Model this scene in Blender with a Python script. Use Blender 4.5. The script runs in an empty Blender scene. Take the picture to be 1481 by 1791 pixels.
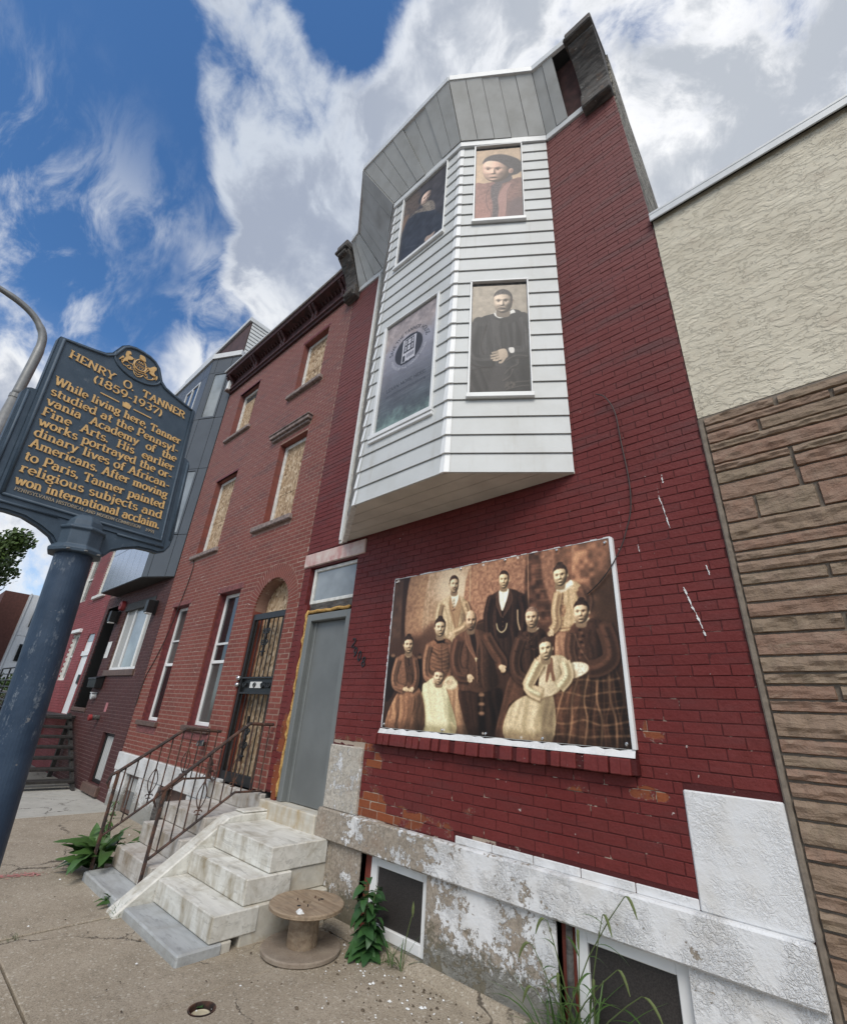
import bpy, bmesh, math, random
import numpy as np
from mathutils import Matrix, Vector
random.seed(7)
RS = np.random.RandomState(11)
S = bpy.context.scene
COL = S.collection
# ---------------------------------------------------------------- camera
cam_d = bpy.data.cameras.new('camera')
cam_d.sensor_fit = 'HORIZONTAL'; cam_d.sensor_width = 36.0; cam_d.lens = 19.315
cam_d.clip_start = 0.05; cam_d.clip_end = 2000
cam = bpy.data.objects.new('camera', cam_d); COL.objects.link(cam)
CAM = Vector((0.0, -3.4, 1.68))
RX, RY, RZ = ((.7479764, .6605927, .0644096), (-.2329547, .3521551, -.9064871), (-.6215009, .6630265, .4172918))
cam.matrix_world = Matrix(((RX[0], -RY[0], -RZ[0], CAM[0]), (RX[1], -RY[1], -RZ[1], CAM[1]), (RX[2], -RY[2], -RZ[2], CAM[2]), (0, 0, 0, 1)))
S.camera = cam
# ---------------------------------------------------------------- light
S.view_settings.view_transform = 'Standard'; S.view_settings.look = 'None'
S.view_settings.exposure = 0.22; S.view_settings.gamma = 1.0; S.view_settings.use_curve_mapping = False
SUN_DIR = Vector((.50, -.62, .85)).normalized()
sun_d = bpy.data.lights.new('sun', 'SUN'); sun_d.energy = 2.0; sun_d.angle = math.radians(30); sun_d.color = (1, .95, .87)
sun = bpy.data.objects.new('sun', sun_d); COL.objects.link(sun)
sun.rotation_euler = (-SUN_DIR).to_track_quat('-Z', 'Y').to_euler(); sun.location = (5, -8, 20)
SUN_ELEV = math.asin(SUN_DIR.z); SUN_ROT = math.atan2(SUN_DIR.x, SUN_DIR.y)
W = bpy.data.worlds.new('World'); S.world = W; W.use_nodes = True


class NB:
    """small node-tree builder"""
    def __init__(s, nt): s.nt = nt; s.L = nt.links; s._pos = None
    def n(s, t, **kw):
        d = s.nt.nodes.new('ShaderNode' + t)
        for k, v in kw.items(): setattr(d, k, v)
        return d
    def put(s, sock, v):
        if hasattr(v, 'is_linked') or isinstance(v, bpy.types.NodeSocket): s.L.new(v, sock)
        elif isinstance(v, (tuple, list)) and len(v) == 3 and sock.type == 'RGBA': sock.default_value = (*v, 1)
        else: sock.default_value = v
    def pos(s):
        if s._pos is None: s._pos = s.n('NewGeometry').outputs['Position']
        return s._pos
    def sep(s, v):
        d = s.n('SeparateXYZ'); s.put(d.inputs[0], v); return d.outputs
    def comb(s, x, y, z):
        d = s.n('CombineXYZ'); [s.put(d.inputs[i], q) for i, q in enumerate((x, y, z))]; return d.outputs[0]
    def scale(s, v, sc):
        d = s.n('VectorMath', operation='MULTIPLY'); s.put(d.inputs[0], v); d.inputs[1].default_value = sc; return d.outputs[0]
    def noise(s, scale, detail=4, rough=.55, vec=None, dist=0., out='Fac'):
        d = s.n('TexNoise'); s.put(d.inputs['Vector'], vec if vec is not None else s.pos())
        for k, v in (('Scale', scale), ('Detail', detail), ('Roughness', rough), ('Distortion', dist)): s.put(d.inputs[k], v)
        return d.outputs[out]
    def vor(s, scale, feature='F1', vec=None, out='Distance', rnd=1.):
        d = s.n('TexVoronoi', feature=feature); s.put(d.inputs['Vector'], vec if vec is not None else s.pos())
        d.inputs['Scale'].default_value = scale; d.inputs['Randomness'].default_value = rnd
        return d.outputs[out]
    def m(s, op, a, b=None, c=None, clamp=False):
        d = s.n('Math', operation=op, use_clamp=clamp); s.put(d.inputs[0], a)
        if b is not None: s.put(d.inputs[1], b)
        if c is not None: s.put(d.inputs[2], c)
        return d.outputs[0]
    def mr(s, v, a, b, c=0., e=1., smooth=True):
        d = s.n('MapRange', interpolation_type='SMOOTHSTEP' if smooth else 'LINEAR'); s.put(d.inputs[0], v)
        for i, q in ((1, a), (2, b), (3, c), (4, e)): s.put(d.inputs[i], q)
        return d.outputs[0]
    def mix(s, f, a, b, blend='MIX'):
        d = s.n('Mix', data_type='RGBA', blend_type=blend, clamp_factor=True); s.put(d.inputs[0], f); s.put(d.inputs[6], a); s.put(d.inputs[7], b)
        return d.outputs[2]
    def bump(s, h, strength=.5, dist=.01, nrm=None):
        d = s.n('Bump'); s.put(d.inputs['Height'], h); d.inputs['Strength'].default_value = strength; d.inputs['Distance'].default_value = dist
        if nrm is not None: s.L.new(nrm, d.inputs['Normal'])
        return d.outputs[0]
    def cell(s, z0, course, length):
        """one random colour per brick of the running bond, from the world position"""
        x, y, z = s.sep(s.pos())
        row = s.m('FLOOR', s.m('DIVIDE', s.m('SUBTRACT', z, z0), course))
        off = s.m('MULTIPLY', s.m('MODULO', s.m('ABSOLUTE', row), 2.), .5)
        colm = s.m('FLOOR', s.m('ADD', s.m('DIVIDE', s.m('ADD', x, 40.), length), off))
        d = s.n('TexWhiteNoise', noise_dimensions='2D'); s.put(d.inputs['Vector'], s.comb(colm, row, 0.)); return d.outputs['Value'], d.outputs['Color']


# ---- sky: Nishita air plus broken cloud, all in the world's directions
w = NB(W.node_tree); W.node_tree.nodes.clear()
out = w.n('OutputWorld'); bg = w.n('Background'); bg.inputs['Strength'].default_value = .1; w.L.new(bg.outputs[0], out.inputs[0])
sky = w.n('TexSky', sky_type='NISHITA'); sky.sun_disc = False; sky.sun_elevation = SUN_ELEV; sky.sun_rotation = SUN_ROT
sky.altitude = 50; sky.air_density = 1.0; sky.dust_density = .6; sky.ozone_density = 2.2
D = w.n('TexCoord').outputs['Generated']
dx, dy, dz = w.sep(D)
air = w.mix(1., sky.outputs[0], (.70, 1.10, 1.42), 'MULTIPLY')
# cloud banks as soft lobes in direction space: (direction, reach, weight)
BANKS = [((-.445, .01, .895), .12, .75), ((-.475, .045, .881), .13, .75), ((-.515, .085, .855), .15, .75), ((-.525, .16, .835), .15, .6), ((-.53, .23, .815), .18, .75), ((-.53, .29, .79), .18, .7), ((-.47, .22, .855), .13, .55),
         ((-.42, .26, .867), .12, .45), ((-.30, .26, .917), .11, .5), ((-.24, .27, .93), .13, .55), ((-.155, .30, .944), .18, .6), ((-.04, .36, .93), .22, .65), ((.0, .48, .88), .2, .6), ((.06, .58, .81), .2, .65), ((.15, .56, .81), .22, .6), ((.10, .44, .89), .2, .55), ((.2, .5, .84), .25, .6),
         ((-.655, .205, .725), .085, 1.0), ((-.63, .25, .735), .09, .7), ((-.91, -.05, .42), .085, .7), ((-.96, .05, .24), .22, .9), ((-.90, .08, .40), .10, .35),
         ((-.35, .10, .93), .10, -.5), ((-.29, .15, .945), .08, -.35), ((.075, .522, .848), .07, -1.1), ((.17, .44, .88), .07, -.6), ((-.61, -.10, .79), .30, -.6), ((-.67, .0, .74), .2, -.45), ((-.52, -.02, .855), .10, -.5),
         ((.5, -.5, .7), .9, .5), ((-.1, -.8, .5), .8, .45), ((.8, .3, .4), .8, .5), ((.2, .9, .3), .8, .5)]
warp = w.noise(2.4, 3, .55, D, out='Color')
wv = w.n('VectorMath', operation='MULTIPLY_ADD'); w.L.new(warp, wv.inputs[0]); wv.inputs[1].default_value = (.22, .22, .22); w.L.new(D, wv.inputs[2])
wb = w.n('VectorMath', operation='SUBTRACT'); w.L.new(wv.outputs[0], wb.inputs[0]); wb.inputs[1].default_value = (.11, .11, .11)
wb2 = w.n('Mix', data_type='VECTOR'); wb2.inputs[0].default_value = .45; w.L.new(D, wb2.inputs[4]); w.L.new(wb.outputs[0], wb2.inputs[5])
bank = None
for c, r, wt in BANKS:
    v = w.n('VectorMath', operation='DISTANCE'); w.L.new(wb2.outputs[1] if r < .5 else D, v.inputs[0]); v.inputs[1].default_value = Vector(c).normalized()
    t = w.mr(v.outputs['Value'], r * 1.35, r * .2, 0., wt)
    bank = t if bank is None else w.m('ADD', bank, t)
bank = w.m('MINIMUM', w.m('MAXIMUM', bank, -.6), .9)
puff = w.noise(4.6, 12, .60, wv.outputs[0]); fine = w.noise(17., 8, .62, wv.outputs[0])
turb = w.m('ADD', w.m('MULTIPLY', w.m('SUBTRACT', puff, .5), 3.1), w.m('MULTIPLY', w.m('SUBTRACT', fine, .5), 1.1))
dens = w.m('ADD', bank, turb)
cover = w.mr(dens, .08, .88)
# thin wind-drawn streaks lower down
streakv = w.n('Mapping'); w.L.new(wv.outputs[0], streakv.inputs[0]); streakv.inputs['Rotation'].default_value = (.2, -.75, .5); streakv.inputs['Scale'].default_value = (2.2, 7.0, 5.0)
wisp = w.noise(1.9, 9, .62, streakv.outputs[0], .35); wpatch = w.noise(3.1, 5, .6, D)
wcov = w.m('MULTIPLY', w.m('MULTIPLY', w.mr(wisp, .42, .66), w.mr(wpatch, .33, .56)), w.mr(dz, .84, .62, .0, .95))
wcov = w.m('ADD', wcov, w.m('MULTIPLY', w.mr(dz, .58, .38), .35), clamp=True)
cover = w.m('MAXIMUM', cover, wcov)
# light and dark inside the cloud: thick parts grey, edges and tops bright
core = w.mr(dens, .55, 1.25)
lump = w.noise(6.0, 9, .62, wv.outputs[0])
lit = w.mr(w.m('SUBTRACT', w.m('MULTIPLY', lump, 1.7), w.m('MULTIPLY', core, .40)), .32, .82)
glow = w.n('VectorMath', operation='DISTANCE'); w.L.new(D, glow.inputs[0]); glow.inputs[1].default_value = Vector((.02, .45, .88)).normalized()
gl = w.mr(glow.outputs['Value'], .62, .08)
shade = w.mix(gl, (3.3, 3.75, 4.7), (4.5, 4.85, 5.4)); bright = w.mix(gl, (5.3, 5.8, 6.6), (8.6, 8.7, 8.9))
lowb = w.mr(dz, .80, .66); bright = w.mix(lowb, bright, (7.6, 7.8, 8.1))
cloud = w.mix(lit, shade, bright)
skyc = w.mix(cover, air, cloud)
ground_mix = w.mr(dz, -.02, .03)
w.L.new(w.mix(ground_mix, (2.2, 2.2, 2.1), skyc), bg.inputs['Color'])

# ---------------------------------------------------------------- mesh helpers
class MB:
    def __init__(s): s.v = []; s.f = []
    def add(s, vs, fs):
        b = len(s.v); s.v += [tuple(map(float, q)) for q in vs]; s.f += [tuple(b + i for i in f) for f in fs]; return s
    def box(s, x0, x1, y0, y1, z0, z1):
        return s.add([(x0, y0, z0), (x1, y0, z0), (x1, y1, z0), (x0, y1, z0), (x0, y0, z1), (x1, y0, z1), (x1, y1, z1), (x0, y1, z1)],
                     [(0, 3, 2, 1), (4, 5, 6, 7), (0, 1, 5, 4), (1, 2, 6, 5), (2, 3, 7, 6), (3, 0, 4, 7)])
    def quad(s, a, b, c, d): return s.add([a, b, c, d], [(0, 1, 2, 3)])
    def hexa(s, lo, hi):
        """two quads (4 points each) joined into a solid"""
        return s.add(list(lo) + list(hi), [(3, 2, 1, 0), (4, 5, 6, 7), (0, 1, 5, 4), (1, 2, 6, 5), (2, 3, 7, 6), (3, 0, 4, 7)])
    def prism(s, poly, axis, a, b):
        def p(q, t): return (t, q[0], q[1]) if axis == 'x' else (q[0], t, q[1]) if axis == 'y' else (q[0], q[1], t)
        n = len(poly)
        return s.add([p(q, a) for q in poly] + [p(q, b) for q in poly],
                     [tuple(range(n))[::-1], tuple(range(n, 2 * n))] + [(i, (i + 1) % n, n + (i + 1) % n, n + i) for i in range(n)])
    def tube(s, pts, r, seg=8):
        P = [Vector(p) for p in pts]; n = len(P); R_ = r if isinstance(r, (list, tuple)) else [r] * n
        up = None; rings = []
        for i in range(n):
            t = (P[min(i + 1, n - 1)] - P[max(i - 1, 0)]).normalized()
            if up is None: up = Vector((0, 0, 1)) if abs(t.z) < .9 else Vector((1, 0, 0))
            a = t.cross(up).normalized(); up = a.cross(t).normalized()
            rings.append([P[i] + (a * math.cos(2 * math.pi * k / seg) + up * math.sin(2 * math.pi * k / seg)) * R_[i] for k in range(seg)])
        vs = [q for ring in rings for q in ring]; fs = []
        for i in range(n - 1):
            for k in range(seg):
                k2 = (k + 1) % seg; fs.append((i * seg + k, (i + 1) * seg + k, (i + 1) * seg + k2, i * seg + k2))
        fs.append(tuple(range(seg))); fs.append(tuple(range((n - 1) * seg, n * seg))[::-1])
        return s.add(vs, fs)
    def lathe(s, prof, c=(0, 0, 0), seg=32):
        n = len(prof); vs = []; fs = []
        for k in range(seg):
            a = 2 * math.pi * k / seg
            vs += [(c[0] + r * math.cos(a), c[1] + r * math.sin(a), c[2] + z) for r, z in prof]
        for k in range(seg):
            k2 = (k + 1) % seg
            for i in range(n - 1): fs.append((k * n + i, k2 * n + i, k2 * n + i + 1, k * n + i + 1))
        return s.add(vs, fs)
    def mesh(s, name, mat, bevel=0., smooth=False, off=(0, 0, 0), fix=True):
        me = bpy.data.meshes.new(name)
        V = [(a - off[0], b - off[1], c - off[2]) for a, b, c in s.v]
        me.from_pydata(V, [], s.f)
        if fix or bevel:
            bm = bmesh.new(); bm.from_mesh(me)
            if bevel:
                bmesh.ops.recalc_face_normals(bm, faces=bm.faces[:])
                bmesh.ops.bevel(bm, geom=[e for e in bm.edges if e.is_manifold and e.calc_face_angle(0) > .5], offset=bevel, segments=1, affect='EDGES', clamp_overlap=True)
            else: bmesh.ops.recalc_face_normals(bm, faces=bm.faces[:])
            bm.to_mesh(me); bm.free()
        if smooth: me.polygons.foreach_set('use_smooth', [True] * len(me.polygons))
        me.materials.append(mat); me.update(); return me
    def build(s, name, mat, parent=None, bevel=0., smooth=False, fix=True, kind=None):
        off = wloc(parent) if parent else (0, 0, 0)
        o = bpy.data.objects.new(name, s.mesh(name, mat, bevel, smooth, off, fix)); COL.objects.link(o)
        if parent: o.parent = parent
        if kind: o['kind'] = kind
        return o

_wl = {}
def wloc(o):
    v = Vector((0, 0, 0))
    while o is not None: v += o.location; o = o.parent
    return v
def tag(o, label=None, cat=None, group=None, kind=None):
    if label: o['label'] = label
    if cat: o['category'] = cat
    if group: o['group'] = group
    if kind: o['kind'] = kind
    return o
def thing(name, label, cat, loc=(0, 0, 0), group=None):
    o = bpy.data.objects.new(name, None); COL.objects.link(o); o.location = loc; o.empty_display_size = .1
    return tag(o, label, cat, group)
def link_mesh(name, me, parent, loc=(0, 0, 0), rot=None, scale=None):
    o = bpy.data.objects.new(name, me); COL.objects.link(o); o.parent = parent; o.location = loc
    if rot is not None: o.rotation_euler = rot
    if scale is not None: o.scale = scale if isinstance(scale, (tuple, list)) else (scale,) * 3
    return o
def B(x0, x1, y0, y1, z0, z1): return MB().box(x0, x1, y0, y1, z0, z1)
def px(p):
    d = Vector(p) - CAM; z = d.dot(Vector(RZ))
    return (9e9 if z <= .1 else z, z > .1 and abs(794.6 * d.dot(Vector(RX)) / z) < 760 and abs(794.6 * d.dot(Vector(RY)) / z) < 915)
# ---------------------------------------------------------------- materials
MATS = {}
def mat(name, fn):
    m_ = bpy.data.materials.new(name); m_.use_nodes = True; nt = m_.node_tree; nt.nodes.clear()
    b = NB(nt); o = b.n('OutputMaterial'); p = b.n('BsdfPrincipled'); nt.links.new(p.outputs[0], o.inputs[0])
    r = fn(b) or {}
    for k, v in r.items():
        key = {'col': 'Base Color', 'rough': 'Roughness', 'metal': 'Metallic', 'nrm': 'Normal', 'spec': 'Specular IOR Level', 'trans': 'Transmission Weight', 'alpha': 'Alpha', 'coat': 'Coat Weight'}[k]
        b.put(p.inputs[key], v)
    MATS[name] = m_; return m_
def plain(name, col, rough=.6, metal=0., var=.12, scale=9., bumpy=0., bscale=60., spec=.5):
    def f(b):
        n = b.noise(scale, 5)
        c = b.mix(b.mr(n, .3, .7), tuple(q * (1 - var) for q in col), tuple(min(1, q * (1 + var)) for q in col))
        r = {'col': c, 'rough': rough, 'metal': metal, 'spec': spec}
        if bumpy: r['nrm'] = b.bump(b.noise(bscale, 4), bumpy, .004)
        return r
    return mat(name, f)
CRS = .0668
def worn_brick(name, paint, paint2, brick, brick2, pale, z0, spots, base_bias, L=.211, streaks=True, mortar=False, joint=None):
    def f(b):
        x, y, z = b.sep(b.pos())
        r1, rc = b.cell(z0, CRS, L)
        big = b.noise(1.3, 5, .6); mid = b.noise(7., 5, .6); fine = b.noise(60., 4, .6)
        hz = b.noise(1., 6, .62, b.scale(b.pos(), (1.2, 1.2, 6.)))
        c = b.mix(b.mr(big, .35, .7), paint, paint2)
        c = b.mix(b.m('MULTIPLY', b.mr(r1, .0, 1., smooth=False), .38), c, b.mix(.5, c, (paint[0] * .55, paint[1] * .6, paint[2] * .65)))
        c = b.mix(b.m('MULTIPLY', b.mr(hz, .47, .68), b.mr(z, 2.5, 6.5, .22, .8)), c, (.075, .045, .045))
        c = b.mix(b.m('MULTIPLY', b.mr(z, 3.2, 7.5), .75), c, b.mix(.65, c, (.25, .115, .105)))
        c = b.mix(b.m('MULTIPLY', b.mr(b.noise(2.6, 5, .65), .5, .72), b.mr(x, -3.4, -1.6, 0., .5)), c, (.105, .014, .010))
        bias = b.m('ADD', b.m('MULTIPLY', b.m('SUBTRACT', mid, .5), 1.1), b.m('ADD', b.m('MULTIPLY', b.m('SUBTRACT', r1, .5), .62), base_bias))
        for sx, sz, rx, rz, wt in spots:
            d = b.m('ADD', b.m('POWER', b.m('DIVIDE', b.m('SUBTRACT', x, sx), rx), 2.), b.m('POWER', b.m('DIVIDE', b.m('SUBTRACT', z, sz), rz), 2.))
            bias = b.m('ADD', bias, b.mr(d, 1.5, .1, 0., wt))
        wear = b.mr(bias, .42, .5)
        bc = b.mix(r1, brick, brick2); bc = b.mix(b.mr(rc, .8, .86) if False else b.mr(mid, .55, .8), bc, (brick2[0] * .5, brick2[1] * .55, brick2[2] * .7))
        edge = b.m('MULTIPLY', b.mr(bias, .36, .42), b.mr(bias, .50, .45))
        if mortar:
            c = b.mix(wear, joint or c, pale)
            if joint and joint[0] < .1: c = b.mix(b.m('MULTIPLY', b.mr(b.noise(7.5, 4, .65), .60, .66), b.mr(z, 2.7, 1.2)), c, pale)
        else:
            c = b.mix(wear, c, bc); c = b.mix(b.m('MULTIPLY', edge, b.mr(fine, .5, .62, 0., .35)), c, pale)
        if streaks:
            v = b.noise(1., 3, .5, b.scale(b.pos(), (16., 3., 1.1))); v2 = b.noise(30., 3, .7)
            sm = b.m('MULTIPLY', b.mr(v, .715, .74), b.mr(v2, .50, .58))
            sm = b.m('MULTIPLY', sm, b.m('MULTIPLY', b.mr(x, -2.2, -1.1), b.mr(z, 5.6, 4.)))
            c = b.mix(b.m('MULTIPLY', sm, .8), c, (.55, .48, .44))
            fl = b.m('MULTIPLY', b.mr(b.noise(24., 2, .5), .735, .76), b.mr(z, 5.5, 2.8)); c = b.mix(fl, c, (.5, .43, .4))
        c = b.mix(b.mr(fine, .3, .75, 0., .16), c, (.02, .012, .012))
        h = b.m('ADD', b.m('ADD', b.m('MULTIPLY', b.noise(26., 6, .68), 1.1), b.m('MULTIPLY', mid, .8)), b.m('MULTIPLY', wear, -.4))
        return {'col': c, 'rough': b.mr(fine, .3, .7, .5, .72), 'nrm': b.bump(h, .7, .009), 'spec': .28}
    return mat(name, f)
Z8, Z6, Z4 = .8445, .83, .0
SP8 = [(-3.72, 1.1, .34, .36, .62), (-3.1, .90, 1.0, .10, .6), (-4.0, 1.46, .35, .07, .85), (-1.02, 1.98, .14, .09, .5), (-.98, 1.72, .16, .12, .5), (-1.5, 1.28, .3, .08, .28), (-1.12, 1.36, .14, .05, .7), (-2.2, 1.05, .5, .08, .25), (-5.2, 1.15, .09, .5, .9), (-5.22, 1.9, .06, .4, .5)]
worn_brick('paint8', (.152, .022, .020), (.185, .034, .031), (.16, .045, .024), (.27, .075, .028), (.46, .39, .32), Z8, SP8, -.16)
worn_brick('joint8', (.11, .022, .026), (.14, .026, .031), (.2, .1, .07), (.2, .1, .07), (.42, .34, .27), Z8, SP8, -.14, mortar=True, joint=(.082, .014, .014))
worn_brick('brick6', (.225, .058, .040), (.27, .078, .057), (.21, .055, .03), (.25, .075, .04), (.4, .3, .24), Z6, [], -.3, streaks=False)
worn_brick('joint6', (.3, .18, .14), (.3, .18, .14), (.2, .1, .07), (.2, .1, .07), (.52, .40, .33), Z6, [], .12, streaks=False, mortar=True, joint=(.30, .18, .138))
worn_brick('brick4', (.075, .027, .026), (.095, .034, .032), (.06, .025, .024), (.11, .045, .04), (.2, .14, .12), Z4, [], -.25, streaks=False)
plain('joint4', (.19, .115, .10), .85, var=.2)
worn_brick('paint2', (.27, .06, .062), (.33, .085, .09), (.30, .12, .08), (.34, .16, .12), (.55, .42, .38), Z4, [], .05, streaks=False)
plain('joint2', (.22, .055, .058), .8)
plain('red_trim', (.15, .032, .034), .55, var=.3, scale=20, bumpy=.3)
plain('oldpaint', (.19, .06, .055), .7, var=.4, scale=30, bumpy=.5)

def peel(name, bias, stone=(.34, .29, .235), paint=(.74, .74, .74), xdep=True, dirt=.25, sc=1., bmp=.8):
    def f(b):
        x, y, z = b.sep(b.pos())
        wv = b.n('VectorMath', operation='MULTIPLY_ADD'); b.L.new(b.noise(11. * sc, 5, .7, out='Color'), wv.inputs[0]); wv.inputs[1].default_value = (.16 / sc,) * 3; b.L.new(b.pos(), wv.inputs[2])
        n1 = b.noise(2.3 * sc, 9, .72); n2 = b.noise(18. * sc, 6, .72)
        fl = b.vor(30. * sc, 'DISTANCE_TO_EDGE', wv.outputs[0]); fc = b.n('TexVoronoi'); b.put(fc.inputs['Vector'], wv.outputs[0]); fc.inputs['Scale'].default_value = 30. * sc
        cr = b.sep(fc.outputs['Color'])[0]
        v = b.m('ADD', b.m('ADD', b.m('MULTIPLY', b.m('SUBTRACT', n1, .5), 2.4), b.m('ADD', b.m('MULTIPLY', b.m('SUBTRACT', n2, .5), 1.25), b.m('MULTIPLY', b.m('SUBTRACT', cr, .5), .35))), bias)
        if xdep: v = b.m('ADD', v, b.mr(x, -3.9, -1.4, -.34, .30, smooth=False))
        on = b.mr(v, -.02, .02); lifted = b.m('MULTIPLY', b.mr(b.noise(4. * sc, 4), .40, .58), on)
        crack = b.m('MULTIPLY', b.mr(fl, .0, .035, 1., 0.), lifted)
        grain = b.noise(48., 6, .7); blot = b.noise(5., 5, .6)
        st = b.mix(b.mr(grain, .3, .7), tuple(q * .62 for q in stone), tuple(q * 1.25 for q in stone)); st = b.mix(b.mr(blot, .5, .75, 0., .5), st, (.30, .215, .155)); st = b.mix(b.mr(b.noise(26., 5, .7), .58, .7, 0., .75), st, (.60, .575, .54))
        pt = b.mix(b.mr(blot, .4, .75, 0., .6), paint, tuple(q * k for q, k in zip(paint, (.86, .82, .76)))); pt = b.mix(b.m('MULTIPLY', crack, .45), pt, (.36, .33, .30)); pt = b.mix(b.mr(n2, .62, .74, 0., .45), pt, (.50, .46, .41))
        c = b.mix(on, st, pt)
        gr2 = b.noise(34., 6, .75); c = b.mix(b.m('MULTIPLY', b.mr(b.m('ADD', b.m('ADD', z, b.m('MULTIPLY', blot, -.4)), b.m('MULTIPLY', b.m('SUBTRACT', gr2, .5), .7)), .10, .0), min(1., dirt * 2.6)), c, (.115, .105, .07))
        curl = b.m('MULTIPLY', b.m('MULTIPLY', b.mr(fl, 0., .3, 1., 0.), lifted), .8)
        h = b.m('ADD', b.m('ADD', b.m('MULTIPLY', on, .7), curl), b.m('ADD', b.m('MULTIPLY', grain, .3), b.m('MULTIPLY', n2, .8)))
        return {'col': c, 'rough': .75, 'nrm': b.bump(h, bmp, .010), 'spec': .3}
    return mat(name, f)
peel('peel_band', .12); peel('peel_plinth', .04, dirt=.3); peel('peel_pier', -.22, stone=(.47, .43, .37), xdep=False, sc=1.2)
peel('peel_white', .8, xdep=False, dirt=.1, bmp=.5); peel('peel_step', 1.1, stone=(.45, .42, .36), paint=(.60, .58, .54), xdep=False, sc=.8)
peel('paint6base', .62, paint=(.66, .66, .65), xdep=False, sc=.7)

def marble(name, a, c2, dirtc, amt, vein=True):
    def f(b):
        x, y, z = b.sep(b.pos())
        n = b.noise(3.5, 8, .65, dist=.8); g = b.noise(30., 6, .7)
        v = b.noise(1., 7, .6, b.scale(b.pos(), (2.5, 14., 14.)), .6)
        c = b.mix(b.mr(v, .35, .65), a, c2)
        if vein: c = b.mix(b.mr(b.noise(1., 8, .62, b.scale(b.pos(), (4., 16., 26.)), 1.1), .55, .66, 0., .6), c, tuple(q * .62 for q in a))
        nz = b.sep(b.n('NewGeometry').outputs['Normal'])
        down = b.m('MULTIPLY', b.mr(b.m('MULTIPLY', nz[1], -1.), .4, .8), b.mr(b.noise(1., 5, .6, b.scale(b.pos(), (9., 9., 2.5))), .38, .68))
        c = b.mix(b.m('MULTIPLY', b.m('ADD', b.mr(n, .45, .72), down), amt), c, dirtc)
        c = b.mix(b.mr(g, .62, .78, 0., .7), c, tuple(q * .45 for q in dirtc))
        return {'col': c, 'rough': .62, 'nrm': b.bump(b.m('ADD', g, b.m('MULTIPLY', n, 1.5)), .45, .006), 'spec': .35}
    return mat(name, f)
marble('marble', (.60, .585, .53), (.72, .705, .65), (.30, .25, .17), .62)
marble('marble6', (.48, .45, .41), (.56, .53, .49), (.27, .22, .165), .7)
marble('bluestone', (.36, .37, .37), (.44, .455, .455), (.25, .235, .2), .35)
marble('marble_wall', (.50, .47, .405), (.58, .55, .48), (.40, .30, .17), .6, vein=False)
marble('lintel_stone', (.62, .47, .43), (.66, .58, .52), (.50, .27, .25), .8, vein=False)

def concrete(name, a, c2, spk=1.):
    def f(b):
        n = b.noise(1.6, 7, .62); m2 = b.noise(9., 6, .6); sp = b.vor(150., 'F1', out='Color'); r = b.sep(sp)[0]
        sp2 = b.sep(b.vor(75., 'F1', out='Color'))[1]
        c = b.mix(b.mr(n, .32, .68), a, c2); c = b.mix(b.mr(m2, .48, .75, 0., .45), c, tuple(q * .62 for q in a))
        c = b.mix(b.m('MULTIPLY', b.mr(r, .6, 1.), .55 * spk), c, (.50, .44, .35)); c = b.mix(b.m('MULTIPLY', b.mr(r, .33, .0), .55 * spk), c, (.10, .08, .06))
        c = b.mix(b.m('MULTIPLY', b.mr(sp2, .93, .97), .6 * spk), c, (.62, .57, .48))
        ve = b.n('VectorMath', operation='MULTIPLY_ADD'); b.L.new(b.noise(2.2, 6, .7, out='Color'), ve.inputs[0]); ve.inputs[1].default_value = (.5, .5, 0.); b.L.new(b.pos(), ve.inputs[2])
        cr = b.vor(.62, 'DISTANCE_TO_EDGE', ve.outputs[0]); crk = b.m('MULTIPLY', b.mr(cr, .007, .002), b.mr(n, .42, .55))
        c = b.mix(b.m('MULTIPLY', crk, .8), c, (.05, .04, .03))
        h = b.m('SUBTRACT', b.m('ADD', b.m('MULTIPLY', r, .5), m2), b.m('MULTIPLY', crk, 3.))
        return {'col': c, 'rough': .88, 'nrm': b.bump(h, .5, .006), 'spec': .25}
    return mat(name, f)
concrete('concrete', (.315, .262, .195), (.385, .325, .25), .8); concrete('concrete_pale', (.40, .385, .345), (.47, .455, .41), .3); concrete('kerbstone', (.33, .32, .3), (.4, .39, .36), .4)
plain('asphalt', (.05, .05, .052), .9, var=.3, scale=40, bumpy=.5); plain('soil', (.10, .075, .05), .95, var=.5, scale=40, bumpy=.8)

def siding(b):
    x, y, z = b.sep(b.pos()); n = b.noise(2.2, 6, .6); v = b.noise(1., 5, .6, b.scale(b.pos(), (9., 9., .8)))
    c = b.mix(b.mr(n, .35, .7, 0., .8), (.61, .62, .61), (.53, .535, .515)); c = b.mix(b.mr(v, .55, .78, 0., .3), c, (.40, .37, .31))
    return {'col': c, 'rough': .5, 'nrm': b.bump(b.noise(160., 3), .12, .002), 'spec': .4}
mat('siding', siding)
plain('vinyl', (.80, .80, .79), .45, var=.05, scale=4); plain('vinyl_old', (.66, .65, .61), .6, var=.15, scale=15, bumpy=.2)
def soff(b):
    n = b.noise(3., 6, .6); g = b.noise(90., 3)
    c = b.mix(b.mr(n, .35, .75), (.54, .54, .52), (.43, .425, .40)); c = b.mix(b.mr(b.noise(1.1, 4), .55, .8, 0., .6), c, (.20, .17, .13))
    return {'col': c, 'rough': .6, 'nrm': b.bump(g, .25, .003)}
mat('soffit', soff)
plain('underboard', (.60, .565, .50), .6, var=.1, scale=3); plain('alu_cap', (.66, .67, .67), .4, var=.06); plain('gap', (.02, .018, .016), .9)
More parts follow.
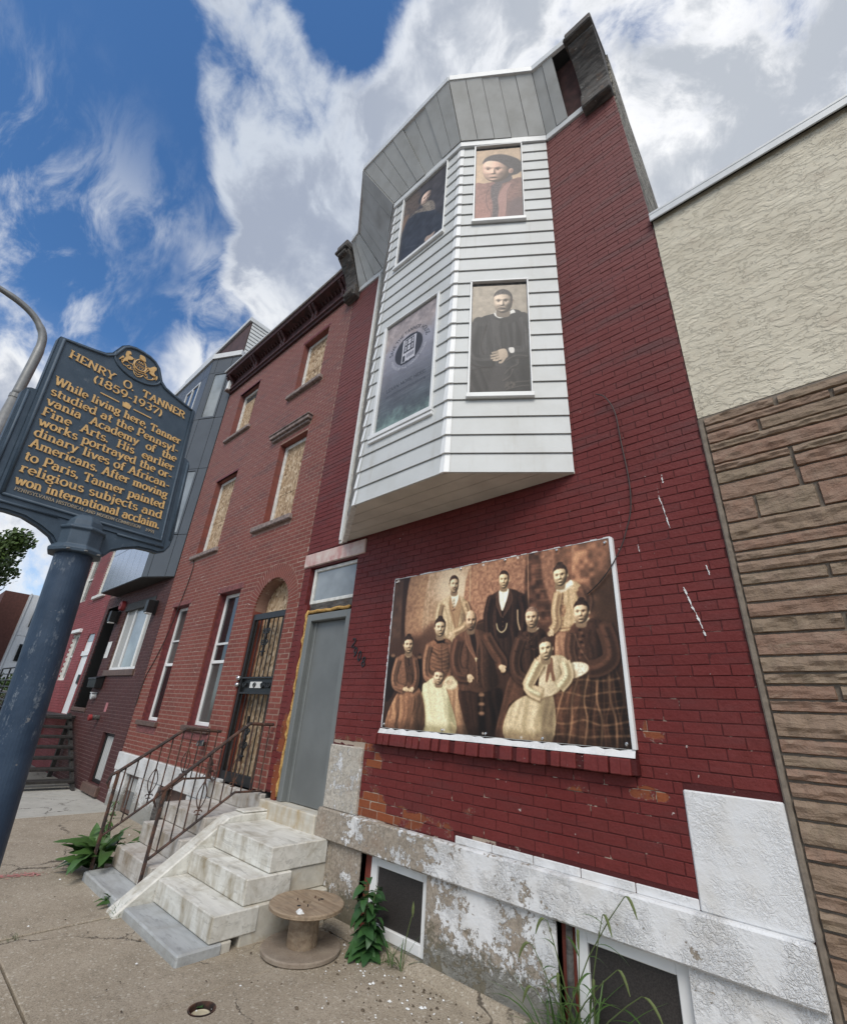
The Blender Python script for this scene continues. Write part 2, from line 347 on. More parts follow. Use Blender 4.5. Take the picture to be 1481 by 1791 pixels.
def oldwood(b):
    n = b.noise(1., 7, .65, b.scale(b.pos(), (5., 22., 22.))); m2 = b.noise(9., 6, .65)
    c = b.mix(b.mr(n, .35, .65), (.045, .04, .037), (.13, .12, .11)); c = b.mix(b.mr(m2, .5, .72, 0., .8), c, (.12, .075, .05)); c = b.mix(b.mr(b.noise(18., 4, .7), .62, .7), c, (.30, .29, .27))
    return {'col': c, 'rough': .85, 'nrm': b.bump(b.m('ADD', n, m2), .7, .012)}
mat('oldwood', oldwood)
plain('cornice6', (.055, .016, .015), .6, var=.45, scale=12, bumpy=.3); plain('brown_paint', (.115, .068, .052), .55, var=.25, scale=14, bumpy=.2)
plain('sill6', (.24, .185, .165), .75, var=.4, scale=16, bumpy=.4); plain('dark_red', (.075, .032, .028), .8, var=.35)
def partywall(b):
    n = b.noise(1., 8, .7, b.scale(b.pos(), (6., 3., 9.)), .5); v = b.vor(9., 'DISTANCE_TO_EDGE')
    c = b.mix(b.mr(n, .35, .65), (.12, .105, .085), (.43, .40, .34)); return {'col': c, 'rough': .9, 'nrm': b.bump(b.m('ADD', n, b.mr(v, 0., .1)), 1., .04)}
mat('partywall', partywall)
def osb(b):
    o = b.n('Mapping'); b.L.new(b.pos(), o.inputs[0]); o.inputs['Scale'].default_value = (34., 34., 20.); o.inputs['Rotation'].default_value = (0, .5, 0)
    w1 = b.noise(2.5, 3, .5, out='Color'); ve = b.n('VectorMath', operation='MULTIPLY_ADD'); b.L.new(w1, ve.inputs[0]); ve.inputs[1].default_value = (5., 5., 5.); b.L.new(o.outputs[0], ve.inputs[2])
    r = b.sep(b.vor(1., 'F1', ve.outputs[0], out='Color')); g = b.noise(1., 4, .6, b.scale(b.pos(), (90., 90., 14.)))
    c = b.mix(r[0], (.30, .19, .10), (.56, .41, .26)); c = b.mix(b.mr(r[1], .72, .95), c, (.66, .52, .36)); c = b.mix(b.mr(r[2], .82, .95), c, (.17, .10, .05)); c = b.mix(b.mr(g, .5, .75, 0., .4), c, (.22, .13, .07))
    return {'col': c, 'rough': .7, 'nrm': b.bump(r[0], .3, .004)}
mat('osb', osb)
plain('iron', (.012, .012, .013), .42, var=.3, scale=20, bumpy=.15)
def rusty(b):
    n = b.noise(11., 6, .65); c = b.mix(b.mr(n, .42, .62), (.032, .022, .02), (.105, .048, .03)); c = b.mix(b.mr(b.noise(45., 3), .66, .72), c, (.32, .24, .19)); return {'col': c, 'rough': .7, 'nrm': b.bump(n, .4, .004)}
mat('rust_iron', rusty)
plain('door_grey', (.15, .158, .155), .45, var=.10, scale=2.5, bumpy=.05); plain('frame_grey', (.165, .175, .172), .5, var=.08, scale=3)
def foam(b):
    n = b.noise(38., 5, .6); c = b.mix(b.mr(n, .35, .65), (.40, .22, .06), (.62, .38, .12)); return {'col': c, 'rough': .8, 'nrm': b.bump(n, 1., .02)}
mat('foam', foam)
def glass(name, tint, rough=.06):
    def f(b):
        n = b.noise(1.5, 4); return {'col': b.mix(b.mr(n, .35, .7), tint, tuple(q * .6 for q in tint)), 'rough': rough, 'spec': .9, 'nrm': b.bump(b.noise(1.2, 2), .06, .02)}
    return mat(name, f)
glass('glass_dark', (.018, .02, .022)); glass('glass_room', (.10, .105, .10)); glass('glass_pale', (.30, .33, .34), .12); glass('glass_dusty', (.19, .20, .20), .25)
plain('screen_mesh', (.034, .029, .027), .6, var=.4, scale=120)
def curtain(b):
    x, y, z = b.sep(b.pos()); wv = b.m('SINE', b.m('ADD', b.m('MULTIPLY', x, 70.), b.m('MULTIPLY', b.noise(2.), 9.))); return {'col': b.mix(b.mr(wv, -1., 1.), (.36, .36, .345), (.46, .46, .44)), 'rough': .9, 'nrm': b.bump(wv, .3, .02)}
mat('curtain', curtain)

def navy(b):
    n = b.noise(16., 6, .65); fl = b.m('MULTIPLY', b.mr(b.noise(40., 6, .75), .60, .68), b.mr(b.noise(3.2, 4, .6), .44, .62))
    c = b.mix(b.mr(n, .3, .7), (.045, .072, .104), (.064, .095, .132)); c = b.mix(b.m('MULTIPLY', fl, .55), c, (.22, .25, .28)); return {'col': c, 'rough': .55, 'nrm': b.bump(b.noise(180., 3, .6), .22, .002), 'spec': .45}
mat('navy', navy)
def navyp(b):
    n = b.noise(12., 6, .65); v = b.noise(1., 6, .7, b.scale(b.pos(), (34., 34., 9.))); fl = b.m('MULTIPLY', b.mr(v, .54, .64), b.mr(b.noise(4.5, 5, .65), .40, .56))
    sc = b.m('MULTIPLY', b.mr(b.noise(24., 3, .5), .70, .73), .8)
    c = b.mix(b.mr(n, .3, .7), (.018, .038, .072), (.032, .058, .10)); c = b.mix(b.m('MULTIPLY', b.m('MULTIPLY', fl, b.mr(b.noise(70., 4, .7), .42, .58)), .55), c, (.24, .27, .30)); c = b.mix(sc, c, (.2, .2, .2)); return {'col': c, 'rough': .5, 'nrm': b.bump(b.m('ADD', b.noise(60., 4, .65), v), .3, .003), 'spec': .45}
mat('navy_pole', navyp)
plain('gold', (.72, .46, .19), .5, var=.12, scale=60); plain('gold_dull', (.40, .33, .24), .6, var=.15)
plain('galv', (.24, .24, .235), .45, var=.1, scale=20, metal=.3)
def reelwood(b):
    n = b.noise(1., 7, .62, b.scale(b.pos(), (3., 26., 26.)), .9); m2 = b.noise(11., 6, .65)
    c = b.mix(b.mr(n, .35, .65), (.24, .17, .11), (.36, .275, .19)); c = b.mix(b.mr(m2, .5, .75, 0., .7), c, (.17, .13, .095)); return {'col': c, 'rough': .8, 'nrm': b.bump(n, .5, .005)}
mat('reelwood', reelwood)
def rdust(b):
    m2 = b.noise(9., 6, .65); g = b.noise(120., 3); c = b.mix(b.mr(m2, .35, .7), (.24, .19, .145), (.31, .255, .20)); c = b.mix(b.mr(g, .6, .7), c, (.12, .09, .07)); return {'col': c, 'rough': .9, 'nrm': b.bump(g, .5, .004)}
mat('reeldust', rdust)
def leafm(name, a, c2):
    def f(b):
        r = b.n('ObjectInfo').outputs['Random']; n = b.noise(22., 4); c = b.mix(b.m('ADD', b.m('MULTIPLY', r, .6), b.m('MULTIPLY', n, .4)), a, c2); return {'col': c, 'rough': .45, 'nrm': b.bump(b.noise(70., 3), .3, .003), 'spec': .4}
    return mat(name, f)
leafm('leaf', (.022, .065, .022), (.052, .125, .035)); leafm('leaf_dock', (.040, .095, .026), (.085, .165, .042)); leafm('leaf_grass', (.035, .085, .018), (.085, .15, .035)); leafm('leaf_tree', (.04, .075, .018), (.09, .135, .035))
plain('stem', (.09, .12, .04), .6); plain('seedhead', (.12, .15, .05), .8); plain('bark', (.10, .075, .055), .9, bumpy=.6)
def stucco(b):
    x, y, z = b.sep(b.pos()); n = b.noise(2.2, 5); ve = b.n('VectorMath', operation='MULTIPLY_ADD'); b.L.new(b.noise(5., 5, .6, out='Color'), ve.inputs[0]); ve.inputs[1].default_value = (.16, .0, .13); b.L.new(b.scale(b.pos(), (1., 1., 2.2)), ve.inputs[2])
    e = b.noise(10., 4, .55, ve.outputs[0]); rid = b.m('ABSOLUTE', b.m('SUBTRACT', e, .5)); line = b.mr(rid, .016, .0); gate = b.mr(b.noise(6.5, 4), .42, .58); ln = b.m('MULTIPLY', line, gate)
    e2 = b.noise(17., 3, .5, ve.outputs[0]); ln2 = b.m('MULTIPLY', b.mr(b.m('ABSOLUTE', b.m('SUBTRACT', e2, .52)), .014, .0), b.mr(b.noise(4.5, 3), .5, .62)); ln = b.m('MAXIMUM', ln, b.m('MULTIPLY', ln2, .7))
    gr = b.noise(90., 4, .7); c = b.mix(b.mr(n, .35, .68), (.60, .54, .425), (.68, .62, .495)); c = b.mix(b.m('MULTIPLY', ln, .2), c, (.28, .24, .18)); c = b.mix(b.mr(b.noise(5., 5), .55, .75, 0., .35), c, (.47, .385, .30))
    h = b.m('ADD', b.m('ADD', b.m('MULTIPLY', ln, -1.0), b.m('MULTIPLY', b.mr(e, .42, .58), 1.1)), b.m('MULTIPLY', gr, .45)); return {'col': c, 'rough': .88, 'nrm': b.bump(h, .75, .0075), 'spec': .25}
mat('stucco', stucco)
def stone(b):
    r = b.n('ObjectInfo').outputs['Random']; n = b.noise(7., 7, .65); g = b.noise(50., 5, .65); ly = b.noise(1., 6, .6, b.scale(b.pos(), (8., 10., 20.)), .9)
    c = b.mix(b.mr(r, .15, .85), (.26, .158, .112), (.25, .19, .132)); c = b.mix(b.mr(n, .4, .7, 0., .8), c, (.285, .20, .148)); c = b.mix(b.mr(ly, .55, .7, 0., .5), c, (.35, .27, .195)); c = b.mix(b.mr(g, .6, .75, 0., .5), c, (.15, .105, .08))
    return {'col': c, 'rough': .8, 'nrm': b.bump(b.m('ADD', b.m('MULTIPLY', ly, 1.2), b.m('MULTIPLY', g, .5)), .8, .016), 'spec': .3}
mat('stone', stone); plain('stone_joint', (.20, .165, .13), .9, var=.15, scale=30, bumpy=.5)
plain('metal_grey', (.10, .11, .12), .38, metal=.35, var=.06, scale=2); plain('metal_sky_pale', (.46, .48, .52), .22, metal=.75, var=.04, scale=2); plain('brown_siding', (.085, .045, .042), .7, var=.2, scale=4)
plain('white_siding', (.62, .63, .62), .55, var=.05); plain('brown_far', (.115, .045, .036), .8, var=.15); plain('white_far', (.68, .70, .72), .5, var=.04); plain('black_wood', (.028, .025, .022), .65, var=.4, scale=15, bumpy=.2)
plain('plastic_black', (.010, .010, .010), .4); plain('plastic_white', (.66, .65, .62), .5); plain('red_plastic', (.28, .03, .03), .5); plain('pink_paper', (.42, .16, .17), .7); plain('chrome', (.6, .6, .6), .25, metal=.9); plain('litter_white', (.75, .75, .73), .7); plain('cable_black', (.03, .024, .022), .6); plain('pipe_cream', (.52, .46, .32), .6); plain('roofing', (.06, .06, .06), .9)
M = MATS
# ---------------------------------------------------------------- ground
def struct(o): o['kind'] = 'structure'; return o
g = MB(); g.quad((-220, -200, -.16), (200, -200, -.16), (200, 220, -.16), (-220, 220, -.16))
struct(g.build('ground', M['soil']))
struct(B(-120, 60, -13.5, -4.42, -.155, -.13).build('street', M['asphalt']))
struct(B(-120, 60, -17.5, -13.5, -.155, .0).build('far_pavement', M['concrete_pale']))
kb = thing('kerb', None, None); struct(kb)
for i in range(14): B(-24 + i * 2.4, -24 + i * 2.4 + 2.385, -4.42, -4.25, -.155, .004).build('kerb_block', M['kerbstone'], kb, bevel=.012)
sw = thing('sidewalk', None, None); struct(sw)
struct(B(-30, 8, -4.25, .05, -.15, -.04).build('bedding', M['asphalt'], sw))
CAPX, CAPY = -3.435, -1.39
def slab(x0, x1, y0, y1, m_, hole=None):
    j = .009; x0 += j; x1 -= j; y0 += j; y1 -= j; zt = random.uniform(-.006, .004)
    if hole:
        cx, cy, r = hole; mb = MB(); top = []; n = 40
        for k in range(n):
            a = 2 * math.pi * k / n; c, s_ = math.cos(a), math.sin(a)
            t = min(((x1 - cx) / c if c > 1e-6 else (x0 - cx) / c if c < -1e-6 else 1e9), ((y1 - cy) / s_ if s_ > 1e-6 else (y0 - cy) / s_ if s_ < -1e-6 else 1e9))
            top.append(((cx + r * c, cy + r * s_), (cx + t * c, cy + t * s_)))
        vs = [(p[0], p[1], z) for p, _ in top for z in (0, -.09)] + [(q[0], q[1], z) for _, q in top for z in (0, -.1)]
        fs = []
        for k in range(n):
            k2 = (k + 1) % n; fs += [(2 * k, 2 * k2, 2 * n + 2 * k2, 2 * n + 2 * k), (2 * k, 2 * k + 1, 2 * k2 + 1, 2 * k2), (2 * n + 2 * k, 2 * n + 2 * k2, 2 * n + 2 * k2 + 1, 2 * n + 2 * k + 1)]
        for qx, qy in ((x0, y0), (x1, y0), (x1, y1), (x0, y1)):
            best = sorted(range(n), key=lambda k: abs(math.atan2(math.sin(math.atan2(qy - cy, qx - cx) - 2 * math.pi * k / n), math.cos(math.atan2(qy - cy, qx - cx) - 2 * math.pi * k / n))))[:2]
            vs.append((qx, qy, 0)); fs.append((2 * n + 2 * best[0], 2 * n + 2 * best[1], len(vs) - 1))
        mb.add(vs, fs); return mb.build('slab', m_, sw)
    return B(x0, x1, y0, y1, -.1, zt).build('slab', m_, sw, bevel=.006)
XS = [-9.65, -8.21, -6.72, -5.19, -3.595, -2.05, -.5, 1.05, 2.6, 4.2]
for a, b_ in zip(XS, XS[1:]):
    slab(a, b_, -2.17, .03, M['concrete'], (CAPX, CAPY, .082) if a == -3.595 else None)
    slab(a, b_, -4.25, -2.17, M['concrete'])
for k in range(7):
    slab(-9.65 - 1.8 * (k + 1), -9.65 - 1.8 * k, -1.95, .03, M['concrete_pale']); slab(-9.65 - 1.8 * (k + 1), -9.65 - 1.8 * k, -4.25, -1.95, M['concrete_pale'])

# ---------------------------------------------------------------- brickwork
_bm = {}
def brick_mesh(L, H, m_, ch=.0026):
    key = (round(L, 3), round(H, 4), m_.name)
    if key not in _bm:
        a, h = L / 2, H / 2
        mb = MB().add([(-a, .03, -h), (a, .03, -h), (a, .03, h), (-a, .03, h), (-a, ch, -h), (a, ch, -h), (a, ch, h), (-a, ch, h),
                       (-a + ch, 0, -h + ch), (a - ch, 0, -h + ch), (a - ch, 0, h - ch), (-a + ch, 0, h - ch)],
                      [(8, 9, 10, 11)] + [(4 + i, 4 + (i + 1) % 4, 8 + (i + 1) % 4, 8 + i) for i in range(4)] + [(i, (i + 1) % 4, 4 + (i + 1) % 4, 4 + i) for i in range(4)])
        _bm[key] = mb.mesh('brick', m_, fix=False)
    return _bm[key]
def brick_wall(house, x0, xr, z0, z1, holes, bm_, L=.211, jx=.0085, jz=.009, limit=300, jit=.0012, tilt=.006):
    off = wloc(house); rows = int(math.floor((z1 - z0) / CRS + 1e-6)); out = []
    for r in range(rows):
        za, zb = z0 + r * CRS + jz / 2, z0 + (r + 1) * CRS - jz / 2; zc = (za + zb) / 2
        x1 = xr(zc) if callable(xr) else xr
        ro = abs(math.floor((zc - z0) / CRS)) % 2 * .5
        cuts = []
        for h in holes:
            if callable(h):
                t = h(zc)
                if t: cuts.append(t)
            elif h[2] - .01 < zc < h[3] + .01: cuts.append((h[0], h[1]))
        k = math.floor((x0 + 40) / L - 1)
        while True:
            xa = -40 + (k - ro) * L; xb = xa + L; k += 1
            if xa >= x1: break
            segs = [(max(xa + jx / 2, x0), min(xb - jx / 2, x1))]
            for c0, c1 in cuts:
                ns = []
                for s0, s1 in segs:
                    if c1 <= s0 or c0 >= s1: ns.append((s0, s1))
                    else:
                        if c0 > s0: ns.append((s0, c0))
                        if c1 < s1: ns.append((c1, s1))
                segs = ns
            out += [((s0 + s1) / 2, s1 - s0, zc, zb - za) for s0, s1 in segs if s1 - s0 > .018]
    key = []
    for i, (xc, l, zc, h) in enumerate(out):
        dp, vis = px((xc, 0, zc)); dist = (Vector((xc, 0, zc)) - CAM).length
        key.append((0 if vis else 1, dist * dist / (3.4 * l * h) , i))
    key.sort(); rest = MB(); rr = random.Random(5)
    for rank, (v, d_, i) in enumerate(key):
        xc, l, zc, h = out[i]; y = rr.uniform(-jit, jit); me_l = max(.02, round(l / .005) * .005)
        if rank < limit and v == 0:
            link_mesh('brick', brick_mesh(l if l < .05 else me_l, h, bm_), house, (xc - off[0], y - off[1], zc - off[2]), rot=(rr.gauss(0, tilt), rr.gauss(0, tilt * .8), rr.gauss(0, tilt * .6)))
        else:
            me = brick_mesh(l if l < .05 else me_l, h, bm_)
            ta, tb, tc = rr.gauss(0, tilt), rr.gauss(0, tilt * .8), rr.gauss(0, tilt * .6); rest.add([(q.co[0] + xc + tb * q.co[2], q.co[1] + y - ta * q.co[2] + tc * q.co[0], q.co[2] + zc - tb * q.co[0]) for q in me.vertices], [tuple(p.vertices) for p in me.polygons])
    if rest.v: rest.build('brickwork', bm_, house, fix=False, kind='stuff')
def joint_wall(house, x0, xr, z0, z1, holes, m_, y=.006, depth=.12, name='wall'):
    """mortar sheet with real openings and their reveals"""
    rects = [h for h in holes if not callable(h)]
    zs = sorted({z0, z1, *[q for h in rects for q in h[2:] if z0 < q < z1]}); xs = sorted({x0, *[q for h in rects for q in h[:2] if q > x0]}); mb = MB()
    zs = sorted(set(zs) | {z for z in np.arange(math.ceil(z0), z1, 1.)})
    for za, zb in zip(zs, zs[1:]):
        ra, rb = (xr(za), xr(zb)) if callable(xr) else (xr, xr)
        cols = [q for q in xs if q < min(ra, rb) - .002] + [None]
        for xa, xb in zip(cols, cols[1:]):
            xm = (xa + (xb if xb is not None else min(ra, rb))) / 2; zm = (za + zb) / 2
            if any(h[0] < xm < h[1] and h[2] < zm < h[3] for h in rects): continue
            e0, e1 = (xb, xb) if xb is not None else (ra, rb)
            mb.quad((xa, y, za), (e0, y, za), (e1, y, zb), (xa, y, zb))
    return mb.build(name, m_, house, fix=False)
def reveal(house, x0, x1, z0, z1, y1, m_, y0=.0, t=.004, name='reveal', bottom=True):
    mb = MB(); mb.box(x0 - t, x0, y0, y1, z0, z1); mb.box(x1, x1 + t, y0, y1, z0, z1); mb.box(x0 - t, x1 + t, y0, y1, z1, z1 + t)
    if bottom: mb.box(x0 - t, x1 + t, y0, y1, z0 - t, z0)
    return mb.build(name, m_, house)
def frame_mb(x0, x1, z0, z1, y0, y1, w_, mid=None, mull=()):
    mb = MB(); mb.box(x0, x0 + w_, y0, y1, z0, z1); mb.box(x1 - w_, x1, y0, y1, z0, z1); mb.box(x0 + w_, x1 - w_, y0 + .001, y1, z0, z0 + w_); mb.box(x0 + w_, x1 - w_, y0 + .001, y1, z1 - w_, z1)
    if mid: mb.box(x0 + w_, x1 - w_, y0 - .004, y1, mid - .025, mid + .025)
    for q in mull: mb.box(q - .022, q + .022, y0 - .003, y1, z0 + w_, z1 - w_)
    return mb
def window(house, x0, x1, z0, z1, fm, gm, y=.12, w_=.05, mid=None, mull=(), rev=None, rbot=True, panes=None, name='window'):
    if rev: reveal(house, x0, x1, z0, z1, y + .08, rev, bottom=rbot)
    fr = frame_mb(x0 + .002, x1 - .002, z0 + .002, z1 - .002, y, y + .06, w_, mid, mull).build(name, fm, house, bevel=.006)
    if panes is None: panes = [(x0 + w_, x1 - w_, z0 + w_, z1 - w_, gm)]
    for a, b_, c, d, gg in panes: B(a, b_, y + .025, y + .032, c, d).build('pane', gg, fr)
    return fr
def backing(house, x0, x1, z0, z1, y=.30, y1=9., m_='roofing', name='light_block_shell'):  # plain box added behind each facade to block light
    mb = MB(); mb.quad((x0, y1, z0), (x1, y1, z0), (x1, y1, z1), (x0, y1, z1)); mb.quad((x0, .02, z0), (x0, y1, z0), (x0, y1, z1), (x0, .02, z1))
    mb.quad((x1, .02, z0), (x1, .02, z1), (x1, y1, z1), (x1, y1, z0)); mb.quad((x0, .02, z1), (x0, y1, z1), (x1, y1, z1), (x1, .02, z1))
    mb.quad((x0, y, z0), (x1, y, z0), (x1, y, z1), (x0, y, z1))
    return mb.build(name, M[m_], house, fix=False)

# ================================================================ the painted house with the bay (2908)
H8 = thing('painted_brick_house', 'dark red painted brick house with white sided bay and grey steel door', 'house', (-2.9, 0, 0))
def xr8(z): return -.425 if z < 6.0 else -.425 - (z - 6.0) * .036
XL8 = -5.37
DOOR8 = (-5.235, -4.245, .60, 3.49); MUR = (-3.505, -1.158, 1.595, 3.065)
holes8 = [DOOR8, (-5.385, -4.10, 3.495, 3.70), (MUR[0] + .01, MUR[1] - .01, 1.45, MUR[3] - .02), (-3.575, -1.145, 1.45, 1.60), (-4.25, -3.755, .8, 1.405), (-.912, -.3, .8, 1.41),
          (-4.45, -1.5, 3.8, 8.95), (-2.62, -.9, .83, .89)]
joint_wall(H8, XL8, xr8, .83, 9.3, [DOOR8, (-4.4, -1.55, 3.85, 8.9)], M['joint8'], y=.0035)
brick_wall(H8, XL8, xr8, Z8, 8.98, holes8, M['paint8'], jx=.0045, jz=.0055, jit=.0020, tilt=.012)
backing(H8, XL8, -.55, -.1, 7.6)
# party wall and its sloping parapet, seen edge-on above the shop
pw = MB(); X0, X1 = -.86, -.50
pts = [(.01, 5.9), (.01, 9.74), (.30, 9.52), (.62, 9.10), (1.0, 8.85), (1.54, 8.30), (3.2, 8.05), (9., 7.7), (9., 5.9)]
pw.prism(pts, 'x', X0, X1 + .0); pw.build('party_wall', M['partywall'], H8)
# water table, plinth, pier, white patch
B(-4.29, -.428, -.055, .03, .592, .838).build('water_table', M['peel_band'], H8, bevel=.012)
BW1, BW2 = (-3.64, -2.86, .05, .592), (-1.775, -1.015, .0, .592)
pl = MB()
for a, b_, c, d in ((-4.24, BW1[0], -.02, .592), (BW1[1], BW2[0], -.02, .592), (BW2[1], -.43, -.02, .592), (BW1[0], BW1[1], -.02, .055), (BW2[0], BW2[1], -.02, .02)): pl.box(a, b_, -.012, .25, c, d)
pl.build('plinth', M['peel_plinth'], H8)
lg = MB(); lg.prism([(-.012, .0), (-.10, .0), (-.085, .035), (-.012, .06)], 'x', -3.95, -.43); lg.build('base_ledge', M['concrete'], H8)
B(-4.252, -3.757, -.03, .03, .838, 1.402).build('door_pier', M['peel_pier'], H8, bevel=.01)
B(-.912, -.425, -.012, .03, .838, 1.41).build('white_patch', M['peel_white'], H8, bevel=.008)
wc = MB()
for k in range(5): wc.box(-2.60 + k * .338, -2.60 + k * .338 + .332, -.007, .02, .8385, .888)
wc.build('white_course', M['peel_white'], H8, bevel=.004)
# basement windows
for (a, b_, c, d), strip in ((BW1, .09), (BW2, .10)):
    reveal(H8, a, b_, c, d, .22, M['peel_plinth'])
    B(a, a + strip, .05, .20, c, d).build('brick_jamb', M['brick6'], H8, bevel=.01)
    fr = frame_mb(a + strip + .004, b_ - .004, c + .004, d - .006, .035, .085, .075).build('basement_window', M['vinyl'], H8, bevel=.005)
    B(a + strip + .07, b_ - .07, .06, .066, c + .07, d - .07).build('screen', M['screen_mesh'], fr)
MB().tube([(-1.70, .02, .02), (-1.705, .015, .3), (-1.70, .02, .585)], .022, 8).build('old_pipe', M['oldwood'], H8)
# ---- door
reveal(H8, *DOOR8, .30, M['red_trim'])
MB().prism([(-5.235, .76), (-5.155, .76), (-5.165, 2.97), (-5.235, 2.97)], 'y', .0, .09).build('red_jamb', M['paint8'], H8)
rf = random.Random(3); fo = MB(); pf = []
for k in range(34): pf.append((-5.150 + rf.uniform(-.008, .006), .018 + rf.uniform(-.012, .012), .80 + k * .0635))
fo.tube(pf, [rf.uniform(.012, .026) for _ in pf], 7); fo.tube([(-5.13 + k * .09, .03 + rf.uniform(-.01, .01), 2.875 + rf.uniform(-.012, .01)) for k in range(10)], .022, 6)
fo.build('foam_seam', M['foam'], H8, smooth=True)
df = MB(); df.box(-5.125, -5.035, .005, .14, .765, 2.835); df.box(-4.335, -4.25, .005, .14, .765, 2.835); df.box(-5.035, -4.335, .005, .14, 2.745, 2.835)
df.box(-5.035, -4.985, .07, .14, .765, 2.745)
dfo = df.build('door_frame', M['frame_grey'], H8, bevel=.008)
dr = B(-4.985, -4.338, .085, .125, .772, 2.742).build('door', M['door_grey'], H8, bevel=.004)
MB().add([(-4.36, .084, 1.2), (-4.345, .084, 1.2), (-4.345, .084, 1.55), (-4.36, .084, 1.55)], [(0, 1, 2, 3)]).build('lock_edge', M['frame_grey'], dr)
trf = frame_mb(-5.19, -4.25, 2.985, 3.475, .045, .10, .045).build('transom', M['vinyl_old'], H8, bevel=.006)
B(-5.15, -4.29, .07, .076, 3.025, 3.435).build('pane', M['glass_pale'], trf)
B(-5.2, -4.25, .05, .11, 2.885, 2.985).build('rotten_rail', M['oldwood'], H8, bevel=.01)
B(-5.375, -4.112, -.022, .05, 3.503, 3.692).build('lintel', M['lintel_stone'], H8, bevel=.01)
B(-5.335, -4.295, -.075, .3, .575, .765).build('door_sill', M['marble_wall'], H8, bevel=.012)
B(-5.37, -4.24, -.01, .28, -.02, .575).build('sill_wall', M['marble_wall'], H8)
# ---- brick sill under the print
si = thing('brick_sill', None, None); si.parent = H8; si.location = (-2.36 + 2.9, 0, 0)
nb = 33; wsl = (3.575 - 1.145) / nb
sm = MB(); a = wsl / 2 - .0035
sm.hexa([(-a, -.085, 1.452), (a, -.085, 1.452), (a, .02, 1.452), (-a, .02, 1.452)], [(-a, -.075, 1.545), (a, -.075, 1.545), (a, .02, 1.555), (-a, .02, 1.555)])
sme = sm.mesh('sill_brick', M['paint8'], bevel=.006)
for k in range(nb): link_mesh('sill_brick', sme, si, (-3.575 + 2.36 + (k + .5) * wsl, random.uniform(-.004, .004), random.uniform(-.003, .002)), rot=(0, random.uniform(-.02, .02), 0))
B(-3.575, -1.145, -.06, .02, 1.456, 1.54).build('joint', M['joint8'], si)
fl = MB(); xq = np.linspace(-3.53, -1.15, 48); rr_ = random.Random(9)
lo = [(x, -.055, 1.55) for x in xq]; hi = [(x, -.03, 1.592 + rr_.uniform(-.008, .010)) for x in xq]
for i in range(47): fl.quad(lo[i], lo[i + 1], hi[i + 1], hi[i])
fl.build('white_flashing', M['peel_white'], H8, fix=False)
# soldier course over the old shop window
rv = MB()
# ---- bay
BL, FLc, FRc, BR = (-4.56, 0.), (-3.6, -.66), (-2.34, -.66), (-1.40, 0.)
ZB, ZT = 3.738, 8.86; EXP = .2048
bay = MB()
pc = [(BL[0], .02), (BL[0] + .02, .0), (FLc[0] + .004, -.645), (FRc[0] - .004, -.645), (BR[0] - .02, 0.), (BR[0] - .02, .02)]
bay.prism([(p[0], p[1]) for p in pc], 'z', ZB + .03, 9.2); bayo = bay.build('bay', M['siding'], H8)
bayo['label'] = 'white sided three-faced bay over the door'
class Face:
    def __init__(s, a, b_):
        s.a = Vector((*a, 0)); d = Vector((*b_, 0)) - s.a; s.len = d.length; s.d = d.normalized(); s.n = Vector((s.d.y, -s.d.x, 0))
    def p(s, u, out, z): q = s.a + s.d * u + s.n * out; return (q.x, q.y, z)
FACES = {'left': Face(BL, FLc), 'front': Face(FLc, FRc), 'right': Face(FRc, BR)}
WIN = {'front': [(.20, 1.03, 7.33, 8.845), (.195, 1.03, 4.56, 6.20)], 'right': [(.205, .80, 7.275, 8.845), (.205, .80, 4.615, 6.185)], 'left': []}
def plank(F, u0, u1, z0, z1, r0):
    o = lambda z: .019 - .016 * (z - r0) / EXP
    lip = .0
    mb = MB(); A = [F.p(u0, o(z0), z0), F.p(u1, o(z0), z0), F.p(u1, o(z1), z1), F.p(u0, o(z1), z1)]; Bk = [F.p(u0, -.004, z0), F.p(u1, -.004, z0), F.p(u1, -.004, z1), F.p(u0, -.004, z1)]
    mb.hexa(A, Bk); return mb.build('siding_plank', M['siding'], bayo, fix=True)
for nm, F in FACES.items():
    for k in range(26):
        r0 = ZB + k * EXP; r1 = min(r0 + EXP - .006, ZT + .2)
        if r0 > ZT + .12: continue
        zcut = sorted({r0, r1, *[z for w_ in WIN[nm] for z in w_[2:] if r0 + .015 < z < r1 - .015]})
        for za, zb in zip(zcut, zcut[1:]):
            segs = [(.012, F.len - .012)]
            for w_ in WIN[nm]:
                if w_[2] - .001 < (za + zb) / 2 < w_[3] + .001: segs = [(.012, w_[0] - .01), (w_[1] + .01, F.len - .012)]
            for s0, s1 in segs: plank(F, s0, s1, za, zb, r0)
def corner_cap(Fa, Fb, r0):
    o0, o1, w_ = .030, .010, .042; z1 = r0 + EXP - .008
    mb = MB(); ca = lambda o, z: tuple((Vector(Fa.p(Fa.len, 0, z)) + (Fa.n + Fb.n).normalized() * o / max(.5, (Fa.n + Fb.n).length / 2)))
    lo = [Fa.p(Fa.len - w_, o0, r0 - .004), ca(o0, r0 - .004), Fb.p(w_, o0, r0 - .004)]; hi = [Fa.p(Fa.len - w_, o1, z1), ca(o1, z1), Fb.p(w_, o1, z1)]
    ilo = [Fa.p(Fa.len - w_, 0, r0 - .004), Fb.p(w_, 0, r0 - .004)]
    mb.add(lo + hi + ilo, [(0, 1, 4, 3), (1, 2, 5, 4), (0, 6, 7, 2, 1)]); return mb.build('corner_cap', M['vinyl'], bayo, fix=False)
for k in range(26):
    r0 = ZB + k * EXP
    if r0 < ZT: corner_cap(FACES['front'], FACES['right'], r0); corner_cap(FACES['left'], FACES['front'], r0)
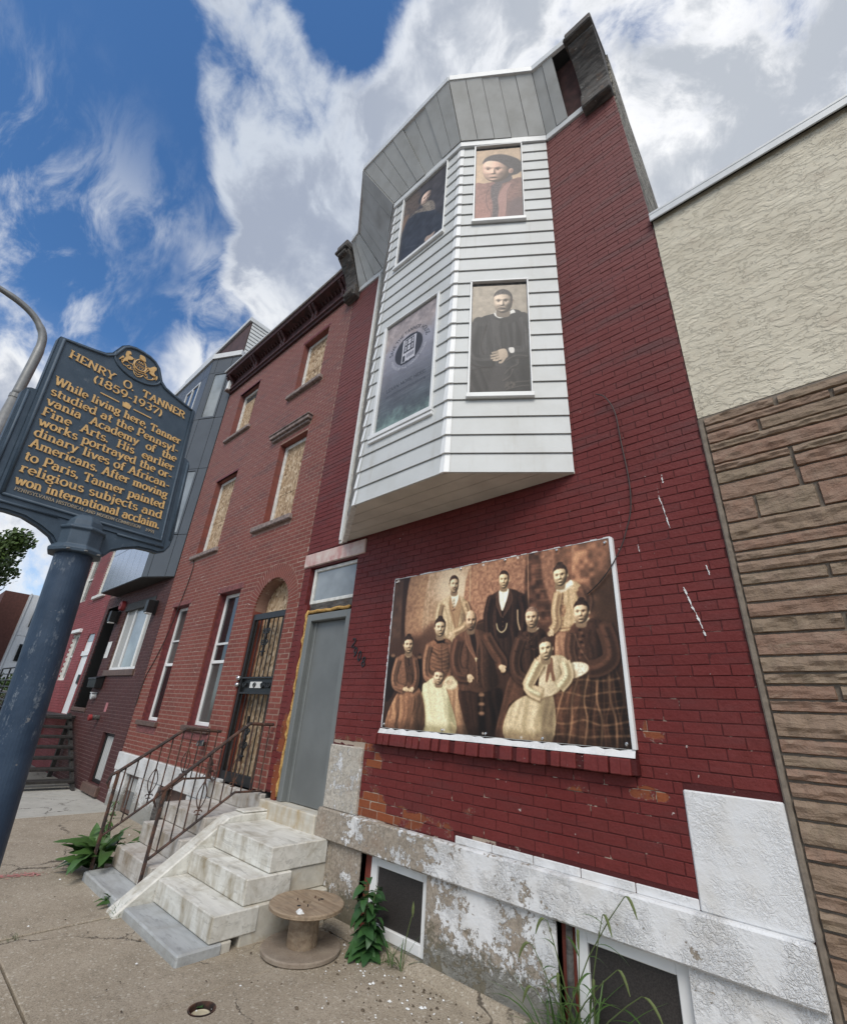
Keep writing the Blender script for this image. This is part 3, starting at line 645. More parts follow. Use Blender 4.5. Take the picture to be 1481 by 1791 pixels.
# J-channel where the bay meets the brick on the left, underside boards
MB().box(-4.63, -4.575, -.035, .02, ZB - .02, 8.95).build('edge_trim', M['vinyl_old'], bayo); MB().tube([(-4.60, -.045, 8.9), (-4.60, -.045, ZB + .02)], .02, 6).build('conduit', M['alu_cap'], bayo)
ub = [(BL[0], .0), (FLc[0], -.66), (FRc[0], -.66), (BR[0], 0.)]
def xin(y): t = -y / .66; return BL[0] + t * (FLc[0] - BL[0]), BR[0] + t * (FRc[0] - BR[0])
ys = [0., -.17, -.335, -.50, -.665]
for ya, yb in zip(ys, ys[1:]):
    a0, a1 = xin(ya - .003); b0, b1 = xin(yb + .003)
    mb = MB(); mb.hexa([(a0, ya - .003, ZB - .004), (a1, ya - .003, ZB - .004), (b1, yb + .003, ZB - .004), (b0, yb + .003, ZB - .004)], [(a0, ya - .003, ZB + .02), (a1, ya - .003, ZB + .02), (b1, yb + .003, ZB + .02), (b0, yb + .003, ZB + .02)])
    mb.build('underside_board', M['underboard'], bayo)
MB().prism(ub, 'z', ZB + .022, ZB + .028).build('underside_gap', M['gap'], bayo)
Fl = FACES['left']; mb = MB(); mb.hexa([Fl.p(.0, .03, ZB - .012), Fl.p(Fl.len, .03, ZB - .012), Fl.p(Fl.len, -.03, ZB - .012), Fl.p(0, -.03, ZB - .012)], [Fl.p(.0, .03, ZB), Fl.p(Fl.len, .03, ZB), Fl.p(Fl.len, -.03, ZB), Fl.p(0, -.03, ZB)]); mb.build('bottom_trim', M['vinyl_old'], bayo)
# frames round the four prints
for nm in ('front', 'right'):
    F = FACES[nm]
    for i, (u0, u1, z0, z1) in enumerate(WIN[nm]):
        mb = MB()
        def bar(a, b_, c, d, o0=-.03, o1=.034): mb.hexa([F.p(a, o1, c), F.p(b_, o1, c), F.p(b_, o0, c), F.p(a, o0, c)], [F.p(a, o1, d), F.p(b_, o1, d), F.p(b_, o0, d), F.p(a, o0, d)])
        t = .05 if (nm == 'front' and i == 1) else .022
        bar(u0 - t, u0, z0, z1); bar(u1, u1 + t * .7, z0, z1); bar(u0 - t, u1 + t * .7, z1, z1 + .02)
        bar(u0 - t - .012, u1 + t * .7 + .012, z0 - .055, z0 - .002, -.02, .052)
        if t > .03: bar(u0 - t - .012, u1 + t * .7 + .012, z0 - .10, z0 - .058, -.02, .040)
        mb.build('print_frame', M['vinyl'], bayo, bevel=.004)
        rc = MB(); q = [F.p(u0, -.018, z0), F.p(u1, -.018, z0), F.p(u1, -.018, z1), F.p(u0, -.018, z1)]; rc.quad(*q); rc.build('recess', M['gap'], bayo, fix=False)
        b_ = MB(); b_.hexa([F.p(u0, .03, z1 - .07), F.p(u1, .03, z1 - .07), F.p(u1, -.015, z1 - .07), F.p(u0, -.015, z1 - .07)], [F.p(u0, .03, z1), F.p(u1, .03, z1), F.p(u1, -.015, z1), F.p(u0, -.015, z1)]) if not (nm == 'front' and i == 0) else None
        if nm == 'right': MB().hexa([F.p(u0, -.004, z1 - .05), F.p(u1, -.004, z1 - .05), F.p(u1, -.014, z1 - .05), F.p(u0, -.014, z1 - .05)], [F.p(u0, -.004, z1), F.p(u1, -.004, z1), F.p(u1, -.014, z1), F.p(u0, -.014, z1)]).build('blind_head', M['oldwood'], bayo)
# frieze under the soffit
IN = [(-5.22, -.03), (-4.58, -.03), (-3.62, -.70), (-2.32, -.70), (-1.39, -.03), (-.87, -.03)]
OUT = [(-5.13, -.41), (-4.88, -.45), (-4.02, -1.09), (-2.26, -1.09), (-1.34, -.45), (-.87, -.42)]
ZI, ZO = 8.975, 9.75
for i in range(5):
    a, b_ = Vector((*IN[i], 0)), Vector((*IN[i + 1], 0)); d = (b_ - a).normalized(); n = Vector((d.y, -d.x, 0)); mb = MB()
    q = lambda p, o, z: (p.x + n.x * o, p.y + n.y * o, z)
    mb.hexa([q(a, .0, ZI - .115), q(b_, .0, ZI - .115), q(b_, -.05, ZI - .115), q(a, -.05, ZI - .115)], [q(a, .0, ZI), q(b_, .0, ZI), q(b_, -.05, ZI), q(a, -.05, ZI)])
    mb.build('frieze_board', M['alu_cap'], H8, bevel=.004)
so = thing('soffit', None, None); so.parent = H8; so.location = (0, 0, 0)
ENDT = {4: .60}
for i in range(5):
    a, b_, c, d = (Vector((*IN[i], ZI)), Vector((*IN[i + 1], ZI)), Vector((*OUT[i + 1], ZO)), Vector((*OUT[i], ZO)))
    t1 = ENDT.get(i, 1.); L_ = (c - d).length * t1; n = max(2, round(max(L_, (b_ - a).length * t1) / .22))
    nor = (b_ - a + c - d).cross(d - a).normalized()
    if nor.z > 0: nor = -nor
    back = MB(); back.quad(*[tuple(p - nor * .03) for p in (a, a.lerp(b_, t1), d.lerp(c, t1), d)]); back.build('soffit_backing', M['gap'], so, fix=False)
    for k in range(n):
        e = .0035 / max(L_, .3); u0, u1 = (k / n + e) * t1, ((k + 1) / n - e) * t1; o = random.choice((0, .004, .010, .016))
        if i == 1 and k in (4,): o = .02
        P4 = [a.lerp(b_, u0), a.lerp(b_, u1), d.lerp(c, u1), d.lerp(c, u0)]
        MB().hexa([tuple(p - nor * .0 + nor * o) for p in P4], [tuple(p - nor * .022) for p in P4]).build('soffit_panel', M['soffit'], so)
fa = MB()
for i in range(5):
    a, b_ = Vector((*OUT[i], 0)), Vector((*OUT[i + 1], 0)); d = (b_ - a).normalized(); n = Vector((d.y, -d.x, 0)); q = lambda p, o, z: (p.x + n.x * o, p.y + n.y * o, z)
    fa.hexa([q(a, .025, ZO - .012), q(b_, .025, ZO - .012), q(b_, -.02, ZO - .012), q(a, -.02, ZO - .012)], [q(a, .03, ZO + .095), q(b_, .03, ZO + .095), q(b_, -.02, ZO + .095), q(a, -.02, ZO + .095)])
fa.build('fascia', M['alu_cap'], H8, bevel=.004)
rb = MB()
for i in range(5):
    a, b_, c, d = (Vector((*IN[i], ZO + .05)), Vector((*IN[i + 1], ZO + .05)), Vector((*OUT[i + 1], ZO + .085)), Vector((*OUT[i], ZO + .085))); a.y = b_.y = .3; rb.quad(tuple(a), tuple(b_), tuple(c), tuple(d))
rb.build('bay_roof', M['roofing'], H8, fix=False)
MB().quad((-1.3, -.02, ZI), (-.85, -.02, ZI), (-.85, -.26, 9.70), (-1.3, -.26, 9.70)).build('old_cornice_board', M['dark_red'], H8, fix=False)  # dark brownish-red board behind the open end of the soffit
MB().quad((-5.4, -.02, ZI), (-4.9, -.02, ZI), (-4.9, -.2, 9.75), (-5.4, -.2, 9.75)).build('old_cornice_board', M['dark_red'], H8, fix=False)
def corbel(x0, x1, k=1.):
    o = thing('cornice_bracket', None, None); o.parent = H8
    B(x0 - .02, x1, -.135, .01, 8.72, 8.985).build('foot_block', M['oldwood'], o, bevel=.015)
    pr = [(.0, 8.985), (-.10, 8.985), (-.12, 9.08), (-.16, 9.22), (-.23, 9.36), (-.33, 9.50), (-.42, 9.60), (-.42, 9.66), (0, 9.66)]
    MB().prism(pr, 'x', x0, x1 - .01).build('scroll', M['oldwood'], o)
    B(x0 - .03, x1, -.50, .02, 9.66, 9.72).build('cap_mould', M['oldwood'], o, bevel=.015); B(x0 - .01, x1 - .005, -.475, .02, 9.72, 9.86).build('cap_block', M['oldwood'], o, bevel=.012)
    return o
corbel(-.85, -.515); cb = corbel(-5.50, -5.20)
MB().tube([(-5.46, -.42, 9.62), (-5.24, -.42, 9.62)], .055, 10).build('roll', M['oldwood'], cb); MB().tube([(-5.46, -.13, 8.80), (-5.24, -.13, 8.80)], .06, 10).build('roll', M['oldwood'], cb)
# white paint runs down the wall right of the print
rs_ = random.Random(14)
for pts in ([(-.775, 3.335), (-.755, 3.21), (-.735, 3.06)], [(-.715, 2.62), (-.69, 2.5), (-.655, 2.37), (-.64, 2.29)], [(-.56, 2.75), (-.55, 2.68)], [(-.97, 2.98), (-.965, 2.92)], [(-.73, 3.5), (-.73, 3.43)]):
    mb = MB(); n_ = len(pts)
    for (xa, za), (xb, zb) in zip(pts, pts[1:]):
        for k in range(7):
            f0, f1 = k / 7, (k + 1) / 7; w0 = rs_.uniform(.001, .0065) * (1.3 if n_ > 3 else .8)
            if rs_.random() < .07: continue
            xm, xn, zm, zn = xa + (xb - xa) * f0, xa + (xb - xa) * f1, za + (zb - za) * f0, za + (zb - za) * f1; d_ = rs_.uniform(-.004, .004)
            mb.quad((xm - w0 + d_, -.0052, zm), (xm + w0 + d_, -.0052, zm), (xn + w0 * .7, -.0052, zn), (xn - w0 * .7, -.0052, zn))
    if mb.v: mb.build('paint_run', M['litter_white'], H8, fix=False, kind='stuff')
# numerals by the door, straggling down to the right
# ================================================================ the boarded house (2906)
H6 = thing('brick_house', 'red brick house with windows boarded in chipboard and arched barred doorway', 'house', (-7.8, 0, 0))
XL6, XR6 = -10.28, -5.375
WN6 = [(-7.87, -7.14, 1.39, 3.45), (-9.80, -9.08, 1.37, 3.41), (-6.92, -6.06, 4.52, 6.14), (-9.46, -8.52, 4.44, 6.15), (-6.88, -6.05, 7.30, 8.60), (-9.52, -8.62, 7.30, 8.57)]
ACX, ACZ, ARI, ARO = -6.115, 3.03, .455, .675
def arch6(z):
    if z < .78 or z > ACZ + ARO: return None
    if z <= ACZ: return (ACX - ARI - .005, ACX + ARI + .005)
    r = math.sqrt(max(0, ARO ** 2 - (z - ACZ) ** 2)); return (ACX - r - .004, ACX + r + .004)
holes6 = [(a, b, c, d) for a, b, c, d in WN6] + [arch6, (-7.97, -7.07, 1.31, 1.392), (-9.92, -9.0, 1.29, 1.372), (-7.96, -7.06, 3.45, 3.56), (-9.88, -9.0, 3.41, 3.5), (-7.20, -6.0, 4.39, 4.522), (-9.62, -8.44, 4.33, 4.442), (-7.05, -5.93, 7.20, 7.302), (-9.66, -8.5, 7.21, 7.302), (-7.25, -6.0, 6.28, 6.43)]
AH = [(ACX - ARI, ACX + ARI, .60, ACZ)]
for k in range(12):
    za, zb = ACZ + ARI * k / 12, ACZ + ARI * (k + 1) / 12; r = math.sqrt(max(.0001, ARI ** 2 - ((za + zb) / 2 - ACZ) ** 2)); AH.append((ACX - r, ACX + r, za, zb))
joint_wall(H6, XL6, XR6, .82, 9.0, WN6 + AH, M['joint6'], y=.0015)
brick_wall(H6, XL6, XR6, Z6, 8.95, holes6, M['brick6'], jx=.011, jz=.0115, jit=.0008)
backing(H6, XL6, XR6, -.1, 9.3)
# arch ring of headers
ar = thing('arch', None, None); ar.parent = H6; ar.location = (ACX + 7.8, 0, ACZ); n = 33
vm = MB(); hw0, hw1 = math.pi * ARI / n / 2 - .004, math.pi * ARO / n / 2 - .006
vm.hexa([(-hw0, -.002, ARI), (hw0, -.002, ARI), (hw0, .03, ARI), (-hw0, .03, ARI)], [(-hw1, -.002, ARO), (hw1, -.002, ARO), (hw1, .03, ARO), (-hw1, .03, ARO)]); vme = vm.mesh('arch_brick', M['brick6'], bevel=.003)
for k in range(n): link_mesh('arch_brick', vme, ar, (0, 0, 0), rot=(0, -math.pi / 2 + math.pi * (k + .5) / n, 0))
jr = MB()
for k in range(24):
    a0, a1 = math.pi * k / 24, math.pi * (k + 1) / 24
    P_ = lambda a, r, y: (ACX + r * math.cos(a), y, ACZ + r * math.sin(a))
    jr.quad(P_(a0, ARI + .001, .0002), P_(a0, ARO + .006, .0002), P_(a1, ARO + .006, .0002), P_(a1, ARI + .001, .0002)); jr.quad(P_(a0, ARI + .001, .003), P_(a1, ARI + .001, .003), P_(a1, ARI + .001, .30), P_(a0, ARI + .001, .30))
jr.build('joint', M['joint6'], ar, fix=False)
MB().box(ACX - ARI - .004, ACX - ARI, .0, .30, .60, ACZ).box(ACX + ARI, ACX + ARI + .004, .0, .30, .60, ACZ).build('door_reveal', M['brick6'], H6)
bd = MB(); pg = [(ACX - ARI, .80), (ACX + ARI, .80)] + [(ACX + ARI * math.cos(math.pi * k / 16), ACZ + ARI * math.sin(math.pi * k / 16)) for k in range(17)]
bd.prism(pg, 'y', .20, .22); dbd = bd.build('door_board', M['osb'], H6)
B(ACX - ARI, ACX + ARI, -.10, .28, .62, .80).build('door_sill', M['marble6'], H6, bevel=.012)
# barred security door
sd = thing('security_door', None, None); sd.parent = H6; sd.location = (-6.115 + 7.8, .05, 0)
sx0, sx1, sz0, sz1 = -6.57, -5.66, .80, 2.975
f_ = MB(); f_.box(sx0, sx0 + .06, .02, .07, sz0, sz1); f_.box(sx1 - .055, sx1, .02, .07, sz0, sz1); f_.box(sx0 + .06, sx1 - .055, .02, .07, sz1 - .09, sz1); f_.box(sx0 + .06, sx1 - .055, .02, .07, sz0, sz0 + .12); f_.box(sx0 + .06, sx1 - .055, .022, .065, 1.86, 1.885); f_.box(sx0 + .06, sx1 - .055, .022, .065, 2.06, 2.085)
f_.build('frame', M['iron'], sd, bevel=.004)
B(-6.27, -5.97, .03, .036, 1.94, 2.02).build('name_plate', M['plastic_white'], sd)
B(sx0 + .06, sx1 - .055, .055, .06, 1.885, 2.06).build('lock_panel', M['iron'], sd)
for k in range(7):
    xq = sx0 + .06 + (sx1 - sx0 - .115) * (k + .5) / 7
    for a, b_ in ((sz0 + .12, 1.86), (2.085, sz1 - .09)): MB().tube([(xq, .045, a), (xq, .045, b_)], .0095, 6).build('bar', M['iron'], sd)
def scroll(cx, cz, r, turns=1.4, s_=1, y=.03):
    return [(cx + s_ * r * (1 - t / 26) * math.cos(t * turns * 2 * math.pi / 22), y, cz + r * (1 - t / 26) * math.sin(t * turns * 2 * math.pi / 22)) for t in range(22)]
for zc in (2.62, 1.32):
    o = MB()
    for s_ in (-1, 1):
        o.tube(scroll(-6.115 + s_ * .045, zc + .08, .045, s_=s_), .010, 5); o.tube(scroll(-6.115 + s_ * .045, zc - .08, .045, s_=s_), .010, 5)
    o.tube([(-6.115, .03, zc - .26), (-6.12, .028, zc - .12), (-6.11, .03, zc), (-6.12, .028, zc + .12), (-6.115, .03, zc + .27)], [.02, .012, .028, .012, .022], 6); o.tube([(-6.17, .03, zc - .2), (-6.06, .03, zc - .2)], .012, 5)
    o.build('ornament', M['iron'], sd)
o = MB()
for k in range(5): 
    for s_ in (-1, 1): o.tube(scroll(-6.43 + k * .16 if k not in (1, 2) else -6.45 + k * .3, 1.972, .04, s_=s_), .008, 5)
o.build('ornament', M['iron'], sd)
for zz in (1.98, 2.07): MB().lathe([(0, -.03), (.028, -.028), (.034, 0), (.02, .025), (0, .03)], (-6.565, .0, zz), 12).build('knob', M['chrome'], sd, smooth=True)
# windows
for i, (a, b_, c, d) in enumerate(WN6):
    up = i >= 2
    if not up:
        wd = window(H6, a, b_, c, d, M['vinyl'], M['glass_dark'], y=.12, w_=.055, mid=2.33, rev=M['red_trim'], panes=[(a + .055, b_ - .055, c + .055, 2.305, M['glass_room'] if i == 0 else M['glass_dark']), (a + .055, b_ - .055, 2.355, d - .055, M['glass_dark'] if i == 0 else M['glass_room'])])
        MB().box(a + .06, b_ - .06, .125, .14, 2.60 if i == 0 else 2.75, 2.635 if i == 0 else 2.78).build('sash_rail', M['alu_cap'], wd)
    else:
        reveal(H6, a, b_, c, d, .24, M['brick6'])
        f2 = MB(); f2.box(a + .004, a + .075, .11, .19, c, d); f2.box(a + .075, b_, .11, .19, d - .075, d - .004)
        if i % 2 == 0: f2.box(a + .075, b_ - .004, .12, .19, c + .002, c + .03)
        wd = f2.build('window', M['vinyl_old'], H6, bevel=.006)
        if i == 5: MB().box(a + .075, a + .48, .15, .165, c + .03, d - .2).build('board', M['osb'], wd); MB().box(a + .48, b_, .16, .17, c + .03, d - .2).build('board', M['brown_paint'], wd); MB().box(a + .075, b_, .15, .18, d - .2, d - .08).build('board', M['oldwood'], wd)
        else:
            zm = c + (d - c) * (.36 if i == 2 else .42)
            B(a + .075, b_ - .004, .145, .158, c + .03, zm - .004).build('board', M['osb'], wd); B(a + .075, b_ - .004, .14, .155, zm, d - .075).build('board', M['osb'], wd)
B(-7.97, -7.07, -.05, .12, 1.312, 1.388).build('window_sill', M['brown_paint'], H6, bevel=.008); B(-9.92, -9.0, -.05, .12, 1.292, 1.368).build('window_sill', M['brown_paint'], H6, bevel=.008)
B(-7.96, -7.07, -.012, .10, 1.20, 1.308).build('sill_patch', M['oldpaint'], H6, bevel=.01); B(-9.88, -9.02, -.008, .10, 1.17, 1.288).build('sill_patch', M['oldpaint'], H6, bevel=.01)
B(-7.96, -7.06, -.010, .12, 3.452, 3.562).build('lintel', M['oldpaint'], H6, bevel=.008); B(-9.88, -9.0, -.010, .12, 3.412, 3.50).build('lintel', M['oldpaint'], H6, bevel=.008)
B(-7.20, -6.0, -.065, .12, 4.42, 4.518).build('window_sill', M['sill6'], H6, bevel=.014); B(-9.62, -8.44, -.06, .12, 4.35, 4.438).build('window_sill', M['sill6'], H6, bevel=.014)
B(-7.05, -5.93, -.07, .12, 7.205, 7.298).build('window_sill', M['sill6'], H6, bevel=.014); B(-9.66, -8.5, -.06, .12, 7.215, 7.298).build('window_sill', M['sill6'], H6, bevel=.014)
hd = MB(); hd.box(-7.25, -6.0, -.09, .05, 6.33, 6.40); hd.box(-7.22, -6.03, -.05, .05, 6.28, 6.33); hd.box(-7.27, -5.98, -.11, .05, 6.40, 6.43); hd.build('window_hood', M['sill6'], H6, bevel=.008)
for a, b_, d in ((-6.88, -6.05, 8.60), (-9.52, -8.62, 8.57), (-9.46, -8.52, 6.15)): B(a - .05, b_ + .05, -.006, .04, d, d + .05).build('lintel', M['red_trim'], H6, bevel=.006)
# marble base
PB = [(-9.66, -9.08, -.01, .545), (-8.2, -7.25, .05, .53)]
for a, b_ in ((XL6, PB[0][0]), (PB[0][1], PB[1][0]), (PB[1][1], XR6)): B(a, b_, -.03, .2, -.05, .545).build('base_stone', M['paint6base'], H6, bevel=.008)
B(XL6, -6.42, -.045, .2, .547, .825).build('base_course', M['paint6base'], H6, bevel=.008); B(-6.42, XR6, -.04, .2, .547, .80).build('base_course', M['marble6'], H6, bevel=.008)
wd = frame_mb(-9.65, -9.09, -.0, .54, .03, .09, .05).build('basement_window', M['brown_paint'], H6, bevel=.005)
B(-9.6, -9.14, .05, .056, .05, .30).build('pane', M['glass_dusty'], wd); B(-9.6, -9.14, .045, .056, .30, .49).build('pane', M['curtain'], wd)
B(-8.19, -7.26, .06, .08, .05, .53).build('basement_board', M['brown_paint'], H6); B(-8.19, -8.02, -.05, .06, .05, .53).build('basement_post', M['oldwood'], H6, bevel=.01)
# cornice
cz = MB(); prof = [(.02, 8.94), (-.05, 8.94), (-.06, 8.99), (-.095, 9.0), (-.095, 9.035), (-.04, 9.06), (-.035, 9.33), (-.07, 9.35), (-.235, 9.385), (-.245, 9.47), (-.27, 9.50), (-.27, 9.515), (.02, 9.55)]
cz.prism(prof, 'x', -10.24, -5.40); co = cz.build('cornice', M['cornice6'], H6)
MB().box(-10.26, -5.42, -.29, -.262, 9.488, 9.525).build('gutter_edge', M['alu_cap'], co)
for xq in (-10.16, -8.98, -7.78, -6.6, -5.62):
    for dx_ in (-.055, .055):
        pr = [(-.04, 9.05), (-.085, 9.06), (-.10, 9.12), (-.085, 9.17), (-.10, 9.23), (-.16, 9.29), (-.215, 9.345), (-.215, 9.375), (-.04, 9.375)]
        MB().prism(pr, 'x', xq + dx_ - .033, xq + dx_ + .033).build('cornice_bracket', M['cornice6'], co)
for k in range(44):
    xq = -10.08 + k * .106
    if min(abs(xq - q) for q in (-10.16, -8.98, -7.78, -6.6, -5.62)) > .11: MB().prism([(-.035, 9.30), (-.06, 9.31), (-.11, 9.35), (-.11, 9.37), (-.035, 9.37)], 'x', xq - .016, xq + .016).build('modillion', M['cornice6'], co)
B(-10.275, -10.16, -.15, .02, 9.02, 9.30).build('end_block', M['vinyl'], H6, bevel=.01); B(-10.285, -10.15, -.16, .02, 8.985, 9.018).build('end_cap', M['sill6'], H6)

# ================================================================ dark brick house with the metal bay (2904)
H4 = thing('brick_house', 'dark brown brick house with grey metal bay and wide three-pane window', 'house', (-12.4, 0, 0))
XL4, XR4 = -14.65, -10.30
W4, D4, BB4 = (-12.84, -11.0, 2.27, 3.76), (-14.42, -13.42, 1.45, 3.85), (-11.62, -10.92, .19, 1.06)
joint_wall(H4, XL4, XR4, -.05, 4.25, [W4, D4, BB4], M['joint4'], y=.006)
brick_wall(H4, XL4, XR4, Z4, 4.2, [W4, D4, BB4, (-12.95, -10.9, 2.13, 2.28), (-14.5, -13.35, 1.36, 1.46), (-11.75, -10.82, .02, .19)], M['brick4'], jx=.009, jz=.010)
backing(H4, XL4, XR4, -.1, 10.3)
window(H4, *W4, M['vinyl'], M['glass_pale'], y=.05, w_=.055, mull=(-12.25, -11.42), rev=M['brown_paint'], panes=[(-12.78, -12.27, 2.33, 3.70, M['curtain']), (-12.23, -11.44, 2.33, 3.70, M['glass_pale']), (-11.40, -11.06, 2.33, 3.70, M['curtain'])])
B(W4[0] - .02, W4[1] + .02, -.01, .05, 3.62, 3.80).build('window_head', M['black_wood'], H4); B(-12.9, -10.95, -.035, .05, 2.14, 2.268).build('window_sill', M['brown_paint'], H4, bevel=.008)
reveal(H4, *D4, .35, M['plastic_black']); B(D4[0], D4[1], .30, .34, D4[2], D4[3]).build('door', M['plastic_black'], H4); B(-14.5, -13.35, -.03, .30, 1.365, 1.45).build('door_sill', M['brown_paint'], H4, bevel=.008)  # darkness of the door recess put into the black of reveal and door
window(H4, *BB4, M['plastic_black'], M['curtain'], y=.06, w_=.06, rev=M['brick4'], name='basement_window'); B(-11.75, -10.82, -.06, .06, .03, .185).build('window_sill', M['brown_paint'], H4, bevel=.01)
bz0, bz1 = 4.13, 10.30
b4 = thing('metal_bay', None, None); b4.parent = H4
pb = [(-13.97, .0), (-13.95, -.39), (-11.07, -.39), (-10.29, -.005)]
MB().prism([(p[0], p[1] + .012) for p in pb] , 'z', bz0 + .01, bz1).build('bay_core', M['gap'], b4)
def mpanel(F, u0, u1, z0, z1, m_): return MB().hexa([F.p(u0, .012, z0), F.p(u1, .012, z0), F.p(u1, -.004, z0), F.p(u0, -.004, z0)], [F.p(u0, .012, z1), F.p(u1, .012, z1), F.p(u1, -.004, z1), F.p(u0, -.004, z1)]).build('metal_panel', m_, b4)
MF, MS = Face((-13.95, -.39), (-11.07, -.39)), Face((-11.07, -.39), (-10.29, 0.))
MSW = [(.20, .575, 8.34, 9.72), (.20, .575, 5.15, 6.75)]; g_ = .006
zl = [4.13, 5.10, 6.80, 8.28, 9.80, 10.30]
for za, zb in zip(zl, zl[1:]):
    win = any(abs(za - w_[2]) < .12 for w_ in MSW)
    for u0, u1 in ((0, .15), (.15, .62), (.62, MS.len)):
        if win and u0 == .15: continue
        mpanel(MS, u0 + g_, u1 - g_, za + g_, zb - g_, M['metal_grey'])
    for k in range(6): 
        u0, u1 = MF.len * k / 6, MF.len * (k + 1) / 6
        if win and za > 5 and k in (3, 4): continue
        mpanel(MF, u0 + g_, u1 - g_, za + g_, zb - g_, M['metal_sky_pale'] if za < 5.2 else M['metal_grey'])  # lower front panels paler: sky reflection put into the colour
for F, u0, u1, z0, z1, gm in ((MS, .155, .615, 8.29, 9.79, 'glass_pale'), (MS, .155, .615, 5.11, 6.79, 'glass_pale'), (MF, MF.len / 2 + .01, MF.len * 5 / 6 - .01, 8.29, 9.79, 'glass_dark'), (MF, MF.len / 2 + .01, MF.len * 5 / 6 - .01, 5.11, 6.79, 'glass_dark')):
    mb = MB(); t = .05
    for a, b_, c, d in ((u0, u0 + t, z0, z1), (u1 - t, u1, z0, z1), (u0 + t, u1 - t, z0, z0 + t), (u0 + t, u1 - t, z1 - t, z1)): mb.hexa([F.p(a, .02, c), F.p(b_, .02, c), F.p(b_, -.02, c), F.p(a, -.02, c)], [F.p(a, .02, d), F.p(b_, .02, d), F.p(b_, -.02, d), F.p(a, -.02, d)])
    if F is MF: a = (u0 + u1) / 2; mb.hexa([F.p(a - .03, .02, z0 + t), F.p(a + .03, .02, z0 + t), F.p(a + .03, -.02, z0 + t), F.p(a - .03, -.02, z0 + t)], [F.p(a - .03, .02, z1 - t), F.p(a + .03, .02, z1 - t), F.p(a + .03, -.02, z1 - t), F.p(a - .03, -.02, z1 - t)])
    mb.build('bay_window', M['metal_grey' if F is MS else 'alu_cap'], b4); MB().quad(F.p(u0 + t, -.001, z0 + t), F.p(u1 - t, -.001, z0 + t), F.p(u1 - t, -.001, z1 - t), F.p(u0 + t, -.001, z1 - t)).build('bay_pane', M[gm], b4, fix=False)
MB().prism(pb, 'z', bz0 - .012, bz0 + .004).build('bay_underside', M['black_wood'], b4)
cp = MB()
for F in (MF, MS): cp.hexa([F.p(-.02, .05, 10.30), F.p(F.len + .02, .05, 10.30), F.p(F.len + .02, -.05, 10.30), F.p(-.02, -.05, 10.30)], [F.p(-.02, .05, 10.46), F.p(F.len + .02, .05, 10.46), F.p(F.len + .02, -.05, 10.46), F.p(-.02, -.05, 10.46)])
cp.build('bay_cap', M['alu_cap'], b4)
MB().prism([(-13.95, .2), (-13.95, -.40), (-11.07, -.40), (-10.3, -.0), (-10.3, .2)], 'z', 10.44, 10.455).build('bay_roof', M['roofing'], b4)
B(XL4, -10.31, .0, .02, 4.2, 11.55).build('upper_wall', M['brown_siding'], H4); ss = MB()
sp = thing('side_wall', None, None); sp.parent = H4
for k in range(17): MB().hexa([(-10.305, .03, 9.45 + k * .125), (-10.285, .03, 9.45 + k * .125), (-10.285, 5., 9.45 + k * .125), (-10.305, 5., 9.45 + k * .125)], [(-10.305, .03, 9.57 + k * .125), (-10.303, .03, 9.57 + k * .125), (-10.303, 5., 9.57 + k * .125), (-10.305, 5., 9.57 + k * .125)]).build('siding_plank', M['white_siding'], sp)
B(-10.36, -10.31, .02, 5., 9.3, 11.6).build('side_backing', M['gap'], sp); B(XL4 - .02, -10.27, -.06, 5., 11.55, 11.68).build('roof_edge', M['alu_cap'], H4)
# fittings on 2904, each its own thing
def fit(name, label, cat, x, z, parts, y=0.):
    t = thing(name, label, cat, (x, y, z))
    for nm, mb, m_ in parts: mb.build(nm, M[m_], t, bevel=.006)
    return t
mbx = fit('mailbox', 'black letterbox with curved lid on dark brick wall', 'mailbox', -12.98, 2.0, [('body', MB().prism([(-.01, 1.88), (-.16, 1.88), (-.17, 2.08), (-.01, 2.13)], 'x', -13.28, -12.70), 'plastic_black'), ('lid', MB().prism([(-.005, 2.145), (-.18, 2.09), (-.185, 2.07), (-.18, 2.05), (-.17, 2.085), (-.005, 2.132)], 'x', -13.30, -12.68), 'plastic_black')])
for x, lab in ((-10.80, 'black box lantern right of the wide white window'), (-13.24, 'black box lantern by the dark recessed doorway')):
    fit('wall_lantern', lab, 'wall light', x, 3.5, [('bracket', B(x - .05, x + .05, -.06, .0, 3.36, 3.66), 'plastic_black'), ('lamp_housing', B(x - .075, x + .075, -.21, -.06, 3.38, 3.64), 'plastic_black'), ('lens', B(x - .06, x + .06, -.195, -.075, 3.35, 3.385), 'plastic_white')])
fit('alarm_box', 'round red alarm bell above the dark doorway', 'alarm', -13.12, 3.78, [('bell', MB().tube([(-13.12, -.0, 3.79), (-13.12, -.09, 3.79)], [.13, .11], 14), 'red_plastic'), ('hub', MB().tube([(-13.12, -.09, 3.79), (-13.12, -.10, 3.79)], .03, 8), 'plastic_black')])
fit('notice_sheet', 'white paper notice fixed beside the dark doorway', 'notice', -13.2, 2.74, [('sheet', MB().quad((-13.34, -.012, 2.55), (-13.05, -.012, 2.55), (-13.05, -.010, 2.93), (-13.34, -.012, 2.93)), 'plastic_white')])
fit('pipe_outlet', 'red capped fire pipe low on dark brick wall', 'pipe', -12.26, 1.32, [('pipe', MB().tube([(-12.2, 0, 1.30), (-12.2, -.14, 1.30)], .05, 10), 'oldwood'), ('cap', MB().tube([(-12.2, -.14, 1.30), (-12.2, -.2, 1.29)], .062, 10), 'red_plastic')])
fit('sticker', 'small pink paper sticker on dark brick wall', 'sticker', -11.97, 1.5, [('sheet', B(-12.04, -11.90, -.006, .0, 1.42, 1.60), 'pink_paper')])
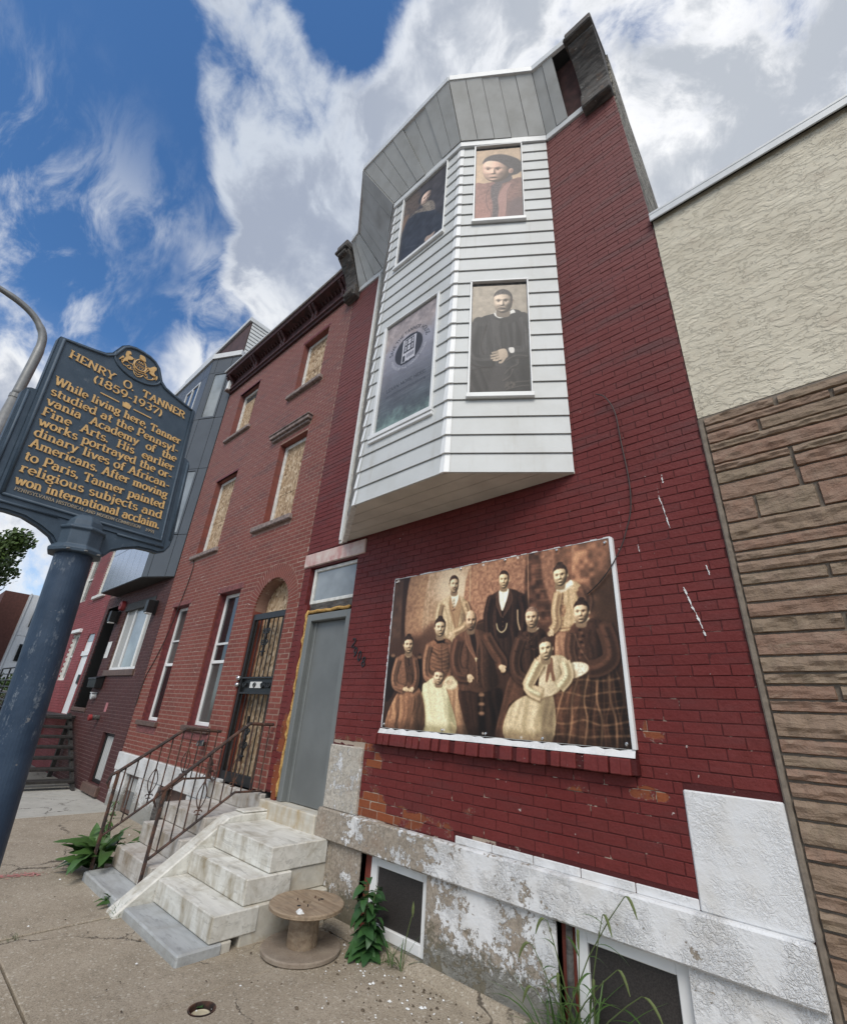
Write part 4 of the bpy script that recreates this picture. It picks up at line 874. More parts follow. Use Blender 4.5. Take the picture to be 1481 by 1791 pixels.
fit('vent_cap', 'small grey plastic vent under the black letterbox', 'vent', -12.9, 1.72, [('body', MB().tube([(-12.95, 0, 1.72), (-12.95, -.10, 1.70)], [.06, .07], 10), 'alu_cap'), ('hood', B(-13.02, -12.88, -.12, -.0, 1.77, 1.79), 'alu_cap')])

# ================================================================ red painted house with the arched white door (2902)
H2 = thing('brick_house', 'faded red painted house with arched white door at top of steps', 'house', (-17.2, 0, 0))
WN2 = [(-17.05, -16.38, 2.06, 3.36), (-16.2, -15.35, 4.40, 5.90), (-18.3, -17.35, 4.40, 5.95)]; A2X, A2R, A2Z = -15.16, .34, 3.05
def arch2(z):
    if z < 1.25 or z > A2Z + A2R: return None
    r = A2R if z < A2Z else math.sqrt(A2R ** 2 - (z - A2Z) ** 2); return (A2X - r, A2X + r)
joint_wall(H2, -19.6, -14.66, -.05, 9.0, WN2 + [(A2X - A2R, A2X + A2R, 1.25, A2Z + .2)], M['joint2'], y=.006)
brick_wall(H2, -19.6, -14.66, Z4, 8.9, WN2 + [arch2], M['paint2'])
backing(H2, -19.6, -14.66, -.1, 9.0)
pg = [(A2X - A2R - .03, 1.25), (A2X + A2R + .03, 1.25)] + [(A2X + (A2R + .03) * math.cos(math.pi * k / 12), A2Z + (A2R + .03) * math.sin(math.pi * k / 12)) for k in range(13)]
MB().prism(pg, 'y', .035, .07).build('door', M['vinyl'], H2); pg2 = [(A2X - A2R + .06, A2Z)] + [(A2X + (A2R - .06) * math.cos(math.pi * k / 12), A2Z + (A2R - .06) * math.sin(math.pi * k / 12)) for k in range(13)]
MB().prism(pg2, 'y', .025, .031).build('fanlight', M['glass_pale'], H2); B(A2X - A2R - .02, A2X + A2R + .02, .0, .06, 2.68, 2.80).build('door_head', M['vinyl'], H2)
B(A2X + .05, A2X + .2, .01, .06, 1.98, 2.2).build('door_lock', M['plastic_black'], H2)
for w_ in WN2: window(H2, *w_, M['vinyl_old'], M['glass_room'], y=.07, w_=.07, mid=(w_[2] + w_[3]) / 2, rev=M['vinyl_old'])
B(-17.15, -16.3, -.08, .05, 3.36, 3.46).build('window_head', M['vinyl'], H2, bevel=.01); B(-16.35, -15.25, -.07, .05, 4.30, 4.40).build('window_sill', M['vinyl_old'], H2, bevel=.01)
# open-tread steps and landing in front of it
st = thing('open_stairs', 'dark open-tread wooden steps up to the arched white door', 'stairs', (-13.6, -.6, 0))
nst = 7
for k in range(nst):
    xk, zk = -12.15 - k * .28, .17 + k * .178; MB().box(xk - .14, xk + .14, -1.35, -.12, zk - .05, zk).build('tread', M['black_wood'], st, bevel=.006)
for y in (-.125, -1.36): MB().prism([(-12.0, 0), (-11.85, 0), (-13.98, 1.31), (-14.2, 1.31)], 'y', y - .025, y + .025).build('stringer', M['black_wood'], st)
B(-16.8, -13.95, -1.36, -.0, 1.20, 1.26).build('landing', M['black_wood'], st, bevel=.006)
for x, y in ((-16.7, -1.3), (-14.0, -1.3), (-16.7, -.1), (-14.0, -.1)): B(x - .04, x + .04, y - .04, y + .04, 0, 1.2).build('post', M['black_wood'], st)
rl = thing('iron_railing', 'black railing of horizontal bars beside the arched white door', 'railing', (-15.5, -1.3, 1.26))
for x in (-16.75, -15.6, -14.75): B(x - .016, x + .016, -1.33, -1.298, 1.26, 2.22).build('post', M['iron'], rl)
for k in range(7): MB().tube([(-16.75, -1.314, 1.36 + k * .143), (-14.6, -1.314, 1.36 + k * .143)], .014 if k < 6 else .02, 6).build('rail', M['iron'], rl)

# ================================================================ shop next door: stucco over cut stone
SH = thing('stone_front_shop', 'low building of cream stucco over brown cut stone', 'building', (1.5, 0, 0))
B(-.42, 9., -.004, .30, 3.885, 6.21).build('stucco_wall', M['stucco'], SH)
B(-.42, 9., -.0, .30, -.1, 3.885).build('stone_backing', M['stone_joint'], SH); B(-.425, -.392, -.02, .1, -.1, 3.87).build('corner_joint', M['stone_joint'], SH, bevel=.008)
mb = MB(); mb.box(-.435, 9., -.06, .34, 6.25, 6.285); mb.box(-.435, 9., -.06, -.045, 6.17, 6.25); mb.build('roof_cap', M['alu_cap'], SH, bevel=.006); B(-.435, 9., -.03, .30, 6.21, 6.25).build('cap_timber', M['gap'], SH)
MB().quad((-.42, .3, 6.2), (9, .3, 6.2), (9, 9, 6.1), (-.42, 9, 6.1)).build('roof', M['roofing'], SH, fix=False)
rs = random.Random(21)
def stone_block(x0, x1, z0, z1):
    cx, cz = (x0 + x1) / 2, (z0 + z1) / 2; w_, h = x1 - x0, z1 - z0; nx, nz = max(6, int(w_ / .022)), max(5, int(h / .016)); vs = []; fs = []
    ph = rs.uniform(0, 99); amp = rs.uniform(.006, .014)
    crest = rs.uniform(.3, .7)
    for j in range(nz + 1):
        for i in range(nx + 1):
            u = 0 if i == 0 else 1 if i == nx else (.004 + (i - 1) / (nx - 2) * (w_ - .008)) / w_; v = 0 if j == 0 else 1 if j == nz else (.004 + (j - 1) / (nz - 2) * (h - .008)) / h; x = x0 + u * w_; z = z0 + v * h; edge = min(u * w_, (1 - u) * w_, v * h, (1 - v) * h)
            cl = crest + .22 * math.sin(u * 5 + ph) + .1 * math.sin(u * 13 + ph * 2)
            prof_ = .45 + (.75 * max(0, 1 - (v - cl) / .5) if v > cl else .75 * max(0, 1 - (cl - v) / .16))
            nse = math.sin(x * 31 + ph) * math.sin(z * 47 + ph * 1.7) + .6 * math.sin(x * 67 + z * 23 + ph * 3) + rs.uniform(-.5, .5)
            y = -(.012 + (amp * (1.3 * prof_ + .32 * nse)) * min(1, (edge + .004) / .008)) if edge > 1e-6 else -.002
            jx_ = rs.uniform(-.003, .003) if edge < 1e-6 else 0
            vs.append((x - cx + jx_, y, z - cz + (rs.uniform(-.003, .003) if edge < 1e-6 else 0)))
    for j in range(nz):
        for i in range(nx): a = j * (nx + 1) + i; fs.append((a, a + 1, a + nx + 2, a + nx + 1))
    me = MB().add(vs, fs).mesh('stone_block', M['stone'], fix=False)
    link_mesh('stone_block', me, SH, (cx - 1.5, 0, cz))
zc = .30; first = 0
while zc < 3.84:
    h = rs.choice((.06, .075, .075, .09, .105, .125, .16)); h = min(h, 3.868 - zc)
    if 3.868 - zc - h < .07: h = 3.868 - zc
    x = -.385; jn = .010
    while x < 2.6:
        w_ = rs.choice((.3, .42, .55, .7, .85)) if h < .14 else rs.choice((.16, .3, .42, .55))
        if x < -.3 and h >= .16: w_ = rs.choice((.17, .3))
        if h > .14 and rs.random() < .35 and w_ > .3:
            hz = h * rs.uniform(.42, .58); stone_block(x, x + w_, zc, zc + hz - jn / 2); stone_block(x, x + w_, zc + hz + jn / 2, zc + h - jn * .7)
        else: stone_block(x, x + w_, zc, zc + h - jn * .7)
        x += w_ + rs.uniform(.012, .022)
    zc += h + .004

# ================================================================ far end of the street
FB = thing('far_house', 'modern brown and white panelled house at far end of street', 'house', (-34, 3.2, 0))
B(-41, -33.0, -.55, .55, -.1, 6.62).build('brown_wall', M['brown_far'], FB)
B(-40, -32.6, .55, 6.5, -.1, 6.6).build('white_wall', M['white_far'], FB)
for k in range(8):
    for j in range(3): MB().box(-32.58, -32.55, .6 + k * .62, .6 + k * .62 + .61, .1 + j * 2.16, .1 + j * 2.16 + 2.14).build('panel', M['white_far'], FB)
B(-33.0, -32.5, .50, .56, 0, 6.62).build('corner_trim', M['white_far'], FB)
w_ = MB().box(-32.55, -32.50, .92, 1.5, 4.9, 5.8).build('window', M['plastic_black'], FB); B(-32.50, -32.49, .97, 1.45, 4.95, 5.32).build('pane', M['glass_pale'], w_); B(-32.50, -32.49, .97, 1.45, 5.38, 5.75).build('pane', M['glass_pale'], w_)
w_ = MB().box(-32.55, -32.50, .9, 1.7, 3.15, 4.0).build('window', M['plastic_black'], FB); B(-32.50, -32.49, .95, 1.65, 3.2, 3.95).build('pane', M['glass_dark'], w_)
B(-33.0, -32.4, 3.65, 3.72, 0, 1).build('edge', M['white_far'], FB) if False else None
fence = thing('chain_link_fence', 'grey chain-link fence with pipe rail before the hedge', 'fence', (-20.6, 0, 0))
for y in (-2.6, -.7, 1.2): MB().tube([(-20.6, y, -.1), (-20.6, y, 1.7)], .03, 8).build('post', M['galv'], fence)
MB().tube([(-20.6, -2.6, 1.68), (-20.6, 1.2, 1.68)], .022, 8).build('top_rail', M['galv'], fence)
wm = MB()
for k in range(46):
    y0 = -2.6 + k * .085 - .8
    for a, b_ in ((0, 1), (1, 0)):
        p = [(-20.6, y0 + (0 if a == 0 else 1.6), .05), (-20.6, y0 + (1.6 if a == 0 else 0), 1.65)]
        if -2.7 < min(p[0][1], p[1][1]) and max(p[0][1], p[1][1]) < 1.3: wm.tube(p, .004, 3)
tag(wm.build('wire_mesh', M['galv'], fence), kind='stuff')

# ---------------------------------------------------------------- foliage helpers
def leaf_mesh(name, L, Wd, m_, curl=.5, fold=.25, nl=7, wave=0., tip=1.2, base=.8):
    vs = []; fs = []
    for i in range(nl + 1):
        t = i / nl; w_ = Wd * (math.sin(math.pi * min(1, t ** base * .97 + .03)) ** .8) * (1 - .25 * t ** tip) / 2
        a = -curl * t; x = L * t * math.cos(a * .6); z = L * t * math.sin(a) * .7
        for s_ in (-1, -.5, 0, .5, 1):
            vs.append((x, s_ * w_, z + abs(s_) * w_ * fold + wave * math.sin(t * 17 + s_ * 2) * abs(s_) * w_))
    for i in range(nl):
        for j in range(4): a = i * 5 + j; fs.append((a, a + 1, a + 6, a + 5))
    return MB().add(vs, fs).mesh(name, m_, smooth=True, fix=False)
rl_ = random.Random(77)
LEAF = [leaf_mesh('leaf', 1, .62, M['leaf'], c, .22, wave=.10, base=.75) for c in (.35, .8, 1.2)]
DOCK = [leaf_mesh('leaf', 1, .38, M['leaf_dock'], c, .30, 9, .22, base=.9) for c in (.4, .9, 1.3)]
BLADE = [leaf_mesh('blade', 1, .055, M['leaf_grass'], c, .3, 8, 0, base=.6) for c in (.5, 1.2, 1.9)]
def leaf(par, me, p, az, el, L, roll=0.): return link_mesh('leaf', me, par, p, rot=(roll, -el, az), scale=L)
# big-leaved weed by the basement window
t = thing('weed', 'dark green broad-leaved weed growing beside the left cellar window', 'weed', (-3.33, -.15, 0))
for k in range(9):
    a = rl_.uniform(0, 6.28); h = rl_.uniform(.24, .44) if k else .50; tip = (.10 * math.cos(a), .075 * math.sin(a), h)
    MB().tube([(-3.33, -.15, -.01), (-3.33 + tip[0] * .5, -.15 + tip[1] * .5, h * .5), (-3.33 + tip[0], -.15 + tip[1], h)], [.007, .006, .003], 6).build('stem', M['stem'], t)
    for j in range(9):
        f_ = .12 + .88 * j / 8; az = a + j * 2.4 + rl_.uniform(-.4, .4)
        leaf(t, rl_.choice(LEAF), (tip[0] * f_, tip[1] * f_, h * f_), az, rl_.uniform(-.15, .55), rl_.uniform(.12, .19) * (1.15 - .45 * f_), rl_.uniform(-.4, .4))
# dock at the foot of the railing
t = thing('weed', 'large leafy dock weed with flower stalk under the iron railing', 'weed', (-6.42, -1.20, 0))
for j in range(46):
    az = math.pi + rl_.uniform(-2.2, 2.2) if j < 36 else rl_.uniform(0, 6.28)
    leaf(t, rl_.choice(DOCK), (rl_.uniform(-.08, .06), rl_.uniform(-.08, .08), rl_.uniform(.04, .2)), az, rl_.uniform(.35, 1.15), rl_.uniform(.26, .44), rl_.uniform(-.5, .5))
MB().tube([(-6.44, -1.18, 0), (-6.52, -1.15, .3), (-6.62, -1.12, .62)], [.008, .007, .003], 6).build('stem', M['stem'], t)
sh = MB()
for k in range(60):
    f_ = rl_.uniform(.5, 1.); p = Vector((-6.44 - .18 * f_, -1.18 + .06 * f_, .62 * f_)) + Vector((rl_.uniform(-.035, .035), rl_.uniform(-.035, .035), 0)); sh.lathe([(0, -.012), (.009, 0), (0, .012)], p, 5)
tag(sh.build('seed_head', M['leaf_dock'], t), kind='stuff')
for j in range(5): leaf(t, DOCK[1], (-.02 - .18 * (.4 + .1 * j), .06 * .5, .62 * (.4 + .1 * j)), j * 2.2, .3, .13)
t = thing('weed', 'small dock weed behind the steps by the brown cellar board', 'weed', (-7.35, -.28, 0))
for j in range(12): leaf(t, rl_.choice(DOCK), (rl_.uniform(-.04, .04), rl_.uniform(-.04, .04), .0), rl_.uniform(0, 6.28), rl_.uniform(.5, 1.25), rl_.uniform(.18, .34), rl_.uniform(-.5, .5))
t = thing('weed', 'light green rosette weed at foot of sloped stone curb', 'weed', (-5.46, -1.30, 0))
for j in range(18): leaf(t, rl_.choice(DOCK[:2]), (rl_.uniform(-.03, .03), rl_.uniform(-.03, .03), .02), j * 2.4, rl_.uniform(.15, .9), rl_.uniform(.09, .16), rl_.uniform(-.4, .4))
def tuft(label, x, y, n, h, r=.04, heads=0, blade='blade'):
    t = thing('grass_tuft', label, 'weed', (x, y, 0))
    for j in range(n):
        o = link_mesh('blade', rl_.choice(BLADE), t, (rl_.uniform(-r, r), rl_.uniform(-r, r), 0), rot=(rl_.uniform(-.4, .4), -rl_.uniform(.9, 1.45), rl_.uniform(0, 6.28)), scale=(h * rl_.uniform(.6, 1.2), h * rl_.uniform(.5, .9), h * rl_.uniform(.6, 1.2)))
    return t
tuft('tiny green sprig at foot of the marble steps', -5.17, -1.33, 34, .12, .05)
tuft('thin grass tuft beside the broad-leaved weed', -3.10, -.09, 22, .17, .05)
t = tuft('small grass sprig with one seed head under left cellar window', -2.98, -.10, 7, .26, .02)
MB().tube([(-2.98, -.10, 0), (-2.95, -.11, .2), (-2.90, -.12, .34)], .0035, 5).build('stem', M['stem'], t); MB().lathe([(0, -.05), (.01, -.02), (.011, .01), (0, .05)], (-2.89, -.12, .385), 6).build('seed_head', M['seedhead'], t)
tuft('sparse green sprout in the pavement joint', -5.14, -2.06, 16, .06, .04)
# foxtail grass in front of the right cellar window
t = thing('tall_grass', 'tall foxtail grass clump in front of right cellar window', 'grass clump', (-1.62, -.10, 0))
for j in range(64):
    x, y = rl_.gauss(0, .10), rl_.uniform(-.06, .05); link_mesh('blade', rl_.choice(BLADE), t, (x, y, 0), rot=(rl_.uniform(-.3, .3), -rl_.uniform(1.0, 1.5), rl_.uniform(0, 6.28)), scale=(rl_.uniform(.25, .6), rl_.uniform(.2, .36), rl_.uniform(.25, .6)))
for tx, tz, lean in ((-1.27, .84, .1), (-1.78, .60, -.1), (-1.86, .47, -.12), (-1.40, .73, .08), (-1.35, .50, .1), (-1.24, .42, .16), (-1.55, .62, 0), (-1.87, .26, -.1), (-1.48, .42, 0), (-1.70, .38, 0)):
    bx, by = rl_.uniform(-1.72, -1.52), -.10 + rl_.uniform(-.03, .03); pts = [(bx + (tx - bx) * f_ ** 1.6, by - .03 * f_, tz * f_) for f_ in (0, .3, .6, .85, 1.)]; pts += [(tx + lean * (.14 * q), by - .04 - .003 * q, tz + .022 * math.sin(q * .55) - .0035 * q * q) for q in (1, 2, 3, 4, 5)]
    MB().tube(pts, [.004, .004, .0035, .003, .0025] + [.0018] * 5, 5).build('stem', M['stem'], t)
    MB().tube(pts[-5:], [.003, .0075, .0085, .007, .0025], 8).build('seed_head', M['seedhead'], t)
    for f_ in (.35, .6, .8): link_mesh('blade', rl_.choice(BLADE), t, (bx + (tx - bx) * f_ ** 1.6 + 1.62, by - .03 * f_ + .10, tz * f_), rot=(0, -rl_.uniform(.2, .8), rl_.uniform(0, 6.28)), scale=(rl_.uniform(.14, .26), rl_.uniform(.2, .3), .2))
# hedge and tree at the end
def crown(name, par, m_, n, fn, sz):
    vs = []; fs = []; rr = random.Random(len(name) + n)
    for k in range(n):
        p = fn(rr); s_ = sz * rr.uniform(.6, 1.4); a = Vector((rr.gauss(0, 1), rr.gauss(0, 1), rr.gauss(0, 1))).normalized(); b_ = a.orthogonal().normalized() * s_; c = a.cross(b_).normalized() * s_ * .6
        q = len(vs); vs += [tuple(p - b_), tuple(p + c), tuple(p + b_), tuple(p - c)]; fs.append((q, q + 1, q + 2, q + 3))
    return tag(MB().add(vs, fs).build(name, m_, par, fix=False), kind='stuff')
hg = thing('hedge', 'dense green hedge behind the chain-link fence', 'hedge', (-22.2, 0, 0))
hb = random.Random(4); bl = [(Vector((-22.2 + hb.uniform(-.6, .6), hb.uniform(-3.2, 2.4), hb.uniform(.3, 2.0))), hb.uniform(.35, .6)) for _ in range(26)]
def hf(rr):
    c, r = rr.choice(bl); d = Vector((rr.gauss(0, 1), rr.gauss(0, 1), rr.gauss(0, 1))).normalized(); return c + d * r * rr.uniform(.75, 1.1)
crown('foliage', hg, M['leaf_tree'], 16000, hf, .07)
MB().box(-22.5, -21.9, -3., 2.2, -.1, 1.7).build('woody_core', M['bark'], hg)
for k in range(12): MB().tube([(-22.2 + hb.uniform(-.4, .4), -3 + k * .45, -.1), (-22.2, -3 + k * .45 + .1, 1.2)], .03, 5).build('stem', M['bark'], hg)
tr = thing('street_tree', 'leafy green tree beyond the modern brown house', 'tree', (-30, -2.9, 0))
MB().tube([(-30, -2.9, -.2), (-30.1, -2.9, 2.5), (-30, -2.8, 5.0), (-30, -2.7, 7.2)], [.24, .2, .14, .05], 9).build('trunk', M['bark'], tr)
tb = []
for k in range(9):
    a = k * 2.4; e = Vector((-30 + 1.5 * math.cos(a), -2.8 + 1.45 * math.sin(a), 5.6 + (k % 4) * .75)); MB().tube([(-30.05, -2.85, 3.6 + .25 * k), tuple(e.lerp(Vector((-30, -2.8, 5)), .4)), tuple(e)], [.07, .045, .02], 6).build('limb', M['bark'], tr); tb.append((e, .85)); tb.append((e + Vector((hb.uniform(-.6, .6), hb.uniform(-.6, .6), hb.uniform(0, .9))), .6))
def tf(rr):
    c, r = rr.choice(tb); d = Vector((rr.gauss(0, 1), rr.gauss(0, 1), rr.gauss(0, 1))).normalized(); return c + d * r * rr.uniform(.35, 1.1)
crown('crown', tr, M['leaf_tree'], 13000, tf, .10)

# ================================================================ stoops
T8 = thing('marble_steps', 'weathered white marble steps up to the grey steel door', 'steps', (-4.6, -.6, 0))
B(-5.13, -4.02, -1.32, -.98, -.05, .062).build('base_slab', M['bluestone'], T8, bevel=.012)
def stepb(par, nm, m_, x0, x1, y0, y1, z0, z1, bev=.008):
    mb = MB(); mb.box(x0, x1, y0, y1, z0, z1); return mb.build(nm, m_, par, bevel=bev)
stepb(T8, 'step', M['marble'], -5.125, -4.035, -1.09, -.70, .066, .232); stepb(T8, 'step', M['marble'], -5.125, -4.075, -.835, -.40, .236, .412); stepb(T8, 'step', M['marble'], -5.125, -4.10, -.625, -.02, .416, .602)
B(-5.1, -4.045, -.83, .0, -.05, .234).build('riser_block', M['marble_wall'], T8, bevel=.01); B(-5.1, -4.115, -.61, -.0, .236, .414).build('riser_block', M['marble_wall'], T8, bevel=.01); B(-4.2, -4.03, -1.05, -.90, -.02, .06).build('riser_block', M['marble_wall'], T8, bevel=.01)
ck = MB(); ck.prism([(-1.385, -.02), (-1.385, .02), (-1.34, .05), (-.50, .655), (-.36, .668), (-.05, .668), (-.05, -.02)], 'x', -5.325, -5.132); ck.build('side_curb', M['marble'], T8, bevel=.012)
B(-5.325, -5.14, -.352, -.06, .672, .69).build('curb_cap', M['marble'], T8, bevel=.008)
T6 = thing('stone_steps', 'dirty stone steps between rusty railings below the barred door', 'steps', (-5.85, -.6, 0))
B(-6.30, -5.34, -1.33, -1.0, -.05, .075).build('base_slab', M['bluestone'], T6, bevel=.012)
stepb(T6, 'step', M['marble6'], -6.33, -5.34, -1.08, -.7, .078, .262); stepb(T6, 'step', M['marble6'], -6.36, -5.34, -.86, -.5, .266, .452); stepb(T6, 'step', M['marble6'], -6.42, -5.34, -.66, -.05, .456, .622)
B(-6.3, -5.36, -.8, -.05, -.05, .26).build('riser_block', M['marble6'], T6); B(-6.38, -5.36, -.62, -.05, .26, .454).build('riser_block', M['marble6'], T6)
def railing(label, x, base, foot, top, flat, low0, low1, n):
    t = thing('iron_railing', label, 'railing', (x, -.9, 0))
    f0 = Vector((x, *foot)); tp = Vector((x, *top)); fl_ = Vector((x, *flat))
    MB().tube([tuple(Vector((x, *base))), tuple(f0)], .019, 6).build('post', M['rust_iron'], t)
    pts = [tuple(f0 + Vector((0, -.05, -.16))), tuple(f0 + Vector((0, -.085, -.10))), tuple(f0 + Vector((0, -.06, -.03))), tuple(f0), tuple(tp), tuple(fl_)]
    MB().tube(pts, [.008, .012, .018, .02, .02, .018], 8).build('hand_rail', M['rust_iron'], t)
    a, b_ = Vector((x, *low0)), Vector((x, *low1)); MB().tube([tuple(a), tuple(b_), (x, flat[0], low1[1] - .0)], .013, 6).build('lower_rail', M['rust_iron'], t)
    for k in range(n):
        f_ = (k + .6) / n; yy = f0.y + (fl_.y - f0.y) * f_
        zt = f0.z + (tp.z - f0.z) * min(1, (yy - f0.y) / (tp.y - f0.y)); zb = a.z + (b_.z - a.z) * min(1, max(0, (yy - a.y) / (b_.y - a.y)))
        MB().tube([(x, yy, zb), (x, yy, zt)], .0085, 6).build('baluster', M['rust_iron'], t)
        if k in (3, 6):
            zc_ = (zb + zt) / 2 - .08; o = MB()
            for s_ in (-1, 1): o.tube([(x + .0, yy + s_ * .05 * math.sin(math.pi * q), zc_ + .26 * q - .13) for q in np.linspace(0, 1, 9)], .006, 5); o.tube([(x, yy + s_ * (.02 + .02 * math.cos(q)), zc_ - .15 + .02 * math.sin(q)) for q in np.linspace(0, 5, 10)], .006, 5)
            o.build('ornament', M['rust_iron'], t)
    return t
railing('rusty stair railing on the far side of dirty stone steps', -6.33, (-1.26, -.02), (-1.275, .955), (-.66, 1.40), (-.20, 1.385), (-1.26, .355), (-.55, .86), 10)
railing('rusty stair railing next to the marble side curb', -5.40, (-1.13, .05), (-1.115, .905), (-.34, 1.52), (-.03, 1.52), (-1.11, .32), (-.36, .83), 10)

# ================================================================ cable reel
CRX, CRY = -3.70, -.49
t = thing('cable_reel', 'empty wooden cable reel standing on the pavement as a table', 'cable reel', (CRX, CRY, 0))
MB().lathe([(0, 0), (.300, 0), (.307, .006), (.307, .026), (.298, .033), (0, .033)], (CRX, CRY, .003), 56).build('bottom_flange', M['reeldust'], t)
dm = MB()
for k in range(18):
    a0, a1 = 2 * math.pi * k / 18 + .004, 2 * math.pi * (k + 1) / 18 - .004; P_ = lambda r, a, z: (CRX + r * math.cos(a), CRY + r * math.sin(a), z)
    MB().hexa([P_(.118, a0, .036), P_(.118, a1, .036), P_(.10, a1, .036), P_(.10, a0, .036)], [P_(.118, a0, .268), P_(.118, a1, .268), P_(.10, a1, .268), P_(.10, a0, .268)]).build('stave', M['reelwood'], t)
MB().lathe([(.034, .268), (.288, .268), (.296, .274), (.296, .280), (.2935, .282), (.296, .284), (.296, .294), (.289, .300), (.034, .300), (.034, .268)], (CRX, CRY, 0), 64).build('top_flange', M['reelwood'], t)
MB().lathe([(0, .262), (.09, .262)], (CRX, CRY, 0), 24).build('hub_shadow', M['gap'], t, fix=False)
for dx_, dy_ in ((-.075, -.04), (.04, .085), (.085, -.055), (-.03, .1)): MB().tube([(CRX + dx_, CRY + dy_, .298), (CRX + dx_, CRY + dy_, .315)], .005, 6).build('bolt', M['rust_iron'], t)
for dx_, dy_ in ((.03, -.10), (.02, .13)): MB().lathe([(0, .3012), (.016, .3012)], (CRX + dx_, CRY + dy_, 0), 12).build('hole', M['gap'], t, fix=False)
def scrap(name, label, cat, x, y, z, r, m_, seed, flat=.25):
    rr = random.Random(seed); n = 9; top = [(r * rr.uniform(.6, 1.1) * math.cos(2 * math.pi * k / n), r * rr.uniform(.45, .8) * math.sin(2 * math.pi * k / n)) for k in range(n)]
    mb = MB(); mb.add([(x + a, y + b_, z) for a, b_ in top] + [(x + a * .6, y + b_ * .6, z + r * flat * rr.uniform(.4, 1.1)) for a, b_ in top] + [(x, y, z + r * flat * .8)], [(k, (k + 1) % n, n + (k + 1) % n, n + k) for k in range(n)] + [(n + k, n + (k + 1) % n, 2 * n) for k in range(n)])
    o = mb.build(name, m_); return tag(o, label, cat)
scrap('paper_scrap', 'crumpled white paper lying on top of the cable reel', 'litter', CRX + .155, CRY - .175, .3005, .045, M['litter_white'], 1, .5)
scrap('paper_scrap', 'torn white scrap on the pavement below the foxtail grass', 'litter', -2.28, -.30, .003, .035, M['litter_white'], 2)
scrap('paper_scrap', 'small white scrap on the pavement near the grass tuft', 'litter', -2.62, -.42, .003, .018, M['litter_white'], 3)
rr = random.Random(8); lt = MB(); lt2 = MB()
for k in range(520):
    x, y = (rr.uniform(-3.9, -1.6), -abs(rr.gauss(0, .38)) - .05) if k < 380 else (rr.uniform(-8, -2.5), rr.uniform(-2.1, -.2))
    if math.hypot(x - CRX, y - CRY) < .32 or (-6.4 < x < -4.0 and y > -1.35) or y < -2.15: continue
    r = rr.uniform(.0025, .008) if rr.random() < .85 else rr.uniform(.008, .014); a = rr.uniform(0, 3); tgt = lt if rr.random() < .6 else lt2
    tgt.add([(x + r * math.cos(a + q * 1.57) * (1.6 if q % 2 else 1), y + r * math.sin(a + q * 1.57), .003) for q in range(4)] + [(x, y, .003 + r * .8)], [(0, 1, 4), (1, 2, 4), (2, 3, 4), (3, 0, 4)])
tag(lt.build('debris', M['soil'], None), 'dark grit and leaf crumbs scattered over the pavement', 'debris', kind='stuff'); tag(lt2.build('debris', M['litter_white'], None), 'white paint flakes fallen along the foot of wall', 'debris', kind='stuff')
# cleanout in the pavement
t = thing('drain_cleanout', 'open round drain cleanout sunk in the pavement', 'drain', (CAPX, CAPY, 0))
MB().lathe([(.0815, .004), (.072, .004), (.070, -.06), (.0, -.062)], (CAPX, CAPY, 0), 40).build('rim', M['rust_iron'], t, fix=False)
MB().lathe([(.055, -.06), (.055, -.018), (.048, -.016), (.044, -.02), (.0, -.026)], (CAPX + .006, CAPY - .006, 0), 32).build('pipe', M['pipe_cream'], t)
for j in range(4): leaf(t, LEAF[0], (-.06, .02, -.02), j * 1.7, .6, .035)
# loose cable on the wall and over the print
pts = [(-1.14, -.03, 4.46), (-1.06, -.035, 4.38), (-1.0, -.02, 4.2), (-.985, -.015, 3.9), (-.965, -.015, 3.52), (-.98, -.02, 3.27), (-1.03, -.03, 3.1), (-1.08, -.04, 2.97), (-1.17, -.055, 2.82), (-1.27, -.06, 2.71), (-1.37, -.05, 2.64)]
def smooth(P, n=4):
    out_ = []; P = [Vector(p) for p in P]
    for i in range(len(P) - 1):
        a, b_, c, d = P[max(i - 1, 0)], P[i], P[i + 1], P[min(i + 2, len(P) - 1)]
        for k in range(n): q = k / n; out_.append(tuple(.5 * ((2 * b_) + (c - a) * q + (2 * a - 5 * b_ + 4 * c - d) * q * q + (3 * b_ - a - 3 * c + d) * q ** 3)))
    return out_ + [tuple(P[-1])]
tag(MB().tube(smooth(pts), .0045, 6).build('loose_cable', M['cable_black']), 'loose black cable hanging down the wall across the family print', 'cable')
pts = [(-9.55, -.012, 4.42), (-9.40, -.012, 4.2), (-9.42, -.012, 3.9), (-9.50, -.012, 3.56), (-9.62, -.012, 3.1), (-9.76, -.012, 2.76), (-9.98, -.012, 2.4), (-10.2, -.012, 2.08), (-10.26, -.012, 1.6)]
tag(MB().tube(smooth(pts), .008, 5).build('wall_cable', M['cable_black']), 'thin dark cable running down the boarded brick house', 'cable')
scrap('hanging_bundle', 'black rag bundle under the sill of right ground window', 'rag', -7.1, -.08, 1.16, .09, M['plastic_black'], 5, .9)
rw = MB(); rr = random.Random(31)
for k in range(14):
    p = Vector((-6.48, -.14, .84)); q = [p]
    for j in range(6): p = p + Vector((rr.uniform(-.05, .05), rr.uniform(-.03, .03), rr.uniform(-.03, .08))); q.append(p)
    rw.tube([tuple(v) for v in q], .005, 4)
tag(rw.build('dry_vine', M['rust_iron']), 'tangled dry brown vine at foot of barred door', 'vine')

